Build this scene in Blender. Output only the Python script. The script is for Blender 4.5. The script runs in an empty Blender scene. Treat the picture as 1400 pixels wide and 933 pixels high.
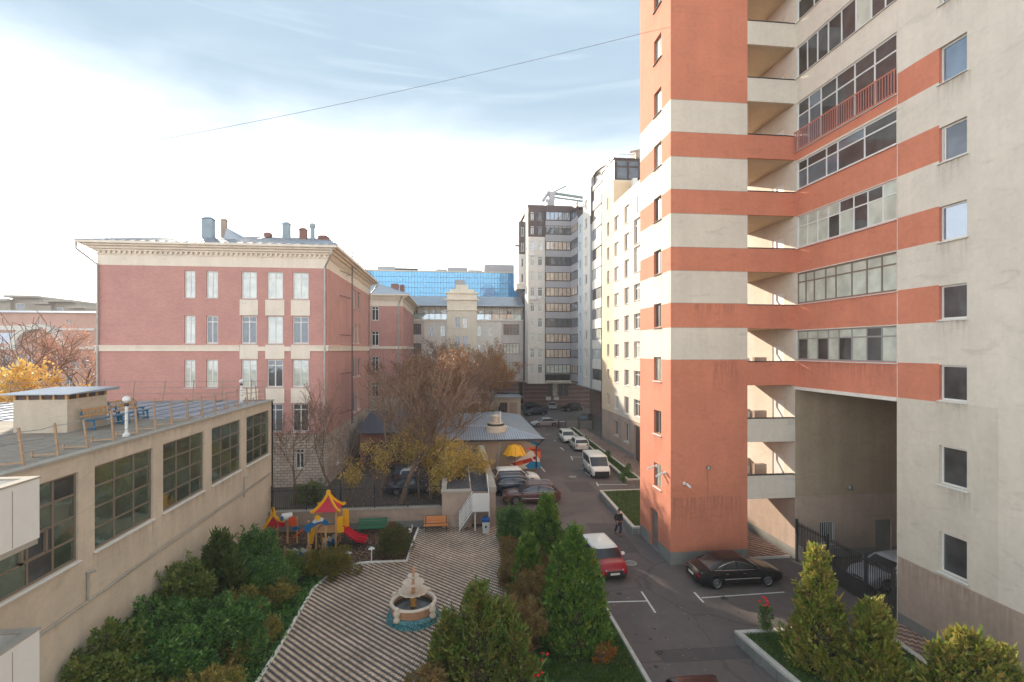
import bpy, math, random
import numpy as np
from mathutils import Vector, Matrix
R = math.radians
random.seed(7)
sc = bpy.context.scene
C = sc.collection
# ------------------------------------------------------------------ camera, world, sun, exposure
FPX, HV, CAMZ = 700.0, 478.0, 12.5
YAW = math.atan(78 / 700)
SY, CY = math.sin(YAW), math.cos(YAW)
cam = bpy.data.objects.new('camera', bpy.data.cameras.new('camera'))
C.objects.link(cam)
cam.location = (0, 0, CAMZ)
cam.rotation_euler = (R(90), 0, -YAW)
cam.data.sensor_width = 36
cam.data.lens = 36 * FPX / 1400
cam.data.shift_y = (HV - 466.5) / 1400
cam.data.clip_end = 4000
sc.camera = cam

SUN = Vector((-0.49, 1.0, 0.38)).normalized()      # towards the sun
w = bpy.data.worlds.new('World'); sc.world = w; w.use_nodes = True
nt = w.node_tree; nt.nodes.clear()
def wn(t, **k):
    n = nt.nodes.new(t)
    for a, b in k.items(): setattr(n, a, b)
    return n
out = wn('ShaderNodeOutputWorld'); bg = wn('ShaderNodeBackground')
sky = wn('ShaderNodeTexSky', sky_type='NISHITA', sun_disc=False)
sky.sun_elevation = math.asin(SUN.z)
sky.sun_rotation = math.atan2(SUN.x, SUN.y)
sky.air_density = 1.0; sky.dust_density = 0.3; sky.ozone_density = 1.2; sky.altitude = 100
tc = wn('ShaderNodeTexCoord')
def cloud(scale, stretch, lo, hi, rot, det=6, dist=.8):
    mp = wn('ShaderNodeMapping'); mp.inputs['Scale'].default_value = stretch
    mp.inputs['Rotation'].default_value = rot
    no = wn('ShaderNodeTexNoise'); no.inputs['Scale'].default_value = scale
    no.inputs['Detail'].default_value = det; no.inputs['Distortion'].default_value = dist
    ra = wn('ShaderNodeMapRange'); ra.interpolation_type = 'SMOOTHSTEP'; ra.inputs[1].default_value = lo; ra.inputs[2].default_value = hi
    ra.clamp = True
    nt.links.new(tc.outputs['Generated'], mp.inputs[0]); nt.links.new(mp.outputs[0], no.inputs['Vector'])
    nt.links.new(no.outputs[0], ra.inputs[0])
    return ra.outputs[0]
c1 = cloud(2.2, (1.0, 1.0, 5.5), .47, .80, (R(12), R(-16), 0))
c2 = cloud(5.0, (.6, 1.0, 9.0), .50, .85, (R(10), R(-20), R(15)), 8, 1.4)
ad = wn('ShaderNodeMath', operation='MAXIMUM'); nt.links.new(c1, ad.inputs[0]); nt.links.new(c2, ad.inputs[1])
# haze thickening towards the horizon and towards the sun: thin high cloud
sep = wn('ShaderNodeSeparateXYZ'); nt.links.new(tc.outputs['Generated'], sep.inputs[0])
hz = wn('ShaderNodeMapRange'); hz.inputs[1].default_value = .44; hz.inputs[2].default_value = .12
hz.inputs[3].default_value = .0; hz.inputs[4].default_value = .95; hz.interpolation_type = 'SMOOTHSTEP'
zn = wn('ShaderNodeTexNoise'); zn.inputs['Scale'].default_value = 2.6; zn.inputs['Detail'].default_value = 6; zn.inputs['Distortion'].default_value = .6
zm = wn('ShaderNodeMapping'); zm.inputs['Scale'].default_value = (1, 1, 3.2); nt.links.new(tc.outputs['Generated'], zm.inputs[0]); nt.links.new(zm.outputs[0], zn.inputs['Vector'])
za_ = wn('ShaderNodeMath', operation='MULTIPLY_ADD'); za_.inputs[1].default_value = .16; nt.links.new(zn.outputs[0], za_.inputs[0])
zs_ = wn('ShaderNodeMath', operation='SUBTRACT'); zs_.inputs[1].default_value = .08; nt.links.new(sep.outputs['Z'], zs_.inputs[0]); nt.links.new(zs_.outputs[0], za_.inputs[2])
nt.links.new(za_.outputs[0], hz.inputs[0])
dt = wn('ShaderNodeVectorMath', operation='DOT_PRODUCT'); dt.inputs[1].default_value = SUN
nt.links.new(tc.outputs['Generated'], dt.inputs[0])
gs = wn('ShaderNodeMapRange'); gs.inputs[1].default_value = .90; gs.inputs[2].default_value = 1.0
gs.inputs[3].default_value = 0; gs.inputs[4].default_value = .0; gs.interpolation_type = 'SMOOTHSTEP'
nt.links.new(dt.outputs['Value'], gs.inputs[0])
def scr(a, b):
    m1 = wn('ShaderNodeMath', operation='SUBTRACT'); m1.inputs[0].default_value = 1; nt.links.new(a, m1.inputs[1])
    m2 = wn('ShaderNodeMath', operation='SUBTRACT'); m2.inputs[0].default_value = 1; nt.links.new(b, m2.inputs[1])
    m3 = wn('ShaderNodeMath', operation='MULTIPLY'); nt.links.new(m1.outputs[0], m3.inputs[0]); nt.links.new(m2.outputs[0], m3.inputs[1])
    m4 = wn('ShaderNodeMath', operation='SUBTRACT'); m4.inputs[0].default_value = 1; nt.links.new(m3.outputs[0], m4.inputs[1])
    return m4.outputs[0]
cm = wn('ShaderNodeMath', operation='MULTIPLY'); cm.inputs[1].default_value = .045; nt.links.new(ad.outputs[0], cm.inputs[0])
fac = scr(scr(cm.outputs[0], hz.outputs[0]), gs.outputs[0])
mx = wn('ShaderNodeMix', data_type='RGBA'); mx.inputs['B'].default_value = (7.0, 7.0, 6.9, 1)
sb = wn('ShaderNodeMix', data_type='RGBA'); sb.inputs['Factor'].default_value = .997; sb.inputs['B'].default_value = (.92, 1.22, 1.48, 1)
nt.links.new(sky.outputs[0], sb.inputs['A'])
nt.links.new(fac, mx.inputs['Factor']); nt.links.new(sb.outputs['Result'], mx.inputs['A'])
nt.links.new(mx.outputs['Result'], bg.inputs['Color'])
bg.inputs['Strength'].default_value = 0.15
nt.links.new(bg.outputs[0], out.inputs[0])

sun = bpy.data.objects.new('sun', bpy.data.lights.new('sun', 'SUN')); C.objects.link(sun)
sun.data.energy = 2.5; sun.data.angle = R(.6); sun.data.color = (1, .87, .70)
sun.rotation_euler = (-SUN).to_track_quat('-Z', 'Y').to_euler()
sc.view_settings.view_transform = 'Standard'; sc.view_settings.look = 'None'
sc.view_settings.exposure = 1.92; sc.view_settings.gamma = 1
sc.cycles.max_bounces = 7; sc.cycles.diffuse_bounces = 4; sc.cycles.caustics_reflective = False; sc.cycles.caustics_refractive = False

# ------------------------------------------------------------------ picture -> place: the point seen at (u, v) of the 1400 px photo
def P(u, v, z=0.0):
    d = (CAMZ - z) * FPX / (v - HV)
    xc = (u - 700) / FPX
    return (d * (SY + xc * CY), d * (CY - xc * SY))
def PX(u, X):                                       # y on the plane x = X
    xc = (u - 700) / FPX
    return X / (SY + xc * CY) * (CY - xc * SY)
def PY(u, Y):                                       # x on the plane y = Y
    xc = (u - 700) / FPX
    return Y / (CY - xc * SY) * (SY + xc * CY)
def ZV(v, x, y):                                    # height seen at row v above (x, y)
    return CAMZ + (HV - v) * (x * SY + y * CY) / FPX

# ------------------------------------------------------------------ materials
MATS = {}
def lin(c):
    return tuple(((x / 255) / 12.92 if x / 255 <= .04045 else ((x / 255 + .055) / 1.055) ** 2.4) for x in c)
def mat(name, col, rough=.8, var=.12, scale=1.5, bump=0., bscale=40, metal=0., coat=0., streak=0., isl=None, spec=.5, emit=None, alpha=None, isl_noise=False):
    if name in MATS: return MATS[name]
    m = bpy.data.materials.new(name); m.use_nodes = True
    t = m.node_tree; b = t.nodes['Principled BSDF']
    b.inputs['Roughness'].default_value = rough; b.inputs['Metallic'].default_value = metal
    b.inputs['Specular IOR Level'].default_value = spec
    if coat: b.inputs['Coat Weight'].default_value = coat; b.inputs['Coat Roughness'].default_value = .04
    L = t.links.new
    geo = t.nodes.new('ShaderNodeNewGeometry')
    if isl:                                          # one colour out of a ramp for every loose piece
        ra = t.nodes.new('ShaderNodeValToRGB'); cr = ra.color_ramp
        while len(cr.elements) < len(isl): cr.elements.new(.5)
        for i, c in enumerate(isl):
            cr.elements[i].position = i / max(1, len(isl) - 1); cr.elements[i].color = (*c, 1)
        L(geo.outputs['Random Per Island'], ra.inputs[0]); src = ra.outputs[0]
        if isl_noise:
            no = t.nodes.new('ShaderNodeTexNoise'); no.inputs['Scale'].default_value = scale * 2.2
            L(geo.outputs['Position'], no.inputs['Vector'])
            ad = t.nodes.new('ShaderNodeMath'); ad.operation = 'MULTIPLY_ADD'; ad.inputs[1].default_value = 1.9; ad.inputs[2].default_value = -.45
            L(no.outputs[0], ad.inputs[0])
            a2 = t.nodes.new('ShaderNodeMath'); a2.operation = 'MULTIPLY_ADD'; a2.inputs[1].default_value = .5
            m3 = t.nodes.new('ShaderNodeMath'); m3.operation = 'MULTIPLY'; m3.inputs[1].default_value = .5
            L(ad.outputs[0], m3.inputs[0]); L(geo.outputs['Random Per Island'], a2.inputs[0]); L(m3.outputs[0], a2.inputs[2])
            L(a2.outputs[0], ra.inputs[0])
    else:
        rgb = t.nodes.new('ShaderNodeRGB'); rgb.outputs[0].default_value = (*col, 1); src = rgb.outputs[0]
    if var and not isl:
        def mulnoise(src, sc_, amt, st=None, det=5):
            no = t.nodes.new('ShaderNodeTexNoise'); no.inputs['Scale'].default_value = sc_; no.inputs['Detail'].default_value = det
            no.inputs['Roughness'].default_value = .62
            if st:
                mp = t.nodes.new('ShaderNodeMapping'); mp.inputs['Scale'].default_value = st
                L(geo.outputs['Position'], mp.inputs[0]); L(mp.outputs[0], no.inputs['Vector'])
            else: L(geo.outputs['Position'], no.inputs['Vector'])
            mr = t.nodes.new('ShaderNodeMapRange'); mr.inputs[1].default_value = .3; mr.inputs[2].default_value = .7
            mr.inputs[3].default_value = 1 - amt; mr.inputs[4].default_value = 1 + amt * .6
            L(no.outputs[0], mr.inputs[0])
            vm = t.nodes.new('ShaderNodeVectorMath'); vm.operation = 'SCALE'
            L(src, vm.inputs[0]); L(mr.outputs[0], vm.inputs['Scale']); return vm.outputs[0]
        src = mulnoise(src, scale, var)
        src = mulnoise(src, scale * 9, var * .6)
        if streak:                                   # trowel wisps and dirty blotches of old render
            no = t.nodes.new('ShaderNodeTexNoise'); no.inputs['Scale'].default_value = 1.0; no.inputs['Detail'].default_value = 7; no.inputs['Roughness'].default_value = .7; no.inputs['Distortion'].default_value = 1.2
            mp = t.nodes.new('ShaderNodeMapping'); mp.inputs['Scale'].default_value = (.55, .55, 1.9); L(geo.outputs['Position'], mp.inputs[0]); L(mp.outputs[0], no.inputs['Vector'])
            mr = t.nodes.new('ShaderNodeMapRange'); mr.inputs[1].default_value = .56; mr.inputs[2].default_value = .74; mr.inputs[3].default_value = 1; mr.inputs[4].default_value = .80
            L(no.outputs[0], mr.inputs[0]); vm = t.nodes.new('ShaderNodeVectorMath'); vm.operation = 'SCALE'; L(src, vm.inputs[0]); L(mr.outputs[0], vm.inputs['Scale']); src = vm.outputs[0]
        if streak: src = mulnoise(src, 1.0, streak, (1.6, 1.6, .12))
    L(src, b.inputs['Base Color'])
    if bump:
        no = t.nodes.new('ShaderNodeTexNoise'); no.inputs['Scale'].default_value = bscale; no.inputs['Detail'].default_value = 4
        L(geo.outputs['Position'], no.inputs['Vector'])
        bp = t.nodes.new('ShaderNodeBump'); bp.inputs['Strength'].default_value = bump; bp.inputs['Distance'].default_value = .02
        L(no.outputs[0], bp.inputs['Height']); L(bp.outputs[0], b.inputs['Normal'])
    m.diffuse_color = (*col, 1); MATS[name] = m
    return m
def leafmat(name, cols, rough=.55, noise=True, scale=.9):
    m = mat(name, cols[0], rough, isl=cols, isl_noise=noise, scale=scale)
    t = m.node_tree
    if 'tr' not in t.nodes:
        b = t.nodes['Principled BSDF']; o = t.nodes['Material Output']
        tr = t.nodes.new('ShaderNodeBsdfTranslucent'); tr.name = 'tr'; ms = t.nodes.new('ShaderNodeMixShader'); ms.inputs[0].default_value = .35
        src = b.inputs['Base Color'].links[0].from_socket
        t.links.new(src, tr.inputs[0]); t.links.new(b.outputs[0], ms.inputs[1]); t.links.new(tr.outputs[0], ms.inputs[2]); t.links.new(ms.outputs[0], o.inputs[0])
    return m
def gridmat(name, c1, c2, mortar, bw, bh, msize, axis='xz', var=.1, rough=.85, bump=.4, dark=.0):
    """masonry finer than a few pixels: brick texture on world position"""
    m = bpy.data.materials.new(name); m.use_nodes = True; t = m.node_tree; b = t.nodes['Principled BSDF']; L = t.links.new
    geo = t.nodes.new('ShaderNodeNewGeometry'); sp = t.nodes.new('ShaderNodeSeparateXYZ'); cb = t.nodes.new('ShaderNodeCombineXYZ')
    L(geo.outputs['Position'], sp.inputs[0])
    if axis == 'xz':                                 # x + y works on both wall directions
        ad = t.nodes.new('ShaderNodeMath'); L(sp.outputs[0], ad.inputs[0]); L(sp.outputs[1], ad.inputs[1]); L(ad.outputs[0], cb.inputs[0]); L(sp.outputs[2], cb.inputs[1])
    else: L(sp.outputs[0], cb.inputs[0]); L(sp.outputs[1], cb.inputs[1])
    br = t.nodes.new('ShaderNodeTexBrick'); br.inputs['Scale'].default_value = 1
    br.inputs['Color1'].default_value = (*c1, 1); br.inputs['Color2'].default_value = (*c2, 1); br.inputs['Mortar'].default_value = (*mortar, 1)
    br.inputs['Brick Width'].default_value = bw; br.inputs['Row Height'].default_value = bh; br.inputs['Mortar Size'].default_value = msize
    L(cb.outputs[0], br.inputs['Vector'])
    no = t.nodes.new('ShaderNodeTexNoise'); no.inputs['Scale'].default_value = .6; no.inputs['Detail'].default_value = 6; L(geo.outputs['Position'], no.inputs['Vector'])
    mr = t.nodes.new('ShaderNodeMapRange'); mr.inputs[1].default_value = .3; mr.inputs[2].default_value = .7; mr.inputs[3].default_value = 1 - var; mr.inputs[4].default_value = 1 + var * .6
    L(no.outputs[0], mr.inputs[0]); vm = t.nodes.new('ShaderNodeVectorMath'); vm.operation = 'SCALE'; L(br.outputs['Color'], vm.inputs[0]); L(mr.outputs[0], vm.inputs['Scale'])
    L(vm.outputs[0], b.inputs['Base Color']); b.inputs['Roughness'].default_value = rough
    bp = t.nodes.new('ShaderNodeBump'); bp.inputs['Strength'].default_value = bump; bp.inputs['Distance'].default_value = .02; bp.invert = True
    L(br.outputs['Fac'], bp.inputs['Height']); L(bp.outputs[0], b.inputs['Normal'])
    MATS[name] = m; return m
def glassmat(name, col, refl=.35, rough=.04, tint=(.75, .85, 1)):
    """pane seen from outside: mirror of the sky over what is behind it, with a slightly wavy surface"""
    m = bpy.data.materials.new(name); m.use_nodes = True; t = m.node_tree; b = t.nodes['Principled BSDF']; L = t.links.new; o = t.nodes['Material Output']
    geo = t.nodes.new('ShaderNodeNewGeometry'); no = t.nodes.new('ShaderNodeTexNoise'); no.inputs['Scale'].default_value = 1.3; no.inputs['Detail'].default_value = 4
    L(geo.outputs['Position'], no.inputs['Vector'])
    mr = t.nodes.new('ShaderNodeMapRange'); mr.inputs[1].default_value = .35; mr.inputs[2].default_value = .65; mr.inputs[3].default_value = .78 if sum(col) > .3 else .4; mr.inputs[4].default_value = 1.12 if sum(col) > .3 else 1.7
    L(no.outputs[0], mr.inputs[0]); vm = t.nodes.new('ShaderNodeVectorMath'); vm.operation = 'SCALE'; vm.inputs[0].default_value = col; L(mr.outputs[0], vm.inputs['Scale']); L(vm.outputs[0], b.inputs['Base Color'])
    b.inputs['Roughness'].default_value = .5
    g = t.nodes.new('ShaderNodeBsdfGlossy'); g.inputs['Roughness'].default_value = rough; g.inputs['Color'].default_value = (*tint, 1)
    n2 = t.nodes.new('ShaderNodeTexNoise'); n2.inputs['Scale'].default_value = .8; L(geo.outputs['Position'], n2.inputs['Vector'])
    bp = t.nodes.new('ShaderNodeBump'); bp.inputs['Strength'].default_value = .12; bp.inputs['Distance'].default_value = .1; L(n2.outputs[0], bp.inputs['Height']); L(bp.outputs[0], g.inputs['Normal'])
    fr = t.nodes.new('ShaderNodeFresnel'); fr.inputs['IOR'].default_value = 1.5
    ma = t.nodes.new('ShaderNodeMath'); ma.operation = 'MULTIPLY_ADD'; ma.inputs[1].default_value = 1.0; ma.inputs[2].default_value = refl; ma.use_clamp = True
    L(fr.outputs[0], ma.inputs[0]); ms = t.nodes.new('ShaderNodeMixShader'); L(ma.outputs[0], ms.inputs[0]); L(b.outputs[0], ms.inputs[1]); L(g.outputs[0], ms.inputs[2]); L(ms.outputs[0], o.inputs[0])
    MATS[name] = m; return m

M_cream = mat('cream_render', lin((218, 207, 192)), .9, .09, .5, .2, 60, streak=.045)
M_grey_render = mat('grey_render', lin((208, 198, 182)), .9, .10, .5, .2, 60, streak=.045)
M_red = mat('terracotta_render', lin((206, 128, 100)), .9, .11, .5, .2, 60, streak=.05)
M_taupe = mat('taupe_render', lin((178, 156, 140)), .9, .12, .5, .15, 60, streak=.1)
M_plinth = mat('grey_stone_plinth', lin((132, 132, 126)), .85, .14, 1.2, .2, 30)
M_white_wall = mat('white_render', lin((226, 220, 210)), .9, .07, .4, .1, 60, streak=.08)
M_sand = mat('sand_render', lin((224, 200, 168)), .9, .05, .4, .1, 60)
M_gym = mat('beige_render', lin((204, 190, 171)), .92, .12, .4, .25, 50, streak=.08)
M_white = mat('white_paint', (.72, .71, .68), .5, .04, 3)
M_frame_br = mat('bronze_frame', lin((126, 112, 98)), .45, .05, 5)
M_frame_dk = mat('dark_frame', lin((66, 48, 44)), .45, .05, 5)
M_steel = mat('galvanised_steel', lin((150, 150, 148)), .4, .12, 3, metal=.6)
M_roofmetal = mat('pale_metal_roof', lin((158, 166, 176)), .42, .14, .8, metal=.35)
M_darkmetal = mat('dark_metal', lin((46, 46, 48)), .5, .1, 3)
M_black = mat('black_rubber', (.012, .012, .012), .6, .05, 4)
M_concrete = mat('concrete', lin((166, 158, 146)), .9, .14, 1.2, .3, 30)
M_wood = mat('pale_timber', lin((196, 152, 104)), .7, .15, 4)
M_brick = gridmat('school_brick', lin((202, 146, 136)), lin((190, 132, 124)), lin((200, 162, 152)), .26, .077, .01, var=.08)
M_stone = gridmat('white_block_masonry', lin((212, 196, 180)), lin((186, 168, 154)), lin((140, 126, 116)), .55, .25, .025, var=.18, bump=.8)
M_schoolcream = mat('school_cornice_render', lin((234, 222, 206)), .9, .06, .6, streak=.08)
M_purple = gridmat('clinker_base', lin((128, 96, 86)), lin((112, 84, 78)), lin((96, 76, 70)), .9, .45, .02, var=.1, bump=.2)
M_brown = mat('brown_cladding', lin((84, 66, 62)), .6, .1, 1)
M_greyclad = mat('grey_spandrel', lin((160, 158, 162)), .5, .06, 1)
M_asphalt = mat('asphalt', lin((102, 92, 88)), .88, .16, .35, .5, 90)
M_soil = mat('dark_soil', lin((58, 46, 38)), .95, .25, 1.2, .6, 25)
M_bark = mat('bark', lin((124, 100, 82)), .9, .2, 3, .5, 30)
M_twig = mat('twigs', lin((128, 104, 86)), .9, .15, 2)
M_terra = mat('roof_deck_timber', lin((150, 138, 124)), .85, .18, 1.5, .2, 30)
G_dark = glassmat('dark_glass', (.03, .032, .032), .05)
G_green = glassmat('painted_reflection_glass', (.035, .06, .04), .22, .05, (.85, 1, .9))  # mottled green base paints in the reflection of the garden
G_curt = glassmat('curtained_glass', lin((196, 200, 186)), .06)
G_warm = glassmat('warm_curtained_glass', lin((196, 172, 144)), .08)
G_sky = glassmat('sky_reflecting_glass', (.10, .14, .18), .16)
G_blue = glassmat('blue_glass', lin((44, 150, 214)), .10, .05, (.45, .8, 1))
GL = [G_dark, G_dark, G_curt, G_sky]

# ------------------------------------------------------------------ mesh helpers
class MB:
    def __init__(s): s.v = []; s.f = []; s.m = []
    def vs(s, pts):
        n = len(s.v); s.v.extend([tuple(p) for p in pts]); return n
    def face(s, pts, m=0):
        n = s.vs(pts); s.f.append(tuple(range(n, n + len(pts)))); s.m.append(m)
    def box(s, x0, y0, z0, x1, y1, z1, m=0):
        if x0 > x1: x0, x1 = x1, x0
        if y0 > y1: y0, y1 = y1, y0
        if z0 > z1: z0, z1 = z1, z0
        s.hexa([(x0, y0, z0), (x1, y0, z0), (x1, y1, z0), (x0, y1, z0), (x0, y0, z1), (x1, y0, z1), (x1, y1, z1), (x0, y1, z1)], m)
        return s
    def hexa(s, p, m=0):
        n = s.vs(p)
        for q in ((0, 3, 2, 1), (4, 5, 6, 7), (0, 1, 5, 4), (1, 2, 6, 5), (2, 3, 7, 6), (3, 0, 4, 7)):
            s.f.append(tuple(n + i for i in q)); s.m.append(m)
    def bar(s, p, q, wd, ht=None, m=0):
        ht = wd if ht is None else ht
        p = Vector(p); q = Vector(q); d = (q - p).normalized()
        up = Vector((0, 0, 1)) if abs(d.z) < .95 else Vector((0, 1, 0))
        a = d.cross(up).normalized() * wd / 2; b = a.cross(d).normalized() * ht / 2
        s.hexa([p - a - b, p + a - b, q + a - b, q - a - b, p - a + b, p + a + b, q + a + b, q - a + b], m)
    def prism(s, poly, z0, z1, m=0, mt=None):
        n = len(poly); b = s.vs([(x, y, z0) for x, y in poly]); t = s.vs([(x, y, z1) for x, y in poly])
        area = sum(poly[i][0] * poly[(i + 1) % n][1] - poly[(i + 1) % n][0] * poly[i][1] for i in range(n))
        idx = list(range(n)) if area > 0 else list(range(n))[::-1]
        s.f.append(tuple(t + i for i in idx)); s.m.append(m if mt is None else mt)
        s.f.append(tuple(b + i for i in idx[::-1])); s.m.append(m)
        for k in range(n):
            i, j = idx[k], idx[(k + 1) % n]
            s.f.append((b + i, b + j, t + j, t + i)); s.m.append(m)
    def tube(s, pts, rad, n=6, m=0, cap=True):
        pts = [Vector(p) for p in pts]
        if not hasattr(rad, '__len__'): rad = [rad] * len(pts)
        rings = []; a = None
        for i, p in enumerate(pts):
            d = (pts[min(i + 1, len(pts) - 1)] - pts[max(i - 1, 0)]).normalized()
            if a is None:
                a = d.cross(Vector((0, 0, 1)) if abs(d.z) < .9 else Vector((1, 0, 0))).normalized()
            a = (a - d * a.dot(d)).normalized(); b = d.cross(a)
            rings.append(s.vs([p + (a * math.cos(2 * math.pi * k / n) + b * math.sin(2 * math.pi * k / n)) * rad[i] for k in range(n)]))
        for i in range(len(pts) - 1):
            for k in range(n):
                s.f.append((rings[i] + k, rings[i] + (k + 1) % n, rings[i + 1] + (k + 1) % n, rings[i + 1] + k)); s.m.append(m)
        if cap:
            s.f.append(tuple(rings[0] + k for k in range(n))[::-1]); s.m.append(m)
            s.f.append(tuple(rings[-1] + k for k in range(n))); s.m.append(m)
    def lathe(s, cx, cy, prof, n=20, m=0, cap=True, wob=None):
        rings = []
        for r, z in prof:
            rings.append(s.vs([(cx + r * (wob(k) if wob else 1) * math.cos(2 * math.pi * k / n), cy + r * (wob(k) if wob else 1) * math.sin(2 * math.pi * k / n), z) for k in range(n)]))
        for i in range(len(rings) - 1):
            for k in range(n):
                s.f.append((rings[i] + k, rings[i] + (k + 1) % n, rings[i + 1] + (k + 1) % n, rings[i + 1] + k)); s.m.append(m)
        if cap:
            s.f.append(tuple(rings[0] + k for k in range(n))[::-1]); s.m.append(m)
            s.f.append(tuple(rings[-1] + k for k in range(n))); s.m.append(m)
    def build(s, name, mats, parent=None, smooth=False, loc=None, bevel=0):
        if not isinstance(mats, (list, tuple)): mats = [mats]
        off = Vector((0, 0, 0)); p = parent
        while p is not None: off += p.location; p = p.parent
        if loc is not None: off += Vector(loc)
        me = bpy.data.meshes.new(name)
        v = s.v if off.length < 1e-9 else [(a - off.x, b - off.y, c - off.z) for a, b, c in s.v]
        me.from_pydata(v, [], s.f)
        for mm in mats: me.materials.append(mm)
        if len(mats) > 1: me.polygons.foreach_set('material_index', s.m)
        if smooth: me.polygons.foreach_set('use_smooth', [True] * len(s.f))
        me.update()
        o = bpy.data.objects.new(name, me); C.objects.link(o)
        if parent is not None: o.parent = parent
        if loc is not None: o.location = loc
        if bevel:
            b = o.modifiers.new('bevel', 'BEVEL'); b.width = bevel; b.segments = 2; b.limit_method = 'ANGLE'
        return o
def tag(o, label=None, cat=None, group=None, kind=None):
    if label: o['label'] = label
    if cat: o['category'] = cat
    if group: o['group'] = group
    if kind: o['kind'] = kind
    return o
def thing(name, label, cat, loc=(0, 0, 0), group=None):
    o = bpy.data.objects.new(name, None); C.objects.link(o); o.location = loc; o.empty_display_size = .3
    return tag(o, label, cat, group)
def box(name, x0, y0, z0, x1, y1, z1, m, parent=None, **k):
    return MB().box(x0, y0, z0, x1, y1, z1).build(name, m, parent, **k)
def copy_tree(o, parent=None):
    c = o.copy(); C.objects.link(c)
    if parent is not None: c.parent = parent
    for ch in list(o.children): copy_tree(ch, c)
    return c
def struct(name, poly, z, m, kind='structure', th=.02):
    b = MB(); b.prism(poly, z - th, z); o = b.build(name, m); o['kind'] = kind; return o

class Wall:
    """a facade with real openings: origin O (2D) at u=0, U along it to the viewer's right, N outwards"""
    def __init__(s, O, N):
        s.O = Vector(O); s.N = Vector(N).normalized(); s.U = Vector((-s.N.y, s.N.x)); s.rot = math.atan2(s.N.x, -s.N.y)
    def p(s, u, z, d=0.0):
        q = s.O + s.U * u - s.N * d; return (q.x, q.y, z)
    def grid(s, mb, u0, u1, z0, z1, holes, depth=.25, mf=lambda u, z: 0, us=(), zs=(), rev=None):
        U = sorted(set([u0, u1] + [round(x, 4) for h in holes for x in h[:2]] + list(us)))
        Z = sorted(set([z0, z1] + [round(x, 4) for h in holes for x in h[2:4]] + list(zs)))
        U = [x for x in U if u0 <= x <= u1]; Z = [x for x in Z if z0 <= x <= z1]
        idx = {}
        def vid(i, j):
            if (i, j) not in idx: idx[(i, j)] = mb.vs([s.p(U[i], Z[j])])
            return idx[(i, j)]
        for i in range(len(U) - 1):
            cu = (U[i] + U[i + 1]) / 2
            hh = [h for h in holes if h[0] < cu < h[1]]
            for j in range(len(Z) - 1):
                cz = (Z[j] + Z[j + 1]) / 2
                if any(h[2] < cz < h[3] for h in hh): continue
                mb.f.append((vid(i, j), vid(i + 1, j), vid(i + 1, j + 1), vid(i, j + 1))); mb.m.append(mf(cu, cz))
        for h in holes:
            a, b, c, d = h[:4]; dp = h[4] if len(h) > 4 else depth
            q = lambda u, z, k: s.p(u, z, k)
            ml, mr_ = (mf(a - .05, (c + d) / 2), mf(b + .05, (c + d) / 2)) if rev is None else (rev, rev)
            mt_ = mf((a + b) / 2, d + .05) if rev is None else rev; mb_ = mf((a + b) / 2, c - .05) if rev is None else rev
            mb.face([q(a, c, 0), q(a, d, 0), q(a, d, dp), q(a, c, dp)], ml)
            mb.face([q(b, d, 0), q(b, c, 0), q(b, c, dp), q(b, d, dp)], mr_)
            mb.face([q(a, d, 0), q(b, d, 0), q(b, d, dp), q(a, d, dp)], mt_)
            mb.face([q(b, c, 0), q(a, c, 0), q(a, c, dp), q(b, c, dp)], mb_)
WC = {}
def mesh_only(b, name, m):
    o = b.build(name, m); me = o.data; bpy.data.objects.remove(o); return me
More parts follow.
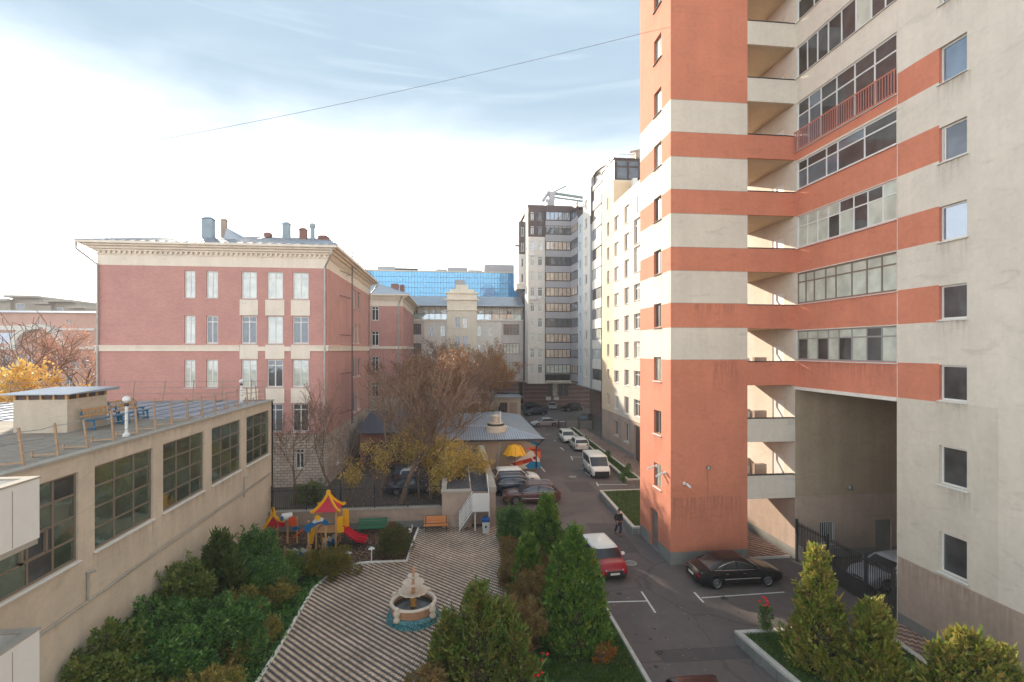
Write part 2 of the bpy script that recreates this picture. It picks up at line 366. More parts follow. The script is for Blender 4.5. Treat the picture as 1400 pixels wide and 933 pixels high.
def window(parent, W, u0, u1, z0, z1, d=.18, cols=(), rows=(), fw=.06, fmat=None, glass=None, sill=True, split=False, rails=None, part_rows=None, label=None, sill_m=None, name='window', proud=.05):
    """window (frame) > pane(s), sill; cols/rows are fractions where mullions stand"""
    w_, h_ = round(u1 - u0, 3), round(z1 - z0, 3)
    fmat = fmat or M_white; glass = glass or random.choice(GL)
    key = ('f', w_, h_, tuple(cols), tuple(rows), fw, fmat.name, str(part_rows))
    if key not in WC:
        b = MB(); t = .07
        b.box(0, -t, 0, w_, 0, fw); b.box(0, -t, h_ - fw, w_, 0, h_)
        b.box(0, -t, fw, fw, 0, h_ - fw); b.box(w_ - fw, -t, fw, w_, 0, h_ - fw)
        for c in cols:
            top = h_ - fw
            if part_rows and c in part_rows: top = part_rows[c] * h_
            b.box(c * w_ - fw * .5, -t + .004, fw, c * w_ + fw * .5, -.004, top)
        for r in rows: b.box(fw, -t + .008, r * h_ - fw * .45, w_ - fw, -.008, r * h_ + fw * .45)
        WC[key] = mesh_only(b, 'frame', fmat)
    org = W.p(u0, z0, d)
    off = Vector((0, 0, 0)); p = parent
    while p is not None: off += p.location; p = p.parent
    f = bpy.data.objects.new(name, WC[key]); C.objects.link(f); f.parent = parent
    f.location = Vector(org) - off; f.rotation_euler = (0, 0, W.rot)
    if label: f['label'] = label
    cc = [0] + list(cols) + [1]; rr = [0] + list(rows) + [1]
    def pane(x0, x1, y0, y1, g):
        k = ('p', round(x1 - x0, 3), round(y1 - y0, 3), g.name)
        if k not in WC:
            b = MB(); b.box(0, -.008, 0, x1 - x0, 0.008, y1 - y0)
            WC[k] = mesh_only(b, 'pane', g)
        o = bpy.data.objects.new('pane', WC[k]); C.objects.link(o); o.parent = f; o.location = (x0, -.03, y0); return o
    if split:
        for i in range(len(cc) - 1):
            for j in range(len(rr) - 1):
                g = random.choice(glass) if isinstance(glass, list) else glass
                a = fw / 2
                pn = pane(cc[i] * w_ + a, cc[i + 1] * w_ - a, rr[j] * h_ + a, rr[j + 1] * h_ - a, g)
                pn.rotation_euler = (R(random.uniform(-.4, .4)), 0, R(random.uniform(-.5, .5)))
    else:
        g = random.choice(glass) if isinstance(glass, list) else glass
        pane(fw / 2, w_ - fw / 2, fw / 2, h_ - fw / 2, g)
    if sill:
        k = ('s', w_, round(d, 3), (sill_m or M_white).name)
        if k not in WC:
            b = MB(); b.hexa([(-.06, -d - .09, -.075), (w_ + .06, -d - .09, -.075), (w_ + .06, -.05, -.05), (-.06, -.05, -.05), (-.06, -d - .09, -.05), (w_ + .06, -d - .09, -.05), (w_ + .06, -.05, -.004), (-.06, -.05, -.004)])
            WC[k] = mesh_only(b, 'sill', sill_m or M_white)
        o = bpy.data.objects.new('sill', WC[k]); C.objects.link(o); o.parent = f; o.location = (0, 0, 0)
    return f

M_stain = bpy.data.materials.new('rain_stain'); M_stain.use_nodes = True
_t = M_stain.node_tree; _b = _t.nodes['Principled BSDF']; _b.inputs['Base Color'].default_value = (.10, .085, .07, 1); _b.inputs['Roughness'].default_value = .95
_c = _t.nodes.new('ShaderNodeTexCoord'); _s = _t.nodes.new('ShaderNodeSeparateXYZ'); _t.links.new(_c.outputs['Generated'], _s.inputs[0])
_g = _t.nodes.new('ShaderNodeNewGeometry'); _m = _t.nodes.new('ShaderNodeMapping'); _m.inputs['Scale'].default_value = (5, 5, .5); _n = _t.nodes.new('ShaderNodeTexNoise'); _n.inputs['Scale'].default_value = 1.4; _n.inputs['Detail'].default_value = 5
_t.links.new(_g.outputs['Position'], _m.inputs[0]); _t.links.new(_m.outputs[0], _n.inputs['Vector'])
_r = _t.nodes.new('ShaderNodeMapRange'); _r.inputs[1].default_value = .40; _r.inputs[2].default_value = .75; _r.inputs[4].default_value = .32; _t.links.new(_n.outputs[0], _r.inputs[0])
_p = _t.nodes.new('ShaderNodeMath'); _p.operation = 'POWER'; _p.inputs[1].default_value = 1.6; _t.links.new(_s.outputs[2], _p.inputs[0])
_k = _t.nodes.new('ShaderNodeMath'); _k.operation = 'MULTIPLY'; _t.links.new(_r.outputs[0], _k.inputs[0]); _t.links.new(_p.outputs[0], _k.inputs[1]); _t.links.new(_k.outputs[0], _b.inputs['Alpha'])
def stain(parent, W, u0, u1, zt, h):
    b = MB(); b.face([W.p(u0, zt - h, -.004), W.p(u1, zt - h, -.004), W.p(u1, zt, -.004), W.p(u0, zt, -.004)]); return b.build('rain_stain', M_stain, parent)
# ------------------------------------------------------------------ SETTING: ground sheets
def ring(pts, z, m, name, th=.02): return struct(name, pts, z, m, th=th)
M_ground = mat('town_ground', lin((104, 96, 86)), .95, .2, .05)
g = MB(); g.face([(-500, -200, -.03), (500, -200, -.03), (500, 800, -.03), (-500, 800, -.03)]); tag(g.build('ground', M_ground), kind='structure')
# asphalt with cracks, patches, oil stains
def asphalt_detail(m):
    t = m.node_tree; b = t.nodes['Principled BSDF']; L = t.links.new
    src = b.inputs['Base Color'].links[0].from_socket
    geo = t.nodes.new('ShaderNodeNewGeometry')
    def band(tex_out, a, c, lo, hi):
        mr = t.nodes.new('ShaderNodeMapRange'); mr.inputs[1].default_value = a; mr.inputs[2].default_value = c; mr.inputs[3].default_value = lo; mr.inputs[4].default_value = hi
        L(tex_out, mr.inputs[0]); return mr.outputs[0]
    def mul(s_, f):
        vm = t.nodes.new('ShaderNodeVectorMath'); vm.operation = 'SCALE'; L(s_, vm.inputs[0]); L(f, vm.inputs['Scale']); return vm.outputs[0]
    n = t.nodes.new('ShaderNodeTexNoise'); n.inputs['Scale'].default_value = .8; L(geo.outputs['Position'], n.inputs['Vector'])
    mixv = t.nodes.new('ShaderNodeMix'); mixv.data_type = 'VECTOR'; mixv.inputs['Factor'].default_value = .35
    L(geo.outputs['Position'], mixv.inputs['A']); L(n.outputs['Color'], mixv.inputs['B'])
    v = t.nodes.new('ShaderNodeTexVoronoi'); v.feature = 'DISTANCE_TO_EDGE'; v.inputs['Scale'].default_value = .28; L(mixv.outputs['Result'], v.inputs['Vector'])
    src = mul(src, band(v.outputs['Distance'], .002, .010, .72, 1))
    n2 = t.nodes.new('ShaderNodeTexNoise'); n2.inputs['Scale'].default_value = 2.6; n2.inputs['Detail'].default_value = 2; L(geo.outputs['Position'], n2.inputs['Vector'])
    src = mul(src, band(n2.outputs[0], .70, .74, 1, .62))
    n3 = t.nodes.new('ShaderNodeTexNoise'); n3.inputs['Scale'].default_value = .12; L(geo.outputs['Position'], n3.inputs['Vector'])
    src = mul(src, band(n3.outputs[0], .48, .52, .94, 1.07))
    L(src, b.inputs['Base Color'])
asphalt_detail(M_asphalt)
street = [(7.2, -8), (20.15, -8), (20.15, 28.5), (20.15, 120), (2, 120), (2.9, 56), (2.9, 36), (4.9, 36), (4.9, 30.6), (7.2, 30.6)]
tag(struct('road', street, .0, M_asphalt), kind='structure')
# yard behind the fence
M_yard = mat('yard_asphalt', lin((92, 84, 76)), .92, .2, .4, .4, 60)
struct('yard', [(-60, 37.2), (-.9, 37.2), (-.9, 56), (2, 56), (2, 106), (-60, 106)], -.012, M_yard)
# two-tone diagonal block paving
M_pave = bpy.data.materials.new('two_tone_block_paving'); M_pave.use_nodes = True
def paving(m, ca, cb, c=.125, period=4, axisswap=False, third=None):
    t = m.node_tree; b = t.nodes['Principled BSDF']; L = t.links.new
    geo = t.nodes.new('ShaderNodeNewGeometry'); sp = t.nodes.new('ShaderNodeSeparateXYZ'); L(geo.outputs['Position'], sp.inputs[0])
    def mth(op, a, bb=None, v=None):
        n = t.nodes.new('ShaderNodeMath'); n.operation = op
        if isinstance(a, (int, float)): n.inputs[0].default_value = a
        else: L(a, n.inputs[0])
        if bb is not None:
            if isinstance(bb, (int, float)): n.inputs[1].default_value = bb
            else: L(bb, n.inputs[1])
        return n.outputs[0]
    # irregular laying: wobble the joints a little
    fx = mth('DIVIDE', sp.outputs[0], c); fy = mth('DIVIDE', sp.outputs[1], c)
    ix = mth('FLOOR', fx); iy = mth('FLOOR', fy)
    s = mth('ADD', ix, iy)
    k = mth('FLOORED_MODULO', s, period)
    sel = mth('LESS_THAN', k, period / 2)
    cbn = t.nodes.new('ShaderNodeCombineXYZ'); L(ix, cbn.inputs[0]); L(iy, cbn.inputs[1])
    wn_ = t.nodes.new('ShaderNodeTexWhiteNoise'); L(cbn.outputs[0], wn_.inputs['Vector'])
    mx = t.nodes.new('ShaderNodeMix'); mx.data_type = 'RGBA'; mx.inputs['A'].default_value = (*ca, 1); mx.inputs['B'].default_value = (*cb, 1); L(sel, mx.inputs['Factor'])
    mr = t.nodes.new('ShaderNodeMapRange'); mr.inputs[3].default_value = .72; mr.inputs[4].default_value = 1.22; L(wn_.outputs['Value'], mr.inputs[0])
    vm = t.nodes.new('ShaderNodeVectorMath'); vm.operation = 'SCALE'; L(mx.outputs['Result'], vm.inputs[0]); L(mr.outputs[0], vm.inputs['Scale'])
    no = t.nodes.new('ShaderNodeTexNoise'); no.inputs['Scale'].default_value = .5; no.inputs['Detail'].default_value = 5; L(geo.outputs['Position'], no.inputs['Vector'])
    m2 = t.nodes.new('ShaderNodeMapRange'); m2.inputs[1].default_value = .3; m2.inputs[2].default_value = .7; m2.inputs[3].default_value = .75; m2.inputs[4].default_value = 1.15; L(no.outputs[0], m2.inputs[0])
    v2 = t.nodes.new('ShaderNodeVectorMath'); v2.operation = 'SCALE'; L(vm.outputs[0], v2.inputs[0]); L(m2.outputs[0], v2.inputs['Scale'])
    # joints
    def edge(f):
        fr = mth('FRACT', f); a = mth('SUBTRACT', fr, .5); a = mth('ABSOLUTE', a); return mth('GREATER_THAN', a, .455)
    e = mth('MAXIMUM', edge(fx), edge(fy))
    m3 = t.nodes.new('ShaderNodeMapRange'); m3.inputs[3].default_value = 1; m3.inputs[4].default_value = .62; L(e, m3.inputs[0])
    v3 = t.nodes.new('ShaderNodeVectorMath'); v3.operation = 'SCALE'; L(v2.outputs[0], v3.inputs[0]); L(m3.outputs[0], v3.inputs['Scale'])
    L(v3.outputs[0], b.inputs['Base Color']); b.inputs['Roughness'].default_value = .85
    bp = t.nodes.new('ShaderNodeBump'); bp.inputs['Strength'].default_value = .5; bp.inputs['Distance'].default_value = .01; bp.invert = True; L(e, bp.inputs['Height']); L(bp.outputs[0], b.inputs['Normal'])
paving(M_pave, lin((84, 76, 76)), lin((208, 182, 156)), .088)
M_pave2 = bpy.data.materials.new('red_and_buff_block_paving'); M_pave2.use_nodes = True
paving(M_pave2, lin((128, 92, 80)), lin((176, 150, 132)), .14, 4)
border_px = [(345, 945), (383, 885), (405, 846), (428, 807), (447, 789), (470, 777), (493, 771), (512, 769.5), (556, 768), (563, 746), (572, 723)]
PB = [P(u, v) for u, v in border_px]
patio = [(-12, 8), *PB, (PB[-1][0], 36.1), (2.95, 36.1), (3.1, 33.2), (3.15, 27.5), (3.3, 24), (2.0, 19.5), (2.0, 8)]
struct('patio_paving', patio, .008, M_pave)
kb = MB()
pts = [(x, y) for x, y in PB]
for a, b_ in zip(pts[:-1], pts[1:]): kb.bar((a[0], a[1], .03), (b_[0], b_[1], .03), .10, .14)
kb.bar((2.95, 36, .03), (3.1, 33.2, .03), .07, .12); kb.bar((3.1, 33.2, .03), (3.15, 27.5, .03), .07, .12); kb.bar((3.15, 27.5, .03), (3.3, 24, .03), .07, .12); kb.bar((3.3, 24, .03), (2.0, 19.5, .03), .07, .12)
M_kerb = mat('pale_kerb', lin((196, 190, 180)), .85, .2, 3)
tag(kb.build('patio_kerb', mat('white_kerb', lin((226, 222, 214)), .8, .15, 3)), kind='structure')
# planted ground left of the patio, playground floor, lawn beside the road
M_bed = mat('bed_soil', lin((70, 62, 44)), .95, .3, 1.5, .6, 20)
struct('planting_bed', [(-12.6, 8), (-12, 8)] + PB[:8] + [(-9.2, 28), (-12.6, 30)], .0, M_bed)
struct('playground_surface', [(-12.6, 30), (-9.2, 28), PB[7], PB[8], PB[9], PB[10], (PB[10][0], 36.6), (-12.6, 36.6)], .004, M_soil)
M_lawn = mat('lawn', lin((66, 84, 34)), .95, .25, 1.5, .6, 40)
struct('lawn', [(3.3, 24), (2, 19.5), (2, 8), (7.1, 8), (7.1, 23.8)], .03, M_lawn, th=.05)
struct('hedge_bed', [(2.95, 36.1), (3.1, 33.2), (3.15, 27.5), (3.3, 24), (7.1, 23.8), (5.0, 28.4), (4.9, 36)], .02, M_lawn, th=.04)
def kerb(name, pts, wdt=.16, z=.13, m=None):
    k = MB()
    for a, b_ in zip(pts[:-1], pts[1:]):
        a = Vector(a); b_ = Vector(b_); n = max(1, int((b_ - a).length / 1.0))
        for i in range(n):                           # kerb stones about a metre long with narrow joints
            p0 = a.lerp(b_, (i + .01) / n); p1 = a.lerp(b_, (i + .99) / n); dz = random.uniform(-.006, .006)
            k.bar((p0.x, p0.y, z / 2 + dz), (p1.x, p1.y, z / 2 + dz), wdt, z)
    return tag(k.build(name, m or M_kerb), kind='structure')
kerb('road_kerb', [(7.16, 8), (7.2, 16), (7.2, 23.8)])
kerb('hedge_kerb', [(7.2, 23.8), (5.0, 28.5), (4.95, 36)])
# brick pavement along the white facade and under the galleries
struct('sidewalk', [(17.6, 44.6), (20.15, 44.6), (20.15, 78), (18.4, 78)], .10, M_pave2, th=.1)
struct('gallery_paving', [(17.2, 28.9), (20.12, 28.9), (20.12, 44.6), (17.2, 44.6)], .05, M_pave2, th=.06)
kerb('gallery_kerb', [(17.4, 28.7), (20.0, 28.75)], .14, .12)
struct('wall_foot_paving', [(17.2, 8), (20.12, 8), (20.12, 21.3), (18.6, 21.3)], .05, M_pave2, th=.06)
# raised planters with granite kerb
def planter(name, poly, z=.5, label=None):
    t = MB(); n = len(poly); cx = sum(p[0] for p in poly) / n; cy = sum(p[1] for p in poly) / n
    o = thing(name, label, 'planter', (cx, cy, 0))
    wl = MB(); lw = MB()
    ins = []
    for i in range(n):                               # inset polygon
        a, b_, c = Vector(poly[i - 1]), Vector(poly[i]), Vector(poly[(i + 1) % n])
        d1 = (b_ - a).normalized(); d2 = (c - b_).normalized(); n1 = Vector((-d1.y, d1.x)); n2 = Vector((-d2.y, d2.x))
        k = (n1 + n2) / (1 + n1.dot(n2)); ins.append(b_ + k * .24)
    for i in range(n):
        a, b_ = poly[i], poly[(i + 1) % n]; c, d = ins[(i + 1) % n], ins[i]
        wl.hexa([(a[0], a[1], 0), (b_[0], b_[1], 0), (c[0], c[1], 0), (d[0], d[1], 0), (a[0], a[1], z), (b_[0], b_[1], z), (c[0], c[1], z), (d[0], d[1], z)])
        La = (Vector(b_) - Vector(a)); cnt = max(1, int(La.length / .42)); nn = Vector((La.y, -La.x)).normalized()
        for j in range(cnt):                         # facing stones standing proud of the joints
            p0 = Vector(a).lerp(Vector(b_), (j + .04) / cnt); p1 = Vector(a).lerp(Vector(b_), (j + .96) / cnt); e = random.uniform(.012, .035)
            q0 = p0 + nn * e; q1 = p1 + nn * e
            t.hexa([(q0.x, q0.y, 0), (q1.x, q1.y, 0), (p1.x, p1.y, 0), (p0.x, p0.y, 0), (q0.x, q0.y, z - .1), (q1.x, q1.y, z - .1), (p1.x, p1.y, z - .1), (p0.x, p0.y, z - .1)])
    lw.face([(p.x, p.y, z - .06) for p in ins])
    wl.build('kerb', M_kerb, o); f = t.build('facing_stones', M_plinth, o); f['kind'] = 'stuff'; lw.build('turf', M_lawn, o)
    return ins, z - .06
PLANT_A = planter('planter', [(12.36, 31.2), (12.36, 41.8), (12.25, 42.3), (15.2, 42.3), (15.2, 42.6), (12.0, 42.6), (11.5, 31.2)][::-1][:0] or [(11.9, 33.45), (16.4, 33.45), (16.4, 42.6), (12.25, 42.6)], .5, 'grass planter with a pale kerb against the sunlit side of the red tower')
PLANT_B = planter('planter', [(15.9, 46.2), (17.4, 46.2), (18.4, 78), (17.4, 78)], .4, 'long narrow grass planter between the parked white cars and the paved footway')
q1 = P(1004, 862, .5); q2 = P(1085, 857, .5)
PLANT_C = planter('planter', [(11.0, 8), (17.0, 8), (18.4, 21.0), (13.0, 21.0), (11.05, 21.2)][:0] or [(12.9, 9), (17.3, 9), (18.3, 20.0), (q2[0], q2[1]), (q1[0], q1[1])], .5, 'large corner planter with roses and three sunlit thujas')
# repairs and stains in the asphalt
M_patch = mat('asphalt_repair', lin((88, 80, 78)), .9, .15, 1.2, .4, 90); M_oil = mat('oil_stain', lin((48, 44, 42)), .6, .2, 5)
def blob(cx, cy, r, n=14, sq=1.0): return [(cx + r * sq * random.uniform(.65, 1.1) * math.cos(2 * math.pi * i / n), cy + r * random.uniform(.65, 1.1) * math.sin(2 * math.pi * i / n)) for i in range(n)]
def flat(name, poly, z, m): k = MB(); k.face([(x, y, z) for x, y in poly]); tag(k.build(name, m), kind='structure')
flat('asphalt_repair', [(9.2, 30.5), (11.3, 30.4), (11.4, 35.8), (9.3, 36.0)], .0025, M_patch); flat('asphalt_repair', [(8.3, 19.6), (12.2, 19.5), (12.25, 20.4), (8.2, 20.5)], .0025, M_patch); flat('asphalt_repair', [(10.2, 44), (12.4, 43.8), (12.6, 47.5), (10.1, 47.3)], .0025, M_patch)
for u, v, r in ((902, 893, .22), (889, 874, .1), (895, 860, .08), (897, 912, .12), (942, 847, .06), (870, 868, .07), (783, 702, .2), (770, 740, .25), (800, 668, .25), (1010, 838, .07), (846, 812, .16), (990, 818, .2)): x, y = P(u, v); flat('oil_stain', blob(x, y, r), .005, M_oil)
for u, v in ((862, 770), (783, 652)):
    x, y = P(u, v); mh = thing('manhole_cover', 'round iron manhole cover in the lane ' + ('near the walking man' if v > 700 else 'between the parked rows'), 'manhole cover', (x, y, 0)); k = MB(); k.lathe(x, y, [(.36, 0), (.36, .008)], 20); k.build('frame', M_kerb, mh); k = MB(); k.lathe(x, y, [(.31, .008), (.31, .013)], 20); k.build('cover', M_plinth, mh)
# painted markings
M_line = mat('road_paint', (.68, .66, .62), .7, .25, 6)
def line(a, b_, wd=.1):
    k = MB(); a = Vector(a); b_ = Vector(b_); n = (b_ - a).normalized(); s_ = Vector((-n.y, n.x)) * wd / 2
    k.face([(*(a - s_), .004), (*(b_ - s_), .004), (*(b_ + s_), .004), (*(a + s_), .004)]); tag(k.build('road_marking', M_line), kind='structure')
line(P(949, 810), P(962, 824)); line((P(955, 816)[0] + .1, 24.55), (P(1074, 811)[0], 24.65))
line(P(829, 823.5), P(884, 822)); line(P(877, 809), P(896, 838))
for a, b_ in (((739, 699), (757, 699)), ((737, 731), (750, 733)), ((757, 696), (761, 703))): line(P(*a), P(*b_))
for a, b_ in (((781, 625), (801, 625.5)), ((794, 641), (807, 642)), ((780.5, 624), (783, 629)), ((817, 662.5), (858, 663)), ((800, 646), (809, 653)), ((815.5, 660), (818, 665)), ((766, 612), (771, 616)), ((757, 602), (760, 603)), ((745, 594), (752, 594.5)), ((738, 637), (745, 645)), ((700, 583), (720, 583))): line(P(*a), P(*b_), .12)

# ------------------------------------------------------------------ BUILDING 1: red-and-cream apartment building on the right
XW = 20.15; YR = 28.46; YN = 21.36
apt = thing('apartment_building', 'tall terracotta and cream banded apartment building with drive-through passage on the right', 'building', (XW, YR, 0))
RED_B = [(10.3, 11.9), (13.65, 15.2), (17.05, 18.5), (20.4, 21.9), (23.7, 25.13)]
W1 = Wall((XW, YR), (-1, 0))
rib = [(11.9, 13.6), (15.2, 17.0), (18.5, 20.35), (21.95, 23.6), (24.25, 27.1), (28.6, 30.4), (31.9, 33.7), (35.2, 37.0)]
rw = [(3.25, 4.9), (6.9, 8.5), (10.4, 11.85), (13.75, 15.15), (17.0, 18.45), (20.3, 21.75), (23.6, 25.1), (26.9, 28.4), (30.2, 31.7)]
yj = PX(1365, XW); UJ = YR - yj; UW = (YR - PX(1284, XW), YR - PX(1322, XW)); UN = YR - YN
holes = [(.14, UN - .05, a, b, .16) for a, b in rib] + [(UW[0], UW[1], a, b, .24) for a, b in rw]
holes += [(16.2, 17.3, a, b, .24) for a, b in rw]
def mf1(u, z):
    if z > 10.3:
        return 1 if u < UW[0] - .03 and any(a <= z <= b for a, b in RED_B) else 0
    if u < 0: return 3 if z < 3.7 else 0
    if z < .5: return 4
    if z < 3.06: return 3
    return 2 if u < UJ else 0
b = MB()
ms1 = [M_cream, M_red, M_grey_render, M_taupe, M_plinth]
zs1 = [x for r in RED_B for x in r] + [.5, 3.06, 3.7, 10.3]
W1.grid(b, 0, UN, 10.3, 40, [h for h in holes if h[1] < UN + .1], mf=mf1, zs=zs1)
W1.grid(b, UN, 34, 0, 40, [h for h in holes if h[0] > UN], mf=mf1, us=[UJ], zs=zs1)
gd = []                                              # gallery doors onto the back wall
gtops = [5.05 + 3.355 * k for k in range(11)]
uA, uB = YR - PX(1056, XW), YR - PX(1072, XW)
for k, zt in enumerate(gtops): gd.append((uA, uB, zt - 1.15, zt + .95, .12))
W1.grid(b, YR - 33.4, 0, 0, 40, gd, mf=lambda u, z: 4 if z < .6 else (3 if z < 3.7 else 0), zs=[.6, 3.7])
# joints, fascia over the passage
wall1 = b.build('wall', ms1, apt)
b = MB(); b.box(XW - .06, YN, 10.12, XW + .3, YR, 10.3); b.build('passage_fascia', M_white_wall, apt)
b = MB(); b.box(XW - .012, YN - .015, 0, XW + .01, YN + .015, 40); b.box(XW - .01, yj - .012, 3.06, XW + .01, yj + .012, 10.3); b.build('corner_joint', M_cream, apt)
for z in [x for r in RED_B for x in r]:
    pass
b = MB()                                             # inner mass of the building, roof, passage
b.box(XW + .35, YN + .0, 10.3, 36, 33.4, 40); b.box(XW + .35, -5.5, .0, 36, YN, 39.9); b.box(XW + .35, YR + .35, 0, 36, 33.4, 10.29)
b.box(XW, -5.6, 40, 36, 33.4, 40.3); b.box(33, YN, 0, 36, YR + .3, 10.28)
b.build('inner_walls', M_cream, apt)
WP = Wall((XW, YR), (0, -1))
b = MB()
gx0, gx1 = PY(1121, YR) - XW, PY(1141, YR) - XW; dx0, dx1 = PY(1197, YR) - XW, PY(1219, YR) - XW
WP.grid(b, 0, 12.8, 0, 10.3, [(gx0, gx1, .85, 2.15), (dx0, dx1, .02, 2.15)], .25, lambda u, z: 4 if z < .5 else (1 if z < 3.7 else 0), zs=[3.7, .5])
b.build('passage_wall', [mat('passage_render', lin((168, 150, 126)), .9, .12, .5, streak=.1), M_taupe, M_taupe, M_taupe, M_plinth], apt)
b = MB(); b.box(XW, YR - .03, 3.66, XW + 12.8, YR, 3.74); b.build('string_course', M_taupe, apt)
wdw = window(apt, WP, gx0, gx1, .85, 2.15, glass=G_dark)
b = MB()
for i in range(7): b.bar((XW + gx0 + .06 + i * (gx1 - gx0 - .12) / 6, YR - .05, .87), (XW + gx0 + .06 + i * (gx1 - gx0 - .12) / 6, YR - .05, 2.13), .02)
b.box(XW + gx0, YR - .06, .8, XW + gx1, YR - .04, .84); b.build('window_grille', M_white, apt)
box('service_door', XW + dx0, YR + .1, .02, XW + dx1, YR + .16, 2.15, M_plinth, apt)
bb = MB(); bb.lathe(XW + 3.4, YR - .18, [(.02, 4.05), (.12, 4.1), (.14, 4.2), (.1, 4.3), (.03, 4.34)], 10); bb.bar((XW + 3.4, YR, 4.2), (XW + 3.4, YR - .15, 4.2), .04); bb.build('wall_lamp', M_steel, apt)
# ribbon windows of the bay
styles = [
    dict(cols=(.12, .24, .36, .47, .60, .74, .87), rows=(.72,), fmat=M_frame_gr if 'M_frame_gr' in globals() else mat('grey_frame', lin((150, 146, 142)), .5, .05, 4), glass=[G_curt, G_curt, G_curt, G_dark], fw=.07),
    dict(cols=(.10, .20, .33, .44, .60, .74, .87), rows=(.70,), fmat=M_frame_br, glass=[G_curt, G_curt, G_curt], fw=.08),
    dict(cols=(.12, .24, .36, .48, .62, .75, .88), rows=(.66,), fmat=M_white, glass=[G_curt, G_curt, G_dark], fw=.07),
    dict(cols=(.12, .34, .46, .72), rows=(.66,), fmat=M_white, glass=[G_dark, G_dark, G_sky, G_dark], fw=.08),
    dict(cols=(.14, .28, .45, .63, .81), rows=(.72,), fmat=M_white, glass=[G_dark, G_dark, G_sky], fw=.08),
    dict(cols=(.12, .24, .36, .50, .64, .78, .90), rows=(), fmat=M_white, glass=[G_dark, G_curt, G_dark], fw=.08),
    dict(cols=(.2, .4, .6, .8), rows=(.66,), fmat=M_white, glass=[G_dark], fw=.08),
    dict(cols=(.2, .4, .6, .8), rows=(.66,), fmat=M_white, glass=[G_dark], fw=.08)]
for k, (a, z) in enumerate(rib):
    window(apt, W1, .14, UN - .05, a, z, .14, split=(k < 6), sill=True, name='ribbon_window', **styles[k])
for k, (a, z) in enumerate(rw):
    gl = [G_dark, G_dark, G_dark, G_dark, G_sky, G_dark, G_sky, G_sky, G_dark][k]
    window(apt, W1, UW[0], UW[1], a, z, .2, fw=.07, glass=gl, sill=True, cols=(.12,) if k in (5,) else ())
    window(apt, W1, 16.2, 17.3, a, z, .2, fw=.07, glass=gl); stain(apt, W1, UW[0] - .12, UW[1] + .15, a - .06, random.uniform(.8, 1.5))
# rail in front of the tall window
b = MB(); y0, y1 = YN + .02, YR - .05
b.bar((XW - .1, y0, 25.35), (XW - .1, y1, 25.35), .05); b.bar((XW - .1, y0, 24.25), (XW - .1, y1, 24.25), .05); b.build('rail', M_red, apt)
nb = 44
for i in range(nb):
    y = y0 + .05 + i * (y1 - y0 - .1) / (nb - 1)
    if i == 0:
        q = MB(); q.bar((XW - .1, y, 24.27), (XW - .1, y, 25.33), .035); bal0 = q.build('baluster', mat('pale_red_paint', lin((186, 120, 108)), .6, .05, 3), apt); base = y
    else:
        o = bal0.copy(); C.objects.link(o); o.location = (0, y - base, 0)
# tower
TX0, TX1, TY1 = 12.42, 17.14, 33.4
CRM = [(11.9, 13.77), (15.2, 17.08), (18.45, 20.4), (21.8, 23.7), (25.13, 27.0)]
def mft(u, z):
    if z < .75: return 2
    return 1 if any(a <= z <= c for a, c in CRM) else 0
zt = [x for r in CRM for x in r] + [.75]
b = MB()
WF = Wall((TX0, YR), (0, -1)); WL = Wall((TX0, TY1), (-1, 0)); WR_ = Wall((TX1, YR), (1, 0)); WB = Wall((TX1, TY1), (0, 1))
WF.grid(b, 0, TX1 - TX0, 0, 40, [], mf=mft, zs=zt)
tl = (TY1 - PX(894, TX0), TY1 - PX(904, TX0)); tz = [4.0 + 3.29 * k for k in range(11)]
dl = (TY1 - PX(889, TX0), TY1 - PX(899.5, TX0))
WL.grid(b, 0, TY1 - YR, 0, 40, [(tl[0], tl[1], z, z + 1.45) for z in tz] + [(dl[0], dl[1], .05, 2.45)], .22, mft, zs=zt)
WR_.grid(b, 0, TY1 - YR, 0, 40, [], mf=mft, zs=zt); WB.grid(b, 0, TX1 - TX0, 0, 40, [], mf=mft, zs=zt)
b.box(TX0 - .1, YR - .1, 40, TX1 + .1, TY1 + .1, 40.4, 1)
b.build('tower_wall', [M_red, M_cream, M_plinth], apt)
for z in tz: window(apt, WL, tl[0], tl[1], z, z + 1.45, .2, fw=.06, fmat=M_frame_br, glass=[G_dark, G_curt], cols=(.5,), sill_m=M_plinth if z > 12 else M_white); stain(apt, WL, tl[0] - .1, tl[1] + .1, z - .06, random.uniform(.7, 1.4))
dr = MB(); q0 = WL.p(dl[0], .05, .14); q1_ = WL.p(dl[1], 2.45, .18); dr.box(q0[0], q0[1], .05, q1_[0], q1_[1], 2.45); dr.build('side_door', M_steel, apt)
for k_ in (0, 1, 2): stain(apt, WF, random.uniform(.1, 3.2), random.uniform(3.4, 4.6), (3.9, 11.8, 15.15, 32.0, 39)[k_], (2.6, 3.0, 1.2, 5.0, 6.0)[k_])
stain(apt, W1, .2, UN - .2, 11.8, 1.3); stain(apt, W1, 7.3, 12, 3.0, 2.2)
# narrow recessed joints of the render at each colour change
b = MB()
for z in zt[:-1]: b.box(TX0 - .006, YR - .008, z - .015, TX1, YR, z + .015)
b.build('render_joint', M_taupe, apt)
